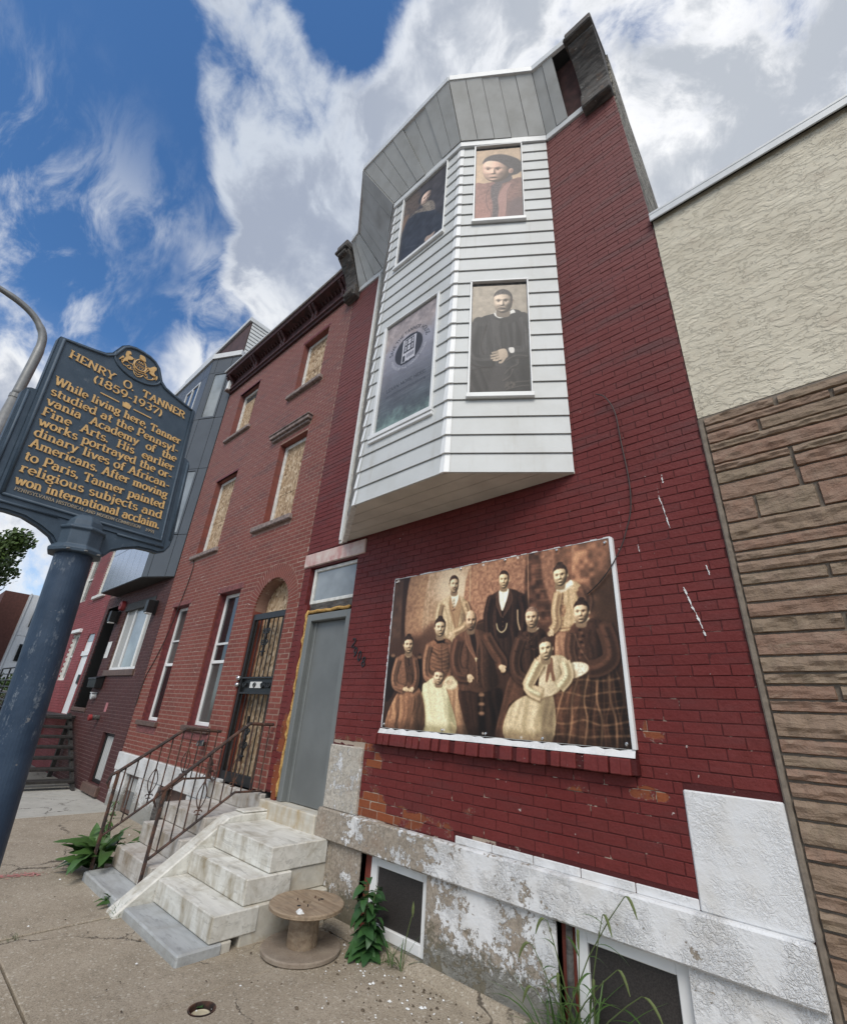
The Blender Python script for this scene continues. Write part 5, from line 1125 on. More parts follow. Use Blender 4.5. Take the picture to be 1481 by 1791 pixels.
rr = random.Random(61); mb = MB()
for k in range(150):
    c_ = rr.choice(((-6.78, -1.86), (-6.72, -1.66), (-6.74, -1.74))); x, y, r_ = c_[0] + rr.gauss(0, .035), c_[1] + rr.gauss(0, .055), rr.uniform(.003, .014); q = [rr.uniform(.6, 1.2) for _ in range(6)]
    mb.add([(x + r_ * q[i] * math.cos(i * 1.047), y + r_ * q[i] * math.sin(i * 1.047), .0065 + k * .00001) for i in range(6)], [(0, 1, 2, 3, 4, 5)])
tag(mb.build('paint_mark', plain('pink_spray', (.50, .20, .18), .8), fix=False), 'faded pink spray-paint mark on the pavement near the marker post', 'paint mark')
# ================================================================ historical marker
SG = thing('historical_marker', 'navy blue historical marker with raised gold lettering on round post', 'sign')
SD, SU = Vector((-.1754389, .9831370, .0516022)), Vector((-.0362957, -.0588386, .9976075)); SN = SD.cross(SU)
half = [(0, 3.100), (.032, 3.098), (.06, 3.087), (.083, 3.066), (.096, 3.036), (.108, 3.008), (.13, 2.990), (.165, 2.979), (.22, 2.966), (.281, 2.951), (.284, 2.945), (.284, 2.70), (.30, 2.698), (.313, 2.69), (.32, 2.67), (.322, 2.32), (.315, 2.275), (.297, 2.245), (.27, 2.233), (.235, 2.235), (.19, 2.232), (.14, 2.214), (.10, 2.192), (.078, 2.165)]
CX = .0095
ol = [(CX + a, b_) for a, b_ in half] + [(CX - a, b_) for a, b_ in half[:0:-1]]
def plate_mesh(poly, y0, y1, name, m_, parent, bev=.007):
    bm = bmesh.new(); vs = [bm.verts.new((a, y0, b_)) for a, b_ in poly]; f0 = bm.faces.new(vs)
    r = bmesh.ops.extrude_face_region(bm, geom=[f0]); bmesh.ops.translate(bm, verts=[v for v in r['geom'] if isinstance(v, bmesh.types.BMVert)], vec=(0, y1 - y0, 0))
    bmesh.ops.recalc_face_normals(bm, faces=bm.faces[:])
    if bev: bmesh.ops.bevel(bm, geom=[e for e in bm.edges if abs(e.verts[0].co.y - e.verts[1].co.y) < 1e-6], offset=bev, segments=2, affect='EDGES', clamp_overlap=True)
    bmesh.ops.triangulate(bm, faces=[f for f in bm.faces if len(f.verts) > 8])
    me = bpy.data.meshes.new(name); bm.to_mesh(me); bm.free(); me.materials.append(m_); o = bpy.data.objects.new(name, me); COL.objects.link(o); o.parent = parent; return o
plate_mesh(ol, -.016, .022, 'plate', M['navy'], SG)
mp = [(CX + a, b_) for a, b_ in half[:11]] + [(CX + .284, 2.262), (CX - .284, 2.262)] + [(CX - a, b_) for a, b_ in half[10:0:-1]]
plate_mesh(mp, -.020, -.0155, 'panel', M['navy'], SG, .003)
rim = []
for a, b_ in half[:11]: rim.append((a, b_))
inn = [(0, 3.088), (.03, 3.086), (.053, 3.078), (.073, 3.06), (.085, 3.032), (.097, 3.0), (.122, 2.979), (.16, 2.968), (.22, 2.954), (.268, 2.943), (.268, 2.62), (.268, 2.286)]
path = [(CX - a, -.0205, b_) for a, b_ in inn[::-1]] + [(CX + a, -.0205, b_) for a, b_ in inn[1:]]; path.append(path[0])
mb = MB(); mb.tube(path, .0062, 8); mb.tube([(CX - .305, -.0175, 2.262), (CX - .1, -.0175, 2.262)], .005, 6); mb.tube([(CX + .1, -.0175, 2.262), (CX + .285, -.0175, 2.262)], .005, 6)
mb.tube([(CX + s_ * .306, -.016, z) for s_ in (-1,) for z in (2.68, 2.3)], .005, 6); mb.tube([(CX + .306, -.016, 2.68), (CX + .306, -.016, 2.3)], .005, 6)
mb.tube([(CX + .098 * math.cos(t), -.0205, 3.004 + .062 * math.sin(t)) for t in np.linspace(math.pi * .93, math.pi * 2.07, 24)], .0055, 6)
mb.build('raised_border', M['navy'], SG, smooth=True)
# post and collar
MB().lathe([(0, -.02), (.0585, -.02), (.0585, 1.0), (.0575, 2.18), (0, 2.18)], (0, 0, 0), 40).build('post', M['navy_pole'], SG, smooth=False)
for p in SG.children[-1].data.polygons: p.use_smooth = abs(p.normal.z) < .5
cl = MB(); cl.lathe([(0, 2.145), (.084, 2.145), (.086, 2.158), (.074, 2.172), (.074, 2.225), (.082, 2.232), (.080, 2.24), (.066, 2.246), (.062, 2.268), (.046, 2.290), (.02, 2.300), (0, 2.302)], (0, 0, 0), 8)
cl.build('collar', M['navy'], SG, bevel=.002)
for a in (-2.2, -1.57 + .0, -.95): MB().lathe([(0, 0), (.006, .0), (.006, .004), (0, .005)], (.083 * math.cos(a), .083 * math.sin(a), 2.148), 6).build('bolt', M['galv'], SG)
# ---- slab-serif letters built as strokes: (kind, points); S = serif bar (x, y, half width)
def arcp(cx, cy, rx, ry, a0, a1, n=12): return [(cx + rx * math.cos(math.radians(a0 + (a1 - a0) * k / n)), cy + ry * math.sin(math.radians(a0 + (a1 - a0) * k / n))) for k in range(n + 1)]
XH = .64; l = lambda *p: list(p); GL = {}
def G(ch, w_, *st): GL[ch] = (w_, st)
V = lambda x, a, b_: l((x, a), (x, b_))
def SF(x, y, h=.15): return ('S', x, y, h)
G('A', .86, l((.12, 0), (.43, 1)), l((.43, 1), (.74, 0)), l((.24, .36), (.62, .36)), SF(.12, 0), SF(.74, 0)); G('C', .78, arcp(.42, .5, .34, .5, 50, 310, 16))
G('E', .72, V(.16, 0, 1), l((.16, .97), (.62, .97)), l((.16, .5), (.5, .5)), l((.16, .03), (.64, .03)), V(.62, .8, .98), V(.64, .03, .22), SF(.14, 0, .12)); G('F', .70, V(.16, 0, 1), l((.16, .97), (.64, .97)), l((.16, .5), (.5, .5)), V(.64, .76, .98), SF(.16, 0, .17))
G('H', .92, V(.18, 0, 1), V(.74, 0, 1), l((.18, .5), (.74, .5)), SF(.18, 0), SF(.74, 0), SF(.18, 1), SF(.74, 1)); G('I', .4, V(.2, 0, 1), SF(.2, 0), SF(.2, 1)); G('L', .68, V(.16, 0, 1), l((.16, .03), (.62, .03)), V(.62, .03, .22), SF(.16, 1))
G('M', 1.0, V(.16, 0, 1), V(.84, 0, 1), l((.16, 1), (.5, .2)), l((.5, .2), (.84, 1)), SF(.16, 0, .12), SF(.84, 0, .12)); G('N', .92, V(.17, 0, 1), V(.75, 0, 1), l((.17, 1), (.75, 0)), SF(.17, 0, .13), SF(.17, 1, .12), SF(.75, 1, .13))
G('O', .92, arcp(.46, .5, .37, .5, 0, 360, 20)); G('P', .76, V(.18, 0, 1), l((.18, .97), (.42, .97)) + arcp(.42, .72, .26, .25, 90, -90, 10) + l((.18, .47)), SF(.18, 0, .17)); G('R', .86, V(.18, 0, 1), l((.18, .97), (.42, .97)) + arcp(.42, .74, .25, .23, 90, -90, 10) + l((.18, .51)), l((.42, .5), (.74, 0)), SF(.18, 0), SF(.76, 0, .08))
G('S', .7, arcp(.35, .74, .24, .24, 20, 250, 12) + arcp(.35, .26, .26, .25, 70, -160, 12)); G('T', .8, V(.4, 0, 1), l((.06, .97), (.74, .97)), V(.07, .78, .98), V(.73, .78, .98), SF(.4, 0, .17)); G('U', .86, l((.16, 1), (.16, .3)) + arcp(.43, .3, .27, .3, 180, 360, 10) + l((.70, 1)), SF(.16, 1), SF(.70, 1)); G('V', .84, l((.1, 1), (.42, 0)), l((.42, 0), (.74, 1)), SF(.1, 1), SF(.74, 1))
G('W', 1.18, l((.1, 1), (.34, 0)), l((.34, 0), (.59, .95)), l((.59, .95), (.83, 0)), l((.83, 0), (1.08, 1)), SF(.1, 1), SF(1.08, 1), SF(.59, 1, .1)); G('Y', .84, l((.1, 1), (.42, .48)), l((.74, 1), (.42, .48)), V(.42, 0, .5), SF(.1, 1), SF(.74, 1), SF(.42, 0)); G('K', .86, V(.18, 0, 1), l((.18, .4), (.7, 1)), l((.36, .6), (.74, 0)), SF(.18, 0), SF(.18, 1), SF(.76, 0, .1), SF(.7, 1, .1))
G('G', .86, arcp(.44, .5, .35, .5, 50, 330, 16), V(.76, .1, .42), SF(.72, .42, .13)); G('D', .86, V(.18, 0, 1), l((.18, .97), (.38, .97)) + arcp(.38, .5, .34, .47, 90, -90, 14) + l((.18, .03)), SF(.14, 0, .1), SF(.14, 1, .1))
G('a', .68, arcp(.30, .44, .20, .2, 160, 0, 8) + l((.50, .08), (.60, .03)), arcp(.28, .2, .2, .2, 60, 300, 12) + l((.50, .16)), l((.28, .39), (.5, .40))); G('b', .7, V(.16, 0, 1), arcp(.38, .32, .22, .32, 130, -130, 14), SF(.12, 1, .08)); G('c', .6, arcp(.34, .32, .25, .32, 45, 315, 14)); G('d', .72, V(.54, 0, 1), arcp(.32, .32, .24, .32, 50, 310, 14), SF(.5, 1, .1), SF(.6, 0, .1))
G('e', .62, l((.1, .35), (.54, .35)) + arcp(.33, .34, .24, .3, 0, 305, 16)); G('f', .46, l((.2, 0), (.2, .74)) + arcp(.36, .76, .16, .22, 180, 50, 6), l((.04, XH), (.42, XH)), SF(.2, 0)); G('g', .66, arcp(.30, .4, .2, .22, 0, 360, 14), arcp(.31, -.08, .25, .17, 0, 360, 14), l((.2, .2), (.16, .1), (.4, .06)), l((.48, .52), (.62, .62))); G('h', .76, V(.17, 0, 1), arcp(.36, .36, .2, .27, 170, 0, 8) + l((.56, 0)), SF(.17, 0), SF(.58, 0), SF(.12, 1, .08))
G('i', .38, V(.19, 0, XH), SF(.19, 0), SF(.14, XH, .09), ('D', .18, .88, .1)); G('j', .36, l((.2, XH), (.2, -.08)) + arcp(.06, -.08, .14, .17, 0, -100, 6), SF(.15, XH, .09), ('D', .19, .88, .1)); G('k', .74, V(.17, 0, 1), l((.17, .26), (.52, XH)), l((.3, .38), (.6, 0)), SF(.17, 0), SF(.12, 1, .08), SF(.62, 0, .1), SF(.52, XH, .11)); G('l', .38, V(.19, 0, 1), SF(.19, 0), SF(.14, 1, .09)); G('m', 1.08, V(.17, 0, XH), arcp(.34, .38, .19, .25, 170, 0, 8) + l((.53, 0)), arcp(.71, .38, .19, .25, 170, 0, 8) + l((.90, 0)), SF(.17, 0, .13), SF(.53, 0, .13), SF(.91, 0, .13), SF(.12, XH, .08))
G('n', .76, V(.17, 0, XH), arcp(.36, .37, .2, .26, 170, 0, 8) + l((.56, 0)), SF(.17, 0), SF(.58, 0), SF(.12, XH, .08)); G('o', .68, arcp(.34, .32, .26, .32, 0, 360, 18)); G('p', .72, V(.18, -.3, XH), arcp(.40, .32, .23, .32, 130, -130, 14), SF(.18, -.3), SF(.13, XH, .08)); G('r', .56, V(.18, 0, XH), arcp(.38, .36, .2, .26, 170, 50, 6), SF(.18, 0, .16), SF(.13, XH, .08)); G('s', .54, arcp(.28, .47, .17, .16, 30, 250, 9) + arcp(.28, .165, .19, .16, 70, -150, 9))
G('t', .46, l((.2, .86), (.2, .18)) + arcp(.32, .17, .13, .16, 180, 310, 6), l((.04, XH), (.42, XH))); G('u', .76, l((.17, XH), (.17, .24)) + arcp(.36, .24, .19, .23, 180, 340, 8), V(.57, 0, XH), SF(.12, XH, .09), SF(.52, XH, .09), SF(.63, 0, .09)); G('v', .68, l((.1, XH), (.34, 0)), l((.34, 0), (.58, XH)), SF(.1, XH, .12), SF(.58, XH, .11)); G('w', .96, l((.1, XH), (.29, 0)), l((.29, 0), (.48, .58)), l((.48, .58), (.67, 0)), l((.67, 0), (.86, XH)), SF(.1, XH, .12), SF(.86, XH, .11)); G('y', .68, l((.1, XH), (.35, 0)), l((.58, XH), (.28, -.2), (.12, -.26)), SF(.1, XH, .12), SF(.58, XH, .11))
G('.', .3, ('D', .14, .07, .1)); G(',', .3, ('D', .14, .07, .1), l((.18, .06), (.08, -.14))); G('-', .46, l((.06, .33), (.40, .33))); G('(', .42, arcp(.5, .42, .34, .62, 125, 235, 10)); G(')', .42, arcp(-.08, .42, .34, .62, 55, -55, 10)); G(' ', .42)
G('0', .7, arcp(.35, .5, .26, .5, 0, 360, 18)); G('1', .5, V(.26, 0, 1), l((.26, 1), (.08, .82)), SF(.26, 0)); G('2', .68, arcp(.34, .72, .25, .27, 165, -35, 10) + l((.08, .03), (.62, .03)), V(.61, .03, .2)); G('3', .66, arcp(.30, .75, .23, .23, 150, -70, 10), arcp(.30, .27, .26, .26, 80, -155, 10)); G('5', .68, l((.56, .97), (.16, .97), (.14, .55)) + arcp(.33, .33, .25, .3, 125, -150, 12)); G('7', .66, l((.08, .8), (.08, .97), (.6, .97), (.26, 0))); G('8', .7, arcp(.35, .75, .21, .23, 0, 360, 14), arcp(.35, .26, .26, .26, 0, 360, 14)); G('9', .7, arcp(.34, .68, .24, .3, 0, 360, 14), l((.58, .66), (.54, .3), (.3, .0)))
GL[':'] = (.3, (('D', .14, .1, .1), ('D', .14, .5, .1)))
def glyph_strokes(ch):
    """polylines with half widths, in letter units"""
    w_, st = GL[ch]; out_ = []
    for s_ in st:
        if s_ and s_[0] == 'S': out_.append(([(s_[1] - s_[3], s_[2] + (.032 if s_[2] <= .01 and s_[2] > -.2 else -.032)), (s_[1] + s_[3], s_[2] + (.032 if s_[2] <= .01 and s_[2] > -.2 else -.032))], 'h'))
        elif s_ and s_[0] == 'D': out_.append((arcp(s_[1], s_[2], .045, .045, 0, 360, 8), 'd'))
        else: out_.append((s_, 'v'))
    return w_, out_
def text_width(t): return sum(GL[c][0] for c in t)
def letter_line(parent, t, s0, s1, base, cap, y, m_, thick=.085, thin=.038, depth=.004, name='text_line'):
    tw = text_width(t); k = (s1 - s0) / tw; x = s0; kx = k; e = 0; single = len(t) == 1
    line = None if single else thing(name, None, None)
    if line: line.parent = parent
    o = None
    for ch in t:
        w_, sts = glyph_strokes(ch); mb = MB()
        for pts, kind in sts:
            e += 1; yo = y - depth - (e % 7) * .00006; n = len(pts); P = [(x + a * kx, base + b_ * cap) for a, b_ in pts]; Lf = []; Rt = []
            for i in range(n):
                a, b_ = P[max(i - 1, 0)], P[min(i + 1, n - 1)]
                if kind != 'v' and n == 9: a, b_ = P[i - 1 if i else n - 2], P[(i + 1) if i < n - 1 else 1]
                elif n > 4 and P[0] == P[-1] or (abs(P[0][0] - P[-1][0]) + abs(P[0][1] - P[-1][1]) < 1e-7): a, b_ = P[i - 1 if i else n - 2], P[i + 1 if i < n - 1 else 1]
                dx_, dz_ = b_[0] - a[0], b_[1] - a[1]; L_ = math.hypot(dx_, dz_) or 1; dx_ /= L_; dz_ /= L_
                hw = (thin + (thick - thin) * abs(dz_) ** 1.3 if kind == 'v' else thin * .95 if kind == 'h' else .05) * cap
                Lf.append((P[i][0] - dz_ * hw, P[i][1] + dx_ * hw)); Rt.append((P[i][0] + dz_ * hw, P[i][1] - dx_ * hw))
            vs = [(a, yo, b_) for a, b_ in Lf] + [(a, yo, b_) for a, b_ in Rt] + [(a, y + .001, b_) for a, b_ in Lf] + [(a, y + .001, b_) for a, b_ in Rt]; fs = []
            for i in range(n - 1): fs += [(i, n + i, n + i + 1, i + 1), (i, i + 1, 2 * n + i + 1, 2 * n + i), (n + i, 3 * n + i, 3 * n + i + 1, n + i + 1)]
            fs += [(0, 2 * n, 3 * n, n), (n - 1, 2 * n - 1, 4 * n - 1, 3 * n - 1)]; mb.add(vs, fs)
        x += w_ * kx
        if mb.v: o = mb.build(name if single else 'letter', m_, parent if single else line, fix=True)
    return line or o
YF = -.0198
def center(t, base, cap, width, **kw): return letter_line(SG, t, CX - width / 2, CX + width / 2, base, cap, YF, M['gold'], **kw)
center('HENRY  O.  TANNER', 2.882, .034, .478, thick=.095, thin=.045); center('(1859-1937)', 2.833, .034, .285, thick=.095, thin=.045)
for a, b_ in ((-.094, -.022), (.036, .112)): MB().box(a, b_, YF - .003, YF, 2.800, 2.8045).build('rule', M['gold'], SG)
MB().prism([(-.006, 2.792), (.021, 2.792), (.025, 2.812), (.018, 2.812), (.015, 2.817), (.0, 2.817), (-.003, 2.812), (-.010, 2.812)], 'y', YF - .003, YF).build('keystone', M['gold'], SG)
TX = [('While living here, Tanner', 2.746), ('studied at the Pennsyl-', 2.698), ('vania  Academy  of  the', 2.654), ('Fine  Arts.  His  earlier', 2.608), ('works portrayed the or-', 2.566), ('dinary lives of African-', 2.520), ('Americans. After moving', 2.475), ('to Paris, Tanner painted', 2.423), ('religious subjects and', 2.377), ('won international acclaim.', 2.331)]
for t, bz in TX: letter_line(SG, t, -.240, .257, bz, .0345, YF, M['gold'], thick=.090, thin=.042)
letter_line(SG, 'PENNSYLVANIA HISTORICAL AND MUSEUM COMMISSION', -.233, .185, 2.309, .0115, YF, M['gold_dull'], thick=.075, thin=.06, depth=.0025); letter_line(SG, '1991', .205, .243, 2.307, .0115, YF, M['gold_dull'], thick=.075, thin=.06, depth=.0025)
# crest: two horses, eagle and shield in low relief
cr = thing('crest', None, None); cr.parent = SG
CP = {'horse': [[(-253, 127), (-252, 193), (-216, 222), (-188, 211), (-175, 169), (-202, 166), (-208, 133), (-152, 135), (-126, 118), (-145, 79), (-201, 46), (-199, 10), (-237, -5), (-263, -67), (-265, -31), (-261, 36), (-236, 74)],
                [(127, 114), (161, 130), (189, 171), (220, 203), (259, 203), (269, 162), (244, 105), (247, 59), (283, 37), (265, 15), (220, 11), (178, 28), (177, 65), (149, 83)]],
      'tail': [[(-323, -34), (-312, 16), (-290, 65), (-270, 57), (-273, 27), (-292, 21), (-304, -15)], [(283, 37), (312, 48), (322, 7), (309, -40), (293, -4)]],
      'eagle': [[(-43, 272), (3, 280), (35, 275), (65, 212), (63, 191), (19, 186), (-20, 194), (-34, 203)]]}
q_ = lambda p: (CX + p[0] / 4000, 3.0 + p[1] / 4000)
for nm, polys in CP.items():
    for P in polys: MB().prism([q_(p) for p in P], 'y', -.026, -.0195).build(nm, M['gold'], cr)
o = MB()
for t_, r in (([(-260, -60), (-230, -85), (-190, -80), (-150, -105), (-110, -95), (-75, -75), (-40, -140), (10, -165), (60, -140), (95, -80), (130, -95), (165, -110), (205, -95), (245, -70), (262, -20)], .0022), ([(-97, -25), (-45, -61), (16, -72), (69, -51), (111, -40), (153, -28)], .002), ([(-126, 118), (-96, 145), (-99, 96), (-105, 7), (-60, -30)], .002), ([(85, 131), (127, 114), (117, 59), (97, -12)], .002), ([(-179, -68), (-151, -37), (-120, -51), (-124, -91), (-156, -105)], .002), ([(121, -51), (157, -44), (167, -84), (135, -107)], .002), ([(-203, 26), (-161, 2), (-121, 13)], .0022), ([(151, 75), (125, 27), (107, -24)], .0022), ([(-262, 20), (-285, -20), (-262, -62)], .002), ([(262, 20), (290, -20), (250, -70)], .002), ([(-40, -100), (10, -120), (60, -100)], .002)):
    o.tube([(q_(p)[0], -.0215, q_(p)[1]) for p in t_], r, 5)
o.build('scrollwork', M['gold'], cr)
o = MB(); o.tube([(CX + .0025 + .0245 * math.cos(t), -.0215, 3.018 + .0275 * math.sin(t) - .003 * math.cos(2 * t)) for t in np.linspace(0, 2 * math.pi, 25)], .0028, 6)
for dz_, hw in ((.012, .014), (.002, .021), (-.004, .021)): o.tube([(CX + .0025 - hw, -.0205, 3.018 + dz_), (CX + .0025 + hw, -.0205, 3.018 + dz_)], .0014, 5)
for dx_ in (-.011, 0, .011): o.lathe([(0, -.004), (.0035, 0), (0, .004)], (CX + .0025 + dx_, -.0205, 3.006), 5)
for dx_ in (-.008, 0, .008): o.lathe([(0, -.006), (.003, 0), (0, .008)], (CX + .0025 + dx_, -.0205, 3.033), 5)
o.build('shield', M['gold'], cr)
SG.matrix_world = Matrix(((SD.x, -SN.x, SU.x, -1.92577), (SD.y, -SN.y, SU.y, -2.96271), (SD.z, -SN.z, SU.z, 0), (0, 0, 0, 1)))
# house numerals on the red wall
def num(ch, x, z, hgt, tilt):
    mb = letter_line(H8, ch, 0, .062, 0, hgt, -.002, M['iron'], thick=.075, thin=.05, depth=.008, name='numeral'); mb.data.transform(Matrix.Translation((-0, 0, 0)))
    return mb
for ch, x, z, a in (('2', -4.15, 2.385, .15), ('9', -4.105, 2.285, .2), ('0', -4.02, 2.235, .1), ('8', -3.945, 2.175, .12)):
    o = num(ch, x, z, .098, a); off = Vector((-2.9, 0, 0)); o.data.transform(Matrix.Translation(off)); o.location = (x + 2.9, 0, z); o.rotation_euler = (0, a, 0)
# street lamp behind the marker
lp = thing('street_lamp', 'grey metal lamp post with arm curving over the street', 'street lamp', (-6.0, -3.55, 0))
sc = 6 / 5; P_ = lambda y, z: (-6.0, -3.4 + (y + 3.4) * sc, 1.68 + (z - 1.68) * sc)
MB().tube([(-6.0, P_(-3.48, 0)[1], -.15), P_(-3.475, 3.2), P_(-3.48, 4.08)], [.072, .058, .050], 14).build('pole', M['galv'], lp, smooth=True); MB().tube([P_(-3.479, 4.05), P_(-3.48, 4.09)], .055, 14).build('joint_ring', M['galv'], lp)
MB().tube(smooth([P_(-3.48, 4.08), P_(-3.484, 4.35), P_(-3.49, 4.6), P_(-3.512, 4.75), P_(-3.56, 4.84), P_(-3.65, 4.93), P_(-3.78, 4.99), P_(-3.95, 5.02), P_(-4.4, 5.08), P_(-5.1, 5.14)]), [.047] * 9 + [.042] * 8 + [.036] * 10 + [.032] * 10, 12).build('arm', M['galv'], lp, smooth=True)
hx, hy, hz = P_(-5.1, 5.14); MB().hexa([(hx - .13, hy + .1, hz - .07), (hx + .13, hy + .1, hz - .07), (hx + .10, hy - .6, hz - .05), (hx - .10, hy - .6, hz - .05)], [(hx - .10, hy + .1, hz + .06), (hx + .10, hy + .1, hz + .06), (hx + .06, hy - .55, hz + .05), (hx - .06, hy - .55, hz + .05)]).build('lamp_head', M['galv'], lp, bevel=.02)
B(-6.13, -5.87, P_(-3.48, 0)[1] - .13, P_(-3.48, 0)[1] + .13, -.02, .12).build('base_box', M['galv'], lp, bevel=.02)
# ================================================================ the flat prints, painted here stroke by stroke
def homog(src, dst):
    A = []
    for (x, y), (u, v) in zip(src, dst): A += [[x, y, 1, 0, 0, 0, -u * x, -u * y, -u], [0, 0, 0, x, y, 1, -v * x, -v * y, -v]]
    return np.linalg.svd(np.array(A, float))[2][-1].reshape(3, 3)
def vnoise(h, w_, cell, seed):
    r = np.random.RandomState(seed); gy, gx = int(h / cell) + 3, int(w_ / cell) + 3; g_ = r.rand(gy, gx); y = np.arange(h) / cell; x = np.arange(w_) / cell
    y0, x0 = y.astype(int), x.astype(int); fy, fx = y - y0, x - x0; fy = fy * fy * (3 - 2 * fy); fx = fx * fx * (3 - 2 * fx)
    a = g_[np.ix_(y0, x0)] * (1 - fx) + g_[np.ix_(y0, x0 + 1)] * fx; b_ = g_[np.ix_(y0 + 1, x0)] * (1 - fx) + g_[np.ix_(y0 + 1, x0 + 1)] * fx
    return a * (1 - fy[:, None]) + b_ * fy[:, None]
def blur(m_, r):
    r = int(round(r))
    if r < 1: return m_
    k = np.ones(2 * r + 1) / (2 * r + 1)
    for _ in range(2):
        p = np.pad(m_, r, mode='edge'); c = np.cumsum(np.pad(p, ((1, 0), (0, 0))), 0); p = (c[2 * r + 1:] - c[:-2 * r - 1]) / (2 * r + 1)
        c = np.cumsum(np.pad(p, ((0, 0), (1, 0))), 1); m_ = (c[:, 2 * r + 1:] - c[:, :-2 * r - 1]) / (2 * r + 1)
    return m_
class Print:
    def __init__(s, W_, H_, corners, bg):
        s.W, s.H = W_, H_; s.img = np.ones((H_, W_, 3)) * np.array(bg, float); s.clip = None; s.h = homog(corners, [(0, 0), (W_, 0), (W_, H_), (0, H_)])
    def t(s, P):
        P = np.asarray(P, float); q = np.c_[P, np.ones(len(P))] @ s.h.T; return q[:, :2] / q[:, 2:]
    def curve(s, P, n=5, closed=True):
        P = np.asarray(P, float); N = len(P); o = []
        for i in range(N if closed else N - 1):
            a, b_, c, d = (P[(i - 1) % N], P[i], P[(i + 1) % N], P[(i + 2) % N]) if closed else (P[max(i - 1, 0)], P[i], P[i + 1], P[min(i + 2, N - 1)])
            for k in range(n): q = k / n; o.append(.5 * (2 * b_ + (c - a) * q + (2 * a - 5 * b_ + 4 * c - d) * q * q + (3 * b_ - a - 3 * c + d) * q ** 3))
        if not closed: o.append(P[-1])
        return np.array(o)
    def fill(s, P, col, soft=1, al=1., shade=None, tex=None):
        m_ = max(2, int(soft * 2) + 2); x0, y0 = np.floor(P.min(0)).astype(int) - m_; x1, y1 = np.ceil(P.max(0)).astype(int) + m_
        x0, y0, x1, y1 = max(0, x0), max(0, y0), min(s.W, x1), min(s.H, y1)
        if x1 <= x0 or y1 <= y0: return
        ss = 2; X = (np.arange((x1 - x0) * ss) + .5) / ss + x0; Y = (np.arange((y1 - y0) * ss) + .5) / ss + y0; ins = np.zeros((len(Y), len(X)), bool)
        for (ax, ay), (bx, by) in zip(P, np.roll(P, -1, 0)):
            if ay == by: continue
            rows = ((Y >= min(ay, by)) & (Y < max(ay, by))).nonzero()[0]
            if len(rows): xi = ax + (Y[rows] - ay) * (bx - ax) / (by - ay); ins[rows] ^= X[None, :] < xi[:, None]
        mk = ins.reshape(y1 - y0, ss, x1 - x0, ss).mean((1, 3)); mk = blur(mk, soft) * al; mk = mk * s.clip[y0:y1, x0:x1] if s.clip is not None else mk; c = np.ones((y1 - y0, x1 - x0, 3)) * np.array(col, float)
        if shade:
            u = (np.arange(x0, x1) - P[:, 0].mean()) / max(1, np.ptp(P[:, 0])) * 2; v = (np.arange(y0, y1) - P[:, 1].mean()) / max(1, np.ptp(P[:, 1])) * 2; c *= (1 + shade[2] * (u[None] * shade[0] + v[:, None] * shade[1])).clip(.15, 2)[..., None]
        if tex: c *= (1 + tex[0] * (vnoise(y1 - y0, x1 - x0, tex[1], abs(int(P[0, 0] * 7 + P[0, 1])) % 9999) - .5) * 2)[..., None]
        r = s.img[y0:y1, x0:x1]; r[:] = r * (1 - mk[..., None]) + c * mk[..., None]
    def P(s, pts, col, soft=1, al=1., shade=None, tex=None, sm=True): s.fill(s.curve(s.t(pts)) if sm else s.t(pts), col, soft, al, shade, tex)
    def E(s, cx, cy, rx, ry, col, soft=1, al=1., shade=None, rot=0., tex=None):
        a = np.linspace(0, 2 * np.pi, 28, endpoint=False); c, q = math.cos(rot), math.sin(rot); x, y = rx * np.cos(a), ry * np.sin(a); s.fill(s.t(np.c_[cx + x * c - y * q, cy + x * q + y * c]), col, soft, al, shade, tex)
    def Ln(s, pts, w_, col, al=1., soft=.6, sm=True):
        p = s.t(pts); p = s.curve(p, 5, False) if sm and len(p) > 2 else p; d = np.gradient(p, axis=0) if len(p) > 1 else p; d /= np.maximum(1e-6, np.hypot(*d.T))[:, None]; nn = np.c_[-d[:, 1], d[:, 0]] * w_ / 2; s.fill(np.r_[p + nn, (p - nn)[::-1]], col, soft, al)
    def face(s, cx, cy, rx, ry, sk=(205, 165, 122), hair=(38, 26, 20), style='short', turn=0., tilt=0., beard=False, dk=(48, 30, 22), neck=True, iso=None):
        """a head shaded from a small relief of brow, sockets, nose, cheeks and chin"""
        if neck: s.P([(cx - rx * .48, cy + ry * .55), (cx + rx * .52, cy + ry * .55), (cx + rx * .58, cy + ry * 1.3), (cx - rx * .56, cy + ry * 1.3)], tuple(k * .62 for k in sk), 1.2)
        c = s.t([(cx, cy)])[0]; ax = (s.t([(cx + rx, cy)]) - s.t([(cx - rx, cy)]))[0] / 2; ay = (s.t([(cx, cy + ry)]) - s.t([(cx, cy - ry)]))[0] / 2
        if iso: ax, ay = np.array([iso[0], 0.]), np.array([0., iso[1]])
        ct, st_ = math.cos(tilt), math.sin(tilt); A = np.array([ax, ay]).T @ np.array([[ct, -st_], [st_, ct]]); ext = np.abs(A).sum(1) * 1.45
        x0, y0 = np.floor(c - ext).astype(int).clip(0); x1, y1 = np.minimum(np.ceil(c + ext).astype(int), (s.W, s.H)); SS = 3
        X, Y = np.meshgrid((np.arange((x1 - x0) * SS) + .5) / SS + x0 - c[0], (np.arange((y1 - y0) * SS) + .5) / SS + y0 - c[1]); I_ = np.linalg.inv(A); x, y = I_[0, 0] * X + I_[0, 1] * Y, I_[1, 0] * X + I_[1, 1] * Y
        sm = lambda v, lo, hi: (lambda t: t * t * (3 - 2 * t))(((v - lo) / (hi - lo)).clip(0, 1)); g = lambda v, q: np.exp(-(v / q) ** 2); pxs = 1.6 / max(6., np.hypot(*ax))
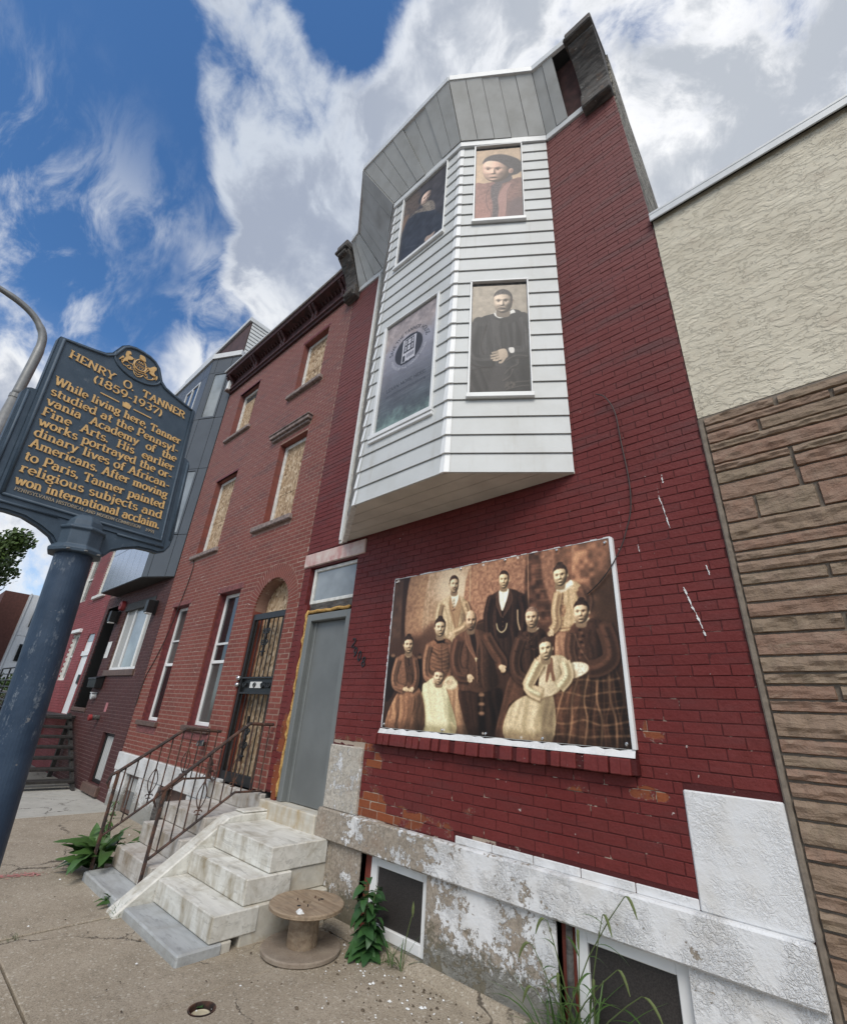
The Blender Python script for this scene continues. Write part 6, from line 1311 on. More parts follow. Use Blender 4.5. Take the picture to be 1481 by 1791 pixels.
        w_ = .90 * np.sqrt((1 - np.where(y < -.1, np.abs((y + .1) / .9) ** 2.2, np.abs((y + .1) / 1.1) ** 2.6)).clip(0, 1)) + 1e-4; head = sm(w_ - np.abs(x), -pxs * .5, pxs) * (np.abs(y) < 1.0)
        fx = (x - turn * .30) / (1 - .18 * abs(turn)); h = .72 * np.sqrt((1 - (x / (w_ + .02)) ** 2).clip(0, 1)) * np.sqrt((1 - (y / 1.05) ** 2).clip(0, 1))
        h += .17 * g(fx, .10 + .05 * sm(y, .0, .3)) * sm(y, -.15, .28) * sm(-y, -.40, -.30) + .05 * g(y + .17, .08) * g(fx, .65) + .05 * g(fx, .26) * g(y - .60, .08) + .07 * g(fx, .26) * g(y - .86, .11) - .03 * g(fx, .3) * g(y - .72, .05)
        for e in (-.37, .37): h += -.12 * g(fx - e, .20) * g(y, .11) + .06 * g(fx - e * 1.2, .24) * g(y - .30, .17) + .05 * g(fx - e, .11) * g(y - .01, .055)
        hx, hy = np.gradient(h, axis=1) / max(1e-6, abs(I_[0, 0] / SS) + abs(I_[0, 1] / SS)), np.gradient(h, axis=0) / max(1e-6, abs(I_[1, 1] / SS) + abs(I_[1, 0] / SS)); L_ = np.array([-.50, -.50, .70]); nn = np.sqrt(hx ** 2 + hy ** 2 + .8); lam = ((-hx * L_[0] - hy * L_[1]) + .9 * L_[2]) / nn; sh = .36 + .92 * lam.clip(0, 1.1)
        mul = np.ones_like(x)
        for e in (-.37, .37):
            lid = y + .035 - .06 * ((fx - e) / .2) ** 2; mul *= 1 - .62 * g(fx - e, .085) * g(y - .0, .045); mul *= 1 - .50 * g(fx - e, .17) * g(y + .045 - .25 * (fx - e) ** 2 * 2, .028); mul *= 1 - .42 * g(fx - e * 1.02, .19) * g(y + .19 - .5 * (fx - e) ** 2, .036); mul *= 1 - .14 * g(fx - e, .18) * g(y - .09, .04)
        mul *= 1 - .3 * g(np.abs(fx) - .07, .04) * g(y - .355, .028); mul *= 1 - .45 * np.exp(-(fx / .24) ** 4) * g(y - .60 - .10 * fx ** 2, .018); mul *= 1 - .16 * np.exp(-(fx / .24) ** 4) * g(y - .60, .07); mul *= 1 - .22 * g(fx, .2) * g(y - .70, .03)
        col = np.array(sk, float)[None, None] * (sh * mul)[..., None]; rr = np.random.RandomState(int(cx + cy)); nz = vnoise(*x.shape, max(2., SS * np.hypot(*ax) * .09), int(cx)); hc = np.array(hair, float)[None, None] * (.65 + .75 * sh + .9 * (nz - .5))[..., None]
        hl = -.60 + .30 * np.abs(fx) ** 2.5 + .10 * (nz - .5); hm = sm(hl - y, -.06, .06)
        side = sm(np.abs(x) / w_, .80, .93) * sm(.02 - y, -.08, .12)
        if style == 'bald': hm = sm(np.abs(x) / w_, .80, .95) * sm(.15 - y, -.1, .15) * sm(y, -.85, -.5) * .8
        elif style == 'none': hm = hm * 0
        else: hm = np.maximum(hm, side * (.9 if turn * 1 == 0 else sm(x * np.sign(turn), .1, .3) * .0 + sm(-x * np.sign(turn), .3, .6)))
        if beard: bm = np.maximum(np.exp(-(fx / .32) ** 4) * g(y - .50, .055), .7 * sm(y, .66, .8) * np.exp(-(fx / .5) ** 4)); col = col * (1 - bm[..., None] * .8) + hc * .8 * bm[..., None]
        col = col * (1 - hm[..., None]) + hc * hm[..., None]; al = head
        if style != 'none':
            vol = np.zeros_like(x)
            if style == 'bun': vol = np.maximum(sm(1 - ((x - .02) / .97) ** 2 - ((y + .30) / .80) ** 2, -.05, .12), sm(1 - ((x - .06) / .46) ** 2 - ((y + 1.04) / .24) ** 2, -.1, .25))
            elif style == 'short': vol = sm(1 - (x / .93) ** 2 - ((y + .26) / .79) ** 2, -.05, .12)
            ear = sm(1 - ((x + np.sign(turn or 1) * .93) / .13) ** 2 - ((y - .06) / .2) ** 2, -.1, .3); vol = vol * (y < .35)
            oc = hc * vol[..., None] + (1 - vol[..., None]) * np.array(sk, float) * .72 * (.7 + .5 * sm(y, -.2, .2))[..., None]; oa = np.maximum(vol, ear)
            col = col * al[..., None] + oc * (1 - al[..., None]); al = np.maximum(al, oa)
        ds = lambda q: q.reshape(y1 - y0, SS, x1 - x0, SS, *q.shape[2:]).mean((1, 3)); a_ = ds(al); pc = ds(col * al[..., None]); r = s.img[y0:y1, x0:x1]; r[:] = r * (1 - a_[..., None]) + pc.clip(0, 255)
        if np.hypot(*ax) > 24:
            Q = lambda u, v: c + A @ np.array([u * (1 - .18 * abs(turn)) + turn * .30, v]); u_ = np.hypot(*ax)
            for e in (-.37, .37):
                t_ = np.linspace(0, 2 * np.pi, 20, endpoint=False); f_ = 1 - .25 * (1 if e * turn > 0 else 0)
                for dx_, w2, h2, cc, al_ in ((0, .15, .05, tuple(k * .86 for k in sk), .75), (turn * .05, .052, .052, (34, 24, 20), .9)): q = Q(e + dx_, .005); s.fill(q + np.c_[u_ * w2 * f_ * np.cos(t_), u_ * h2 * np.sin(t_)], cc, u_ * .012, al_)
                L2 = np.array([Q(e + .17 * f_ * k, -.045 - .035 * (1 - k * k)) for k in np.linspace(-1, 1, 9)]); s.fill(np.r_[L2, (L2 + [0, u_ * .035])[::-1]], dk, u_ * .012, .7)
    def folds(s, a, b_, n, col, w_=1.5, al=.5, seed=0):
        r = random.Random(seed)
        for k in range(n):
            f_ = (k + .5) / n + r.uniform(-.02, .02); p = (a[0][0] + (a[1][0] - a[0][0]) * f_, a[0][1] + (a[1][1] - a[0][1]) * f_); q = (b_[0][0] + (b_[1][0] - b_[0][0]) * f_, b_[0][1] + (b_[1][1] - b_[0][1]) * f_)
            mid = ((p[0] + q[0]) / 2 + r.uniform(-9, 9), (p[1] + q[1]) / 2); s.Ln([p, mid, q], w_ * r.uniform(.6, 1.5), col, al * r.uniform(.5, 1.2), 1)
    def mask(s, pts):
        keep, s.img = s.img, np.zeros((s.H, s.W, 3)); s.fill(s.curve(s.t(pts)), (1, 1, 1), 1); m_ = s.img[..., 0]; s.img = keep; return m_
    def cloth(s, pts, col, fold=((0, -1), (0, 1)), n=14, hi=1.35, lo=.5, seed=0, w_=3., shade=(1, .25, -.28), tex=(.10, 6)):
        """a garment: cast shade round it, base tone, light and dark folds kept inside its outline"""
        P = np.array(pts, float); c = P.mean(0); r = random.Random(seed + len(pts)); sx, sy = np.ptp(P[:, 0]), np.ptp(P[:, 1])
        s.P([(a + 5, b_ + 5) for a, b_ in pts], (24, 15, 10), 5, .45); s.P(pts, col, .8, 1., shade, tex); s.clip = s.mask(pts)
        d0 = np.array(fold[1], float) - np.array(fold[0], float); d0 /= np.hypot(*d0); nn = np.array([-d0[1], d0[0]])
        n = max(4, int(n * .62)); w_ = w_ * 1.5
        for k in range(n):
            f_ = (k + r.uniform(-.4, 1.4)) / n - .5; base = c + nn * f_ * (abs(nn[0]) * sx + abs(nn[1]) * sy) * 1.05; L_ = (abs(d0[0]) * sx + abs(d0[1]) * sy) * r.uniform(.25, .55); q = r.uniform(-.3, .3) * L_; w2 = w_ * r.uniform(.6, 1.8)
            pp = [tuple(base + d0 * (q + L_ * t) + nn * r.uniform(-9, 9)) for t in (-.9, -.3, .3, .9)]
            s.Ln(pp, w2 * 1.7, tuple(k_ * lo for k_ in col), r.uniform(.2, .6), 2.6); s.Ln([(a - nn[0] * w2 * 1.6, b_ - nn[1] * w2 * 1.6) for a, b_ in pp], w2, tuple(min(250, k_ * hi) for k_ in col), r.uniform(.15, .5), 2.2)
        s.E(P[:, 0].max() - sx * .08, c[1] + sy * .1, sx * .16, sy * .5, tuple(k_ * .35 for k_ in col), 7, .5); s.clip = None
    def sleeve(s, pts, col, w_, seed=0):
        r = random.Random(seed); s.Ln([(a + 4, b_ + 4) for a, b_ in pts], w_ * 1.15, (22, 14, 10), .6, 3); s.E(*pts[0], w_ * .46, w_ * .46, col, 1.5); s.Ln(pts, w_, col, 1., 1.4); s.Ln([(a + w_ * .22, b_ + w_ * .22) for a, b_ in pts], w_ * .45, tuple(k * .55 for k in col), .6, 2); s.Ln([(a - w_ * .22, b_ - w_ * .08) for a, b_ in pts], w_ * .24, tuple(min(250, k * 1.4) for k in col), .65, 1.6)
        for k in range(5):
            i = r.randrange(len(pts) - 1); t = r.random(); a = (pts[i][0] * (1 - t) + pts[i + 1][0] * t, pts[i][1] * (1 - t) + pts[i + 1][1] * t); s.Ln([(a[0] - w_ * .35, a[1] - 3), (a[0], a[1] + 2), (a[0] + w_ * .35, a[1] - 2)], 1.6, tuple(k_ * .5 for k_ in col), .6)
    def hand(s, x, y, ang, L_, sk=(212, 172, 126)):
        c, q = math.cos(ang), math.sin(ang); T = lambda a, b_: (x + L_ * (a * c - b_ * q), y + L_ * (a * q + b_ * c))
        s.E(x + 2, y + 3, L_ * .5, L_ * .4, (26, 17, 12), 3, .5); s.P([T(-.5, -.3), T(.1, -.36), T(.3, 0), T(.1, .36), T(-.5, .3)], sk, .8, 1., (-.5, -.5, .15))
        for k, (yy_, ll) in enumerate(((-.27, .62), (-.09, .74), (.1, .70), (.27, .55))): s.Ln([T(.05, yy_), T(ll * .6, yy_ * 1.1), T(ll, yy_ * .95 + .06)], L_ * .17, tuple(k_ * (1 - .05 * k) for k_ in sk), 1., .5); s.Ln([T(.1, yy_ + .09), T(ll * .95, yy_ + .1)], L_ * .045, tuple(k_ * .5 for k_ in sk), .8, .4)
        s.Ln([T(-.3, -.3), T(.05, -.55), T(.25, -.5)], L_ * .16, tuple(k_ * .92 for k_ in sk), 1., .5)
    def text(s, t_, x0, x1, y, cap, w_, col, al=1., place=None):
        k = (x1 - x0) / text_width(t_); x = x0
        for ch in t_:
            gw, sts = glyph_strokes(ch)
            for pts, kind in sts:
                if kind == 'h': continue
                Q = [(x + a * k, y - b_ * cap) for a, b_ in pts]; Q = [place(*p) for p in Q] if place else Q
                Q = np.array(Q); d = np.gradient(Q, axis=0); d /= np.maximum(1e-6, np.hypot(*d.T))[:, None]; nn = np.c_[-d[:, 1], d[:, 0]] * w_ / 2; s.fill(np.r_[Q + nn, (Q - nn)[::-1]], col, 0, al)
            x += gw * k
    def material(s, name, grain=.05, gain=1., rough=.5, seed=1, contrast=.0, soft=1, sat=1., lift=0.):
        r = np.random.RandomState(seed); s.img = np.stack([blur(s.img[..., q], soft) for q in range(3)], -1); im = s.img / 255.; gy = im.mean(-1, keepdims=True); im = gy + (im - gy) * sat; im = lift + im * (1 - lift); im = im + contrast * (im - .42) * (1 - abs(im * 2 - 1)); im = im.clip(.02, 1) * (1 + grain * (r.randn(s.H, s.W, 1) * .5 + (vnoise(s.H, s.W, 3, seed)[..., None] - .5) * 2) + .05 * (vnoise(s.H, s.W, s.W / 9, seed + 1)[..., None] - .5))
        px_ = np.ones((s.H, s.W, 4), np.float32); px_[..., :3] = (im * gain).clip(0, 1); I = bpy.data.images.new(name, s.W, s.H); I.pixels.foreach_set(px_[::-1].ravel()); I.update(); I.pack()
        def f(b):
            d = b.n('TexImage'); d.image = I; d.extension = 'EXTEND'; u = b.n('UVMap'); b.L.new(u.outputs[0], d.inputs[0]); return {'col': d.outputs[0], 'rough': rough, 'spec': .3, 'nrm': b.bump(b.noise(6., 4), .12, .02)}
        return mat(name, f)
def sheet(name, q, m_, parent, nx=14, ny=10, bow=.004, nrm=(0, -1, 0)):
    """flat print as a sheet with its own slight waves; q = corners TL, TR, BR, BL"""
    q = [Vector(p) for p in q]; vs = []; uv = []; rr = random.Random(3)
    for j in range(ny + 1):
        for i in range(nx + 1):
            u, v = i / nx, j / ny; p = q[0].lerp(q[1], u).lerp(q[3].lerp(q[2], u), v); o = bow * math.sin(math.pi * u) * math.sin(math.pi * v) * (.6 + .4 * math.sin(u * 9 + v * 5)); vs.append(tuple(p + Vector(nrm) * o)); uv.append((u, 1 - v))
    fs = [(j * (nx + 1) + i, (j + 1) * (nx + 1) + i, (j + 1) * (nx + 1) + i + 1, j * (nx + 1) + i + 1) for j in range(ny) for i in range(nx)]
    o = MB().add(vs, fs).build(name, m_, parent, fix=False, smooth=True); me = o.data; L = me.uv_layers.new(name='UVMap')
    for lp_ in me.loops: L.data[lp_.index].uv = uv[lp_.vertex_index]
    return o
# ---- the family group, sepia
DK, DB, MBR, TAN, LT, CRM = (38, 24, 17), (62, 39, 28), (104, 67, 47), (165, 117, 86), (205, 166, 124), (226, 204, 152)
p = Print(860, 540, [(160, 280), (1270, 68), (1400, 1160), (95, 1050)], (140, 94, 68))
p.P([(130, 250), (215, 240), (200, 700), (90, 720)], (88, 60, 44), 4, 1, None, (.15, 20)); p.P([(205, 262), (240, 258), (222, 640), (190, 650)], DB, 3); p.P([(240, 255), (342, 238), (318, 620), (214, 600)], (160, 116, 84), 2, 1, (1, 0, .12), (.12, 9))
p.P([(345, 240), (555, 200), (550, 700), (315, 720)], (172, 131, 98), 2, 1, (0, 1, -.1), (.16, 8)); p.E(470, 330, 100, 110, (224, 186, 142), 22, .8); p.P([(553, 203), (852, 142), (865, 640), (545, 720)], (152, 106, 78), 2, 1, (1, 0, -.06), (.16, 7)); p.Ln([(553, 200), (548, 700)], 3, LT, .7); p.Ln([(342, 240), (322, 640)], 3, LT, .7)
p.P([(850, 140), (992, 112), (1010, 640), (860, 660)], (94, 61, 44), 3, 1, None, (.35, 14))
for k in range(14): p.Ln([(865 + k * 5, 200 + k * 27), (985 + (k % 3) * 8, 180 + k * 29)], 3 + k % 3, (142, 98, 70) if k % 2 else (66, 42, 30), .6, 1.5)
p.Ln([(852, 142), (862, 520)], 3.5, (196, 150, 112), .7); p.P([(925, 125), (990, 112), (1015, 330), (1040, 470), (985, 420), (930, 270)], (150, 104, 76), 4, .9, None, (.15, 9)); p.P([(985, 108), (1080, 90), (1100, 420), (1040, 420)], (122, 82, 58), 4, .9, None, (.2, 12)); p.P([(1078, 90), (1096, 88), (1115, 420), (1098, 420)], (158, 112, 82), 1.5)
p.P([(1096, 95), (1290, 60), (1340, 640), (1120, 560)], (118, 80, 57), 3, 1, (1, .6, -.32), (.30, 14)); p.P([(1200, 300), (1310, 300), (1360, 800), (1220, 760)], (70, 46, 30), 14, .85)
p.P([(90, 620), (1320, 560), (1400, 1180), (60, 1120)], DB, 14, .92, (0, 1, -.3)); p.P([(330, 520), (560, 500), (560, 660), (310, 700)], (96, 64, 46), 8, .8); p.P([(590, 505), (668, 500), (676, 640), (600, 640)], (70, 46, 32), 1.5); p.Ln([(588, 512), (665, 505), (672, 620)], 3, MBR, .8)
# standing man in a light suit
p.cloth([(446, 362), (490, 362), (530, 388), (545, 450), (540, 540), (540, 640), (400, 640), (376, 560), (378, 470), (396, 396)], (200, 163, 118), ((440, 380), (450, 620)), 12, 1.12, .72, 1, 2.4, (1, .2, -.10))
p.P([(452, 370), (494, 370), (504, 430), (480, 540), (446, 440)], (164, 124, 88), 1.2); p.P([(455, 360), (492, 360), (480, 410), (466, 424)], (238, 218, 176), .8)
for k in range(9): p.Ln([(461, 384 + k * 8), (474, 378 + k * 8)], 2.4, DK if k % 2 else TAN, .95)
p.Ln([(448, 366), (446, 420), (466, 470), (478, 560)], 2.2, (112, 80, 56), .9); p.Ln([(494, 364), (508, 420), (496, 470), (486, 560)], 2.2, (118, 86, 60), .85); p.E(420, 418, 3, 3, (110, 78, 56), .6)
p.sleeve([(524, 400), (545, 470), (520, 530), (470, 555)], (180, 142, 102), 26, 1); p.sleeve([(398, 404), (384, 480), (392, 560), (420, 610)], (190, 152, 110), 26, 2); p.hand(450, 566, 2.4, 26)
p.face(468, 302, 27, 46, (212, 170, 126), (52, 36, 27), 'short', .5, .03); p.Ln([(460, 327), (473, 323), (484, 327)], 3, DK, .6)
# young man standing, black suit
p.cloth([(706, 338), (758, 328), (810, 346), (836, 400), (842, 470), (832, 580), (800, 640), (770, 760), (700, 700), (660, 580), (642, 470), (648, 390), (668, 360)], (64, 42, 31), ((700, 360), (720, 640)), 14, 1.45, .45, 2, 2.6)
p.P([(706, 338), (754, 328), (748, 376), (724, 444), (704, 396)], (242, 226, 188), .8); p.P([(694, 420), (706, 400), (724, 446), (750, 396), (760, 560), (700, 575)], (46, 30, 22), 1.2); p.Ln([(727, 340), (726, 440)], 2, (190, 168, 130), .6)
p.P([(702, 342), (690, 400), (716, 470), (722, 470), (708, 400)], (86, 57, 41), .8); p.P([(758, 330), (772, 390), (736, 466), (728, 466), (750, 390)], (80, 52, 38), .8); p.Ln([(700, 345), (690, 400), (718, 474)], 1.8, (130, 90, 64), .8); p.Ln([(760, 332), (773, 390), (734, 468)], 1.8, (122, 84, 60), .8)
p.sleeve([(664, 372), (646, 460), (652, 560), (668, 640)], (62, 40, 29), 30, 3); p.sleeve([(820, 362), (838, 440), (836, 520), (820, 590)], (58, 37, 27), 30, 4); p.Ln([(803, 436), (806, 500), (818, 545)], 5, (206, 170, 128), .85)
for k in range(4): p.E(727, 476 + k * 24, 3, 3, (110, 78, 56), .5)
p.Ln([(694, 508), (702, 540), (722, 555), (742, 538), (749, 506)], 3, (240, 214, 160), 1.); p.face(729, 279, 29, 47, (212, 172, 124), (46, 31, 23), 'short', -.2, -.02)
# standing woman, pale blouse
p.cloth([(1008, 540), (1090, 530), (1130, 700), (1010, 720)], (156, 110, 80), ((1040, 550), (1060, 700)), 10, 1.25, .6, 3, 3); p.cloth([(1012, 322), (1085, 288), (1132, 315), (1150, 372), (1118, 470), (1090, 536), (1012, 545), (1000, 470), (1002, 390)], (198, 158, 112), ((1040, 340), (1050, 540)), 12, 1.18, .68, 4, 2.2, (1, .3, -.15))
p.P([(1004, 332), (1040, 318), (1076, 282), (1088, 308), (1050, 338), (1014, 350)], (240, 222, 182), .8); p.Ln([(1008, 346), (1044, 336), (1084, 310)], 1.6, (140, 104, 74), .8); p.Ln([(1034, 345), (1040, 440), (1040, 538)], 2, (120, 86, 60), .85)
for k in range(8): p.E(1037, 356 + k * 23, 2.6, 2.6, (112, 80, 56), .4)
p.P([(1022, 420), (1040, 410), (1054, 426), (1048, 466), (1030, 470)], (140, 102, 72), 1, .9, None, (.3, 3)); p.Ln([(1003, 540), (1092, 528)], 3, (110, 76, 54), .8); p.sleeve([(1012, 350), (998, 440), (1004, 510), (980, 548)], (184, 144, 102), 27, 5); p.sleeve([(1132, 330), (1158, 385), (1150, 440)], (104, 70, 50), 34, 6); p.hand(976, 556, 2.3, 30); p.face(1022, 258, 40, 56, (216, 176, 128), (50, 35, 27), 'bun', -.25, -.12); pass
# young woman with the infant
p.cloth([(430, 790), (492, 780), (522, 880), (548, 1085), (470, 1080), (400, 880)], (182, 134, 96), ((470, 800), (500, 1080)), 12, 1.2, .62, 5, 3.5); p.cloth([(374, 592), (436, 588), (462, 618), (472, 700), (468, 770), (420, 800), (335, 812), (318, 780), (322, 690), (336, 616)], (122, 83, 58), ((350, 640), (450, 700)), 16, 1.5, .48, 6, 2.4)
for k in range(7): p.Ln([(352, 632 + k * 20), (398, 652 + k * 19), (446, 634 + k * 20)], 2.2, (76, 50, 35), .75); p.Ln([(352, 626 + k * 20), (398, 645 + k * 19), (446, 628 + k * 20)], 1.5, (172, 126, 90), .6)
p.Ln([(404, 606), (410, 780)], 2, DK, .7); p.Ln([(370, 592), (388, 606), (404, 604), (424, 592)], 6, DK, .95); p.P([(392, 598), (380, 612), (404, 606), (424, 612), (414, 598)], (30, 20, 15), .8); p.sleeve([(338, 622), (322, 700), (326, 780), (368, 806)], (136, 95, 68), 30, 7); p.sleeve([(452, 622), (468, 690), (462, 760), (440, 790)], (112, 76, 54), 28, 8); p.face(396, 528, 31, 49, (212, 172, 128), (44, 30, 23), 'bun', .35, .02)
p.cloth([(332, 812), (372, 790), (418, 826), (450, 905), (480, 1082), (300, 1072), (302, 850)], (226, 208, 150), ((370, 830), (390, 1070)), 14, 1.06, .80, 7, 3.2, (.3, .8, .02), (.06, 5)); p.P([(430, 792), (470, 782), (500, 806), (474, 850), (424, 842)], (214, 186, 136), 1.5, 1, None, (.1, 5)); p.hand(452, 812, 2.6, 26); p.hand(372, 812, .5, 24); p.face(392, 786, 31, 42, (208, 166, 124), (70, 48, 36), 'short', .1, .12); p.P([(470, 1078), (455, 1020), (478, 1040), (482, 1082)], (196, 172, 122), .8)
# girl seated at the far left
p.P([(120, 700), (150, 672), (165, 690), (160, 850), (110, 910)], DK, 2); p.P([(280, 690), (300, 680), (305, 860), (280, 850)], DK, 2); p.E(150, 676, 12, 9, (150, 110, 80), 1.5, .8); p.E(290, 684, 12, 9, (140, 102, 74), 1.5, .8)
p.cloth([(180, 862), (292, 848), (306, 1075), (112, 1062)], (146, 101, 70), ((220, 870), (200, 1060)), 20, 1.3, .45, 8, 3.2); p.cloth([(208, 666), (252, 668), (272, 700), (276, 800), (268, 850), (190, 862), (160, 840), (160, 740), (178, 686)], (120, 82, 58), ((220, 690), (225, 840)), 12, 1.35, .5, 9, 2.2); p.P([(212, 670), (248, 672), (244, 800), (224, 800)], (80, 53, 38), 1.2, .9, None, (.2, 4)); p.Ln([(212, 668), (230, 684), (248, 670)], 4, (214, 184, 140), .9); p.Ln([(231, 684), (234, 730)], 5, (40, 27, 20), .8)
p.sleeve([(176, 694), (156, 770), (160, 830), (206, 852)], (132, 92, 66), 28, 9); p.sleeve([(264, 694), (276, 770), (268, 828), (244, 850)], (112, 76, 54), 26, 10); p.hand(216, 852, .3, 24); p.hand(248, 850, 2.7, 24); p.face(231, 618, 28, 46, (204, 162, 120), (44, 30, 23), 'bun', .3, .02)
# seated father
p.cloth([(500, 850), (600, 840), (640, 860), (722, 850), (716, 980), (660, 1098), (560, 1092), (516, 970)], (58, 37, 27), ((560, 860), (580, 1080)), 12, 1.5, .5, 10, 4); p.P([(600, 880), (632, 872), (640, 1090), (606, 1090)], (24, 15, 11), 4, .85)
p.cloth([(528, 548), (592, 540), (636, 560), (662, 620), (690, 740), (700, 830), (620, 870), (560, 860), (500, 850), (490, 760), (476, 680), (486, 580)], (90, 59, 42), ((560, 580), (575, 850)), 14, 1.4, .5, 11, 3); p.P([(542, 545), (576, 540), (592, 600), (584, 690), (556, 600)], (48, 31, 23), 1); p.P([(528, 552), (546, 546), (566, 620), (588, 680), (584, 700), (548, 640), (534, 600)], (116, 78, 56), .9); p.Ln([(528, 554), (534, 602), (552, 644), (588, 702), (596, 820)], 2.4, (150, 106, 76), .85); p.P([(578, 542), (594, 542), (606, 600), (592, 670), (590, 610)], (104, 69, 49), .9)
p.sleeve([(492, 592), (474, 690), (496, 768), (546, 780)], (96, 63, 45), 42, 11); p.sleeve([(640, 572), (684, 650), (724, 712), (706, 744)], (92, 60, 42), 40, 12); p.Ln([(542, 548), (556, 558), (568, 548)], 3.4, (244, 230, 190), .95); p.Ln([(589, 684), (589, 708)], 2.6, CRM, .95); p.Ln([(582, 692), (597, 692)], 2.6, CRM, .95); p.hand(556, 792, 1.5, 34); p.hand(724, 742, 1.0, 34)
for k in range(3): p.E(600 + k, 740 + k * 34, 3.4, 3.4, (40, 27, 20), .5)
for k in range(5): p.E(618, 880 + k * 24, 16 - k % 2 * 5, 11, (158, 116, 84) if k % 2 == 0 else (80, 54, 38), 1.5, .85)
p.face(558, 492, 33, 54, (196, 152, 112), (60, 44, 34), 'bald', .3, 0, True)
# seated mother, dark dress
p.cloth([(772, 782), (850, 800), (905, 870), (760, 930), (738, 1120), (688, 1100), (736, 880)], (100, 65, 46), ((800, 800), (730, 1090)), 12, 1.35, .5, 12, 3.6); p.cloth([(852, 546), (930, 536), (958, 600), (950, 700), (905, 790), (840, 812), (790, 780), (800, 660), (820, 575)], (68, 44, 32), ((860, 570), (880, 780)), 14, 1.5, .5, 13, 2.4)
r = random.Random(5)
for k in range(60): p.E(872 + r.uniform(-36, 36), 598 + r.uniform(-46, 50), 4, 3, (116, 80, 58) if k % 2 else (40, 26, 19), .8, .8)
p.sleeve([(818, 588), (790, 690), (800, 770), (850, 808)], (82, 54, 39), 36, 13); p.hand(846, 812, 2.0, 30); p.Ln([(858, 542), (886, 550), (914, 532)], 4, (222, 200, 160), .9); p.face(878, 478, 38, 56, (204, 162, 120), (92, 70, 56), 'short', -.3, -.04)
# seated woman on the right with the plaid skirt
sk_ = [(1062, 780), (1180, 745), (1320, 740), (1340, 850), (1400, 1165), (1180, 1150), (982, 1128), (980, 880)]
p.cloth(sk_, (84, 53, 36), ((1120, 780), (1180, 1140)), 12, 1.3, .45, 14, 6); p.clip = p.mask(sk_)
for k in range(15): f_ = k / 14; bx_ = 14 * math.sin(k * 1.9); p.Ln([(1075 + f_ * 235, 775 - f_ * 40), (1030 + f_ * 310 + bx_, 900), (1005 + f_ * 350 - bx_, 1010), (985 + f_ * 395, 1140 + f_ * 24)], 2.4 if k % 3 else 5, (186, 140, 96) if k % 3 == 0 else (136, 92, 62), .62)
for k in range(10): f_ = k / 9; wv_ = 12 * math.sin(k * 2.3); p.Ln([(965, 810 + f_ * 310), (1060, 806 + f_ * 318 + wv_), (1150, 800 + f_ * 330 - wv_), (1250, 806 + f_ * 330 + wv_), (1400, 780 + f_ * 350)], 2 if k % 2 else 4.4, (178, 132, 90) if k % 2 == 0 else (124, 84, 56), .5)
for k in range(6): p.Ln([(1120 + k * 36, 770), (1075 + k * 56, 960), (1050 + k * 62, 1150)], 9, (26, 16, 11), .5, 4)
p.clip = None
p.cloth([(1100, 505), (1175, 482), (1240, 500), (1262, 560), (1270, 690), (1240, 750), (1150, 770), (1092, 740), (1078, 640), (1072, 556)], (78, 50, 36), ((1140, 520), (1170, 750)), 14, 1.5, .5, 15, 2.6); p.sleeve([(1246, 520), (1280, 610), (1286, 690), (1230, 735), (1170, 745)], (84, 54, 38), 46, 14); p.sleeve([(1082, 560), (1074, 640), (1090, 710)], (96, 64, 46), 30, 15)
for k in range(12): p.E(1134 + 10 * math.sin(k * 2.1), 510 + k * 16, 9, 6, (122, 84, 60) if k % 2 else (38, 25, 18), 1, .85)
p.Ln([(1100, 560), (1128, 640), (1170, 700)], 3, (150, 108, 78), .6); p.P([(1070, 722), (1110, 708), (1164, 720), (1168, 756), (1120, 786), (1076, 790)], (230, 208, 166), 1, 1, None, (.16, 4)); p.hand(1098, 768, 2.5, 34, (222, 188, 142)); p.Ln([(1098, 500), (1140, 508), (1174, 480)], 5, (222, 198, 156), .85); p.face(1132, 448, 44, 60, (212, 170, 126), (40, 27, 20), 'bun', -.25, -.05)
# boy in front, head on hand
p.cloth([(830, 890), (910, 882), (986, 868), (980, 1128), (742, 1108), (756, 960)], (210, 178, 130), ((890, 890), (850, 1110)), 18, 1.12, .68, 16, 4, (0, 1, -.08)); p.cloth([(920, 694), (1000, 674), (1058, 692), (1068, 790), (1004, 872), (922, 884), (915, 800), (918, 740)], (212, 182, 136), ((960, 700), (970, 870)), 14, 1.12, .68, 17, 2.6); p.P([(965, 700), (985, 690), (990, 750), (1000, 800), (985, 806), (974, 760), (960, 810), (950, 800)], (120, 84, 60), 1); p.Ln([(1040, 690), (1066, 720), (1074, 780)], 7, (236, 216, 174), .8)
p.sleeve([(1046, 706), (1064, 780), (1020, 840)], (206, 174, 128), 34, 16); p.sleeve([(930, 880), (862, 840), (892, 760), (920, 706)], (204, 170, 124), 36, 17); p.hand(924, 694, -1.4, 32); p.face(950, 640, 38, 60, (218, 180, 132), (58, 41, 31), 'short', -.1, -.12)
p.P([(95, 1020), (1400, 1120), (1400, 1170), (90, 1060)], (24, 15, 10), 8, .35)
for x, y in ((175, 285), (105, 1035), (1255, 85), (1370, 1140), (420, 1062), (625, 1080), (825, 1100), (620, 202), (800, 165)): p.E(x, y, 6, 6, (190, 180, 168), .6)
fam = p
MP = thing('family_print', 'large sepia group photograph of a family screwed over a bricked shop window', 'mural', (-2.33, -.03, 0))
sheet('print', [(-3.500, -.032, 3.062), (-1.170, -.032, 3.062), (-1.170, -.032, 1.600), (-3.500, -.032, 1.600)], fam.material('family_print', .06, 1.13, .42, contrast=.40, sat=.72, lift=.03), MP, 24, 16, .010)
B(-3.505, -1.165, -.030, -.004, 1.596, 3.066).build('backing_board', M['vinyl_old'], MP)
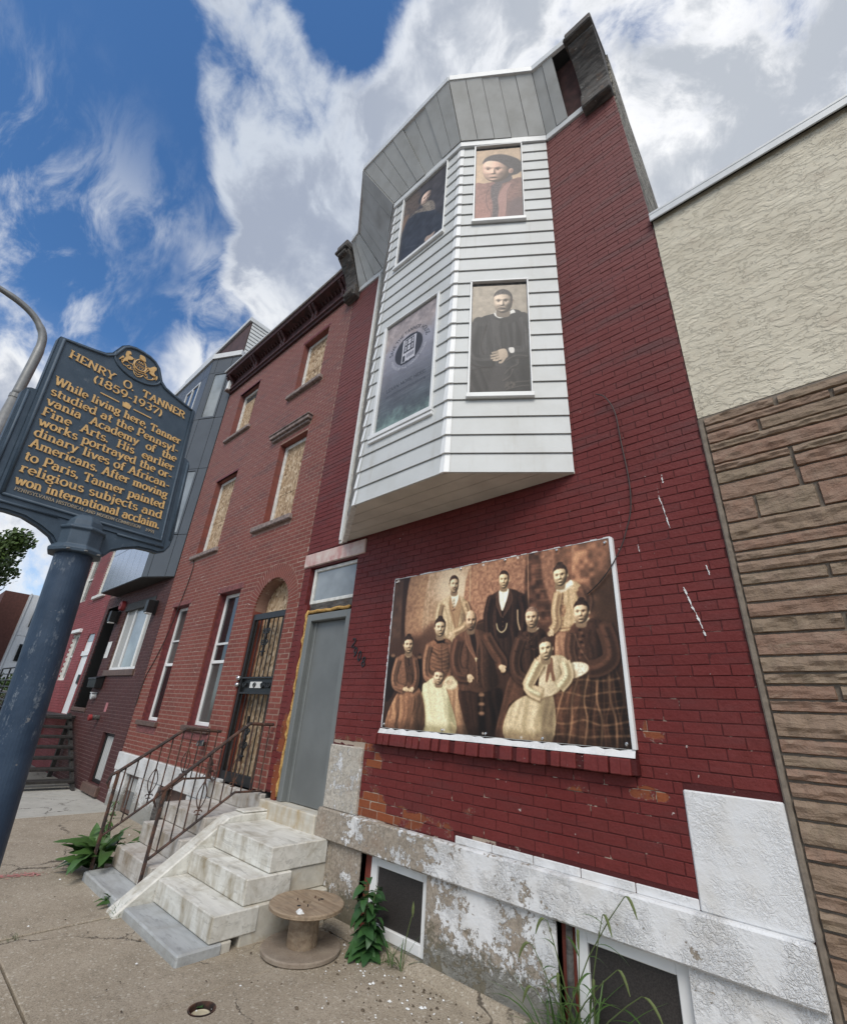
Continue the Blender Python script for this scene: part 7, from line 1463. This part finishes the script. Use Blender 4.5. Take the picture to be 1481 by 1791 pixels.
mb = MB(); mb.box(-1.168, -1.142, -.042, .0, 1.598, 3.066); mb.build('edge_strip', M['vinyl'], MP, bevel=.003); mb = MB(); rr = random.Random(12)
zq = np.linspace(1.6, 3.06, 40)
for a, b_ in zip(zq, zq[1:]): mb.box(-3.512 - rr.uniform(.002, .012), -3.497, -.030, .0, a, b_)
xq = np.linspace(-3.51, -1.16, 46)
for a, b_ in zip(xq, xq[1:]): mb.box(a, b_, -.030, .0, 3.062, 3.070 + rr.uniform(-.003, .010))
mb.build('ragged_edge', M['peel_white'], MP)
for x, z in ((-3.47, 3.03), (-3.47, 1.63), (-1.20, 3.03), (-1.20, 1.63), (-2.75, 1.62), (-2.3, 1.62), (-1.8, 1.62), (-2.6, 3.045), (-2.1, 3.045), (-1.6, 3.045)): MB().tube([(x, -.030, z), (x, -.044, z), (x, -.049, z)], [.012, .011, .006], 10).build('screw', M['chrome'], MP)
def face_print(F, u0, u1, z0, z1, name, label, prt, off=.004, drop=0., **kw):
    c = F.p((u0 + u1) / 2, 0, z0); t = thing(name, label, 'portrait banner' if 'poster' not in name else 'poster', c)
    q = [F.p(u0 + .006, off, z1 - drop), F.p(u1 - .006, off, z1 - drop), F.p(u1 - .006, off, z0 + .004), F.p(u0 + .006, off, z0 + .004)]
    sheet('print', q, prt.material(name + '_print', **kw), t, 10, 16, .006, F.n); return t
# ---- man in a black coat, hand on knee
p = Print(300, 760, [(765, 165), (1078, 150), (1105, 795), (750, 800)], (168, 150, 126)); p.P([(740, 120), (1100, 120), (1100, 420), (740, 420)], (176, 158, 134), 10, 1, (-.6, .3, .12), (.08, 22))
p.cloth([(735, 560), (900, 590), (1000, 580), (1130, 560), (1140, 830), (730, 830)], (46, 42, 40), ((860, 600), (930, 800)), 12, 1.6, .5, 31, 7); p.cloth([(895, 322), (1005, 300), (1055, 320), (1095, 400), (1110, 600), (1000, 640), (860, 630), (735, 640), (755, 430), (805, 352)], (54, 51, 50), ((900, 340), (930, 620)), 18, 1.55, .5, 32, 6); p.sleeve([(800, 380), (765, 500), (790, 590), (880, 600)], (56, 53, 52), 80, 33); p.sleeve([(1060, 350), (1095, 450), (1080, 540), (1000, 545)], (52, 49, 48), 78, 34); p.P([(900, 330), (880, 400), (920, 520), (935, 520), (915, 420), (930, 345)], (66, 62, 60), 1.2); p.Ln([(940, 340), (930, 430), (940, 560)], 3, (24, 22, 22), .9); p.P([(905, 305), (950, 330), (935, 338), (900, 325)], (220, 212, 200), 1); p.folds([(800, 380), (900, 360)], [(780, 560), (880, 580)], 6, (78, 75, 74), 4, .5, 1); p.folds([(1000, 330), (1090, 380)], [(1010, 560), (1100, 520)], 5, (28, 26, 26), 4, .5, 2)
p.P([(890, 640), (960, 620), (960, 800), (860, 800)], (66, 60, 58), 6, .7); p.hand(925, 568, 2.85, 80, (198, 168, 136)); p.P([(975, 528), (1005, 525), (1008, 552), (985, 556)], (226, 218, 206), 1)
for k in range(4): p.Ln([(872 + k * 15, 580), (868 + k * 16, 602)], 2, (120, 96, 74), .8)
for pts in ([(960, 600), (1020, 570), (1090, 575)], [(950, 680), (990, 640), (1030, 620), (1030, 590)], [(940, 720), (985, 690), (1000, 650)], [(950, 760), (1000, 730), (1100, 720)], [(960, 770), (1040, 750), (1100, 745)]): p.Ln(pts, 5, (96, 84, 74), .75, 1.5); p.Ln([(a + 4, b_ + 7) for a, b_ in pts], 3, (24, 20, 18), .8, 1)
for k in range(7): p.E(985 + 22 * math.cos(k), 742 + 14 * math.sin(k), 8, 7, (88, 76, 66), 2, .8)
p.P([(892, 318), (936, 340), (1000, 300), (1010, 330), (940, 356), (896, 338)], (232, 226, 214), 1); p.P([(884, 345), (930, 352), (1010, 320), (1050, 335), (1000, 380), (930, 372)], (46, 43, 42), 2); p.face(942, 250, 62, 70, (206, 176, 146), (52, 47, 45), 'short', -.25, -.03); p.Ln([(912, 296), (932, 288), (956, 294)], 6, (62, 52, 46), .7, 1.4); p.Ln([(908, 212), (950, 200), (990, 215)], 6, (84, 78, 74), .5, 3)
face_print(FACES['right'], .205, .80, 4.615, 6.185, 'portrait_banner', 'portrait of a seated man in black coat on lower right bay window', p, drop=.05, grain=.05, gain=1.0, sat=.7, lift=.05)
# ---- woman in a rust dress, turned left
p = Print(300, 760, [(265, 250), (1105, 195), (1150, 1545), (240, 1600)], (205, 168, 128)); p.P([(230, 180), (1140, 180), (1160, 900), (230, 950)], (204, 164, 124), 10, 1, (-.5, .6, .10), (.06, 26))
p.P([(220, 930), (420, 880), (600, 850), (900, 830), (960, 800), (1180, 840), (1190, 1650), (200, 1650)], (146, 96, 84), 2, 1, (1, -.2, -.18), (.12, 16)); p.P([(240, 1250), (520, 1300), (540, 1620), (230, 1620)], (176, 112, 96), 20, .7); p.P([(860, 1250), (1180, 1150), (1180, 1600), (840, 1600)], (98, 76, 78), 20, .8); p.P([(560, 920), (700, 880), (760, 900), (690, 1100), (690, 1400), (660, 1600), (560, 1600), (580, 1300), (540, 1100)], (92, 78, 80), 3, 1, None, (.2, 8)); p.P([(800, 930), (930, 870), (880, 1000), (840, 1250), (820, 1580), (680, 1580), (700, 1350), (680, 1150)], (172, 116, 104), 2)
p.Ln([(560, 920), (460, 1080), (470, 1300), (540, 1420), (540, 1590)], 2.4, (60, 48, 50), .9); p.Ln([(930, 900), (850, 1060), (850, 1300), (800, 1580)], 2.4, (70, 54, 56), .9); p.folds([(260, 1360), (520, 1360)], [(300, 1420), (500, 1440)], 4, (110, 70, 62), 3, .5); p.folds([(700, 1330), (1140, 1330)], [(700, 1480), (1140, 1500)], 5, (96, 66, 62), 2, .5, 3); p.Ln([(980, 1060), (1140, 1040)], 4, (180, 134, 124), .6)
p.P([(640, 760), (880, 720), (950, 800), (800, 880), (620, 880)], (86, 74, 76), 2); p.Ln([(650, 832), (770, 800), (890, 745)], 3, (226, 206, 190), .9); p.P([(640, 380), (860, 370), (1060, 420), (1130, 520), (1120, 640), (1000, 715), (880, 700), (860, 600), (700, 470)], (62, 55, 58), 2, 1, (-.3, -.6, .18), (.16, 10)); p.P([(420, 470), (640, 385), (900, 420), (1000, 640), (940, 740), (760, 820), (600, 840), (440, 760)], (62, 55, 58), 3, 1)
p.face(640, 612, 290, 240, (222, 168, 138), (62, 55, 58), 'none', -.62, .02, neck=False); p.P([(380, 500), (430, 400), (560, 335), (720, 318), (880, 345), (1060, 420), (1130, 520), (1120, 640), (1000, 715), (920, 700), (880, 600), (800, 530), (680, 462), (540, 440), (450, 458)], (60, 53, 56), 4, 1, (-.3, -.6, .2), (.2, 7))
for k in range(12): p.Ln([(560 + k * 22, 400 + k * 4), (760 + k * 20, 440 + k * 16), (900 + k * 14, 560 + k * 14)], 3, (96, 86, 88) if k % 2 else (40, 35, 38), .4, 1.6)
p.E(925, 645, 44, 52, (190, 138, 114), 3, 1, (-1, -1, .2), .5); p.E(932, 650, 22, 32, (140, 96, 82), 3, .8, None, .5)
face_print(FACES['right'], .205, .80, 7.275, 8.845, 'portrait_banner', 'portrait of a woman in rust dress on upper right bay window', p, drop=.06, grain=.07, gain=1.0, sat=.72, lift=.06)
# ---- dark painting of a seated figure in a shawl
p = Print(380, 690, [(165, 630), (805, 60), (735, 1130), (70, 1660)], (62, 57, 60)); p.P([(100, 500), (830, 20), (800, 1200), (60, 1700)], (60, 56, 60), 10, 1, (-.3, -.2, .22), (.22, 40)); p.P([(160, 640), (380, 480), (400, 700), (220, 900), (130, 1100)], (96, 78, 66), 14, .85, None, (.2, 14)); p.P([(150, 900), (230, 850), (190, 960), (110, 1150)], (134, 100, 76), 8, .8)
p.P([(180, 1000), (250, 890), (400, 810), (560, 780), (640, 800), (720, 900), (740, 1150), (60, 1680), (100, 1300)], (44, 48, 58), 5, 1, None, (.2, 30)); p.P([(380, 680), (470, 660), (590, 640), (620, 760), (560, 800), (330, 830), (240, 910), (320, 800), (440, 740)], (126, 112, 98), 2, .9, None, (.3, 8)); p.P([(430, 690), (520, 640), (560, 760), (500, 790)], (150, 134, 116), 3, .8, None, (.25, 6)); p.face(485, 582, 88, 92, (206, 168, 146), (50, 46, 48), 'none', .35, 0.08, neck=False, iso=(50, 66))
p.P([(370, 640), (400, 560), (480, 470), (560, 440), (590, 470), (570, 470), (520, 480), (440, 550), (400, 640), (390, 700)], (40, 40, 46), 3, .95); p.Ln([(280, 890), (380, 820), (500, 800)], 2.5, (150, 140, 128), .6, 1.5); p.Ln([(620, 760), (620, 860), (560, 1080)], 2, (110, 106, 108), .5, 1.5); p.P([(470, 1250), (500, 1190), (560, 1160), (620, 1110), (600, 1160), (540, 1230), (500, 1280)], (176, 146, 128), 1.5); p.Ln([(180, 1360), (300, 1330), (430, 1310)], 2, (120, 122, 130), .6, 1.5); p.Ln([(490, 1070), (470, 1140)], 2, (130, 128, 130), .5, 1.5)
for k in range(16): p.Ln([(200 + k * 30, 1500 - k * 26), (320 + k * 28, 1120 - k * 24)], 2, (62, 68, 80), .35, 2)
face_print(FACES['front'], .20, 1.03, 7.33, 8.845, 'portrait_banner', 'dark painted portrait of a shawled figure on upper front bay window', p, drop=.02, grain=.06, gain=1.0, sat=.8, lift=.07)
# ---- poster with the house emblem
W_, H_ = 420, 830; p = Print(W_, H_, [(0, 0), (W_, 0), (W_, H_), (0, H_)], (150, 140, 150)); yy = np.linspace(0, 1, H_)[:, None, None]; nz = (.5 * vnoise(H_, W_, 60, 5) + .3 * vnoise(H_, W_, 24, 6) + .2 * vnoise(H_, W_, 9, 7))[..., None]
stops = [(0, (150, 132, 134)), (.14, (184, 160, 156)), (.3, (150, 146, 164)), (.5, (122, 122, 140)), (.72, (86, 92, 106)), (.86, (80, 94, 104)), (.93, (92, 124, 122)), (1, (112, 150, 140))]
for i, c in enumerate(range(3)): p.img[..., c] = np.interp(yy[..., 0] + (nz[..., 0] - .5) * .16, [q[0] for q in stops], [q[1][c] for q in stops]) * (.82 + .36 * nz[..., 0])
for k in range(50): r = random.Random(k); y = r.uniform(.45, .98) * H_; x = r.uniform(0, W_); p.Ln([(x - 60, y + r.uniform(-6, 6)), (x, y), (x + 60, y + r.uniform(-9, 9))], r.uniform(1, 4), (190, 196, 204) if y < .85 * H_ else (176, 206, 196), .22, 2)
cx, cy, R_ = W_ * .5, H_ * .345, W_ * .27; p.E(cx, cy, R_, R_ * 1.0, (52, 52, 62), .6)
ink, pale = (46, 48, 58), (196, 192, 204)
p.P([(cx - 52, cy - 92), (cx + 58, cy - 92), (cx + 58, cy + 96), (cx - 52, cy + 96)], pale, .6, sm=False); p.P([(cx - 60, cy - 102), (cx + 66, cy - 102), (cx + 62, cy - 90), (cx - 56, cy - 90)], ink, .5, sm=False); p.P([(cx - 34, cy - 84), (cx + 40, cy - 84), (cx + 46, cy + 22), (cx - 40, cy + 22)], ink, .5, sm=False)
for r in (-76, -28):
    for x, w_ in ((-30, 12), (-10, 26), (24, 12)): p.P([(cx + x, cy + r), (cx + x + w_, cy + r), (cx + x + w_, cy + r + 38), (cx + x, cy + r + 38)], pale, .4, sm=False); p.Ln([(cx + x, cy + r + 19), (cx + x + w_, cy + r + 19)], 2, ink, .9, .3)
p.P([(cx - 44, cy + 40), (cx - 24, cy + 40), (cx - 24, cy + 88), (cx - 44, cy + 88)], ink, .5, sm=False)
for k in range(4): p.P([(cx - 12 + k * 16, cy + 40), (cx + 0 + k * 16, cy + 40), (cx + 0 + k * 16, cy + 70), (cx - 12 + k * 16, cy + 70)], (120, 120, 136), .4, sm=False)
for x, w_ in ((-56, 28), (-20, 20), (18, 22), (44, 20)): p.P([(cx + x, cy + 92), (cx + x + w_, cy + 92), (cx + x + w_, cy + 106), (cx + x, cy + 106)], ink, .4, sm=False)
def arc_place(r0, a0, a1, up=True):
    def f(x, y): a = math.radians(a0 + (a1 - a0) * x); r = r0 + (-y if up else y); return (cx + r * math.cos(a), cy + r * math.sin(a))
    return f
p.text('SAVE THE TANNER HOUSE', 0, 1, 0, 27, 4.2, ink, .95, arc_place(R_ + 26, 186, 352)); p.text('FRIENDS OF THE TANNER HOUSE', 0, 1, 0, 15, 2.2, (206, 204, 212), .8, arc_place(R_ + 34, 168, 12, False))
p.text('LEARN MORE HERE:', W_ * .13, W_ * .88, H_ * .665, 25, 3.6, ink, .9); p.text('savethetannerhouse.org', W_ * .13, W_ * .88, H_ * .715, 20, 2.4, ink, .75)
for k in range(4): p.Ln([(W_ * .25, H_ * (.765 + k * .036)), (W_ * .76, H_ * (.765 + k * .036))], 1, ink, 0.0)
t = face_print(FACES['front'], .195, 1.03, 4.56, 6.20, 'emblem_poster', 'tall grey blue poster with house emblem on lower front bay window', p, drop=.02, grain=.03, gain=1.0, sat=.55, lift=.04)

# ---- groups of look-alikes
GROUPS = {'iron_railing': 'iron railings of the stoops', 'wall_lantern': 'black box lanterns on the dark brick house', 'portrait_banner': 'portrait prints in the bay windows', 'grass_tuft': 'small grass tufts along the foot of the wall', 'weed': 'weeds in the pavement', 'paper_scrap': 'white paper scraps', 'brick_house': 'brick row houses'}
for o in list(COL.objects):
    if o.parent is None and 'category' in o and o.name.split('.')[0] in GROUPS: o['group'] = GROUPS[o.name.split('.')[0]]
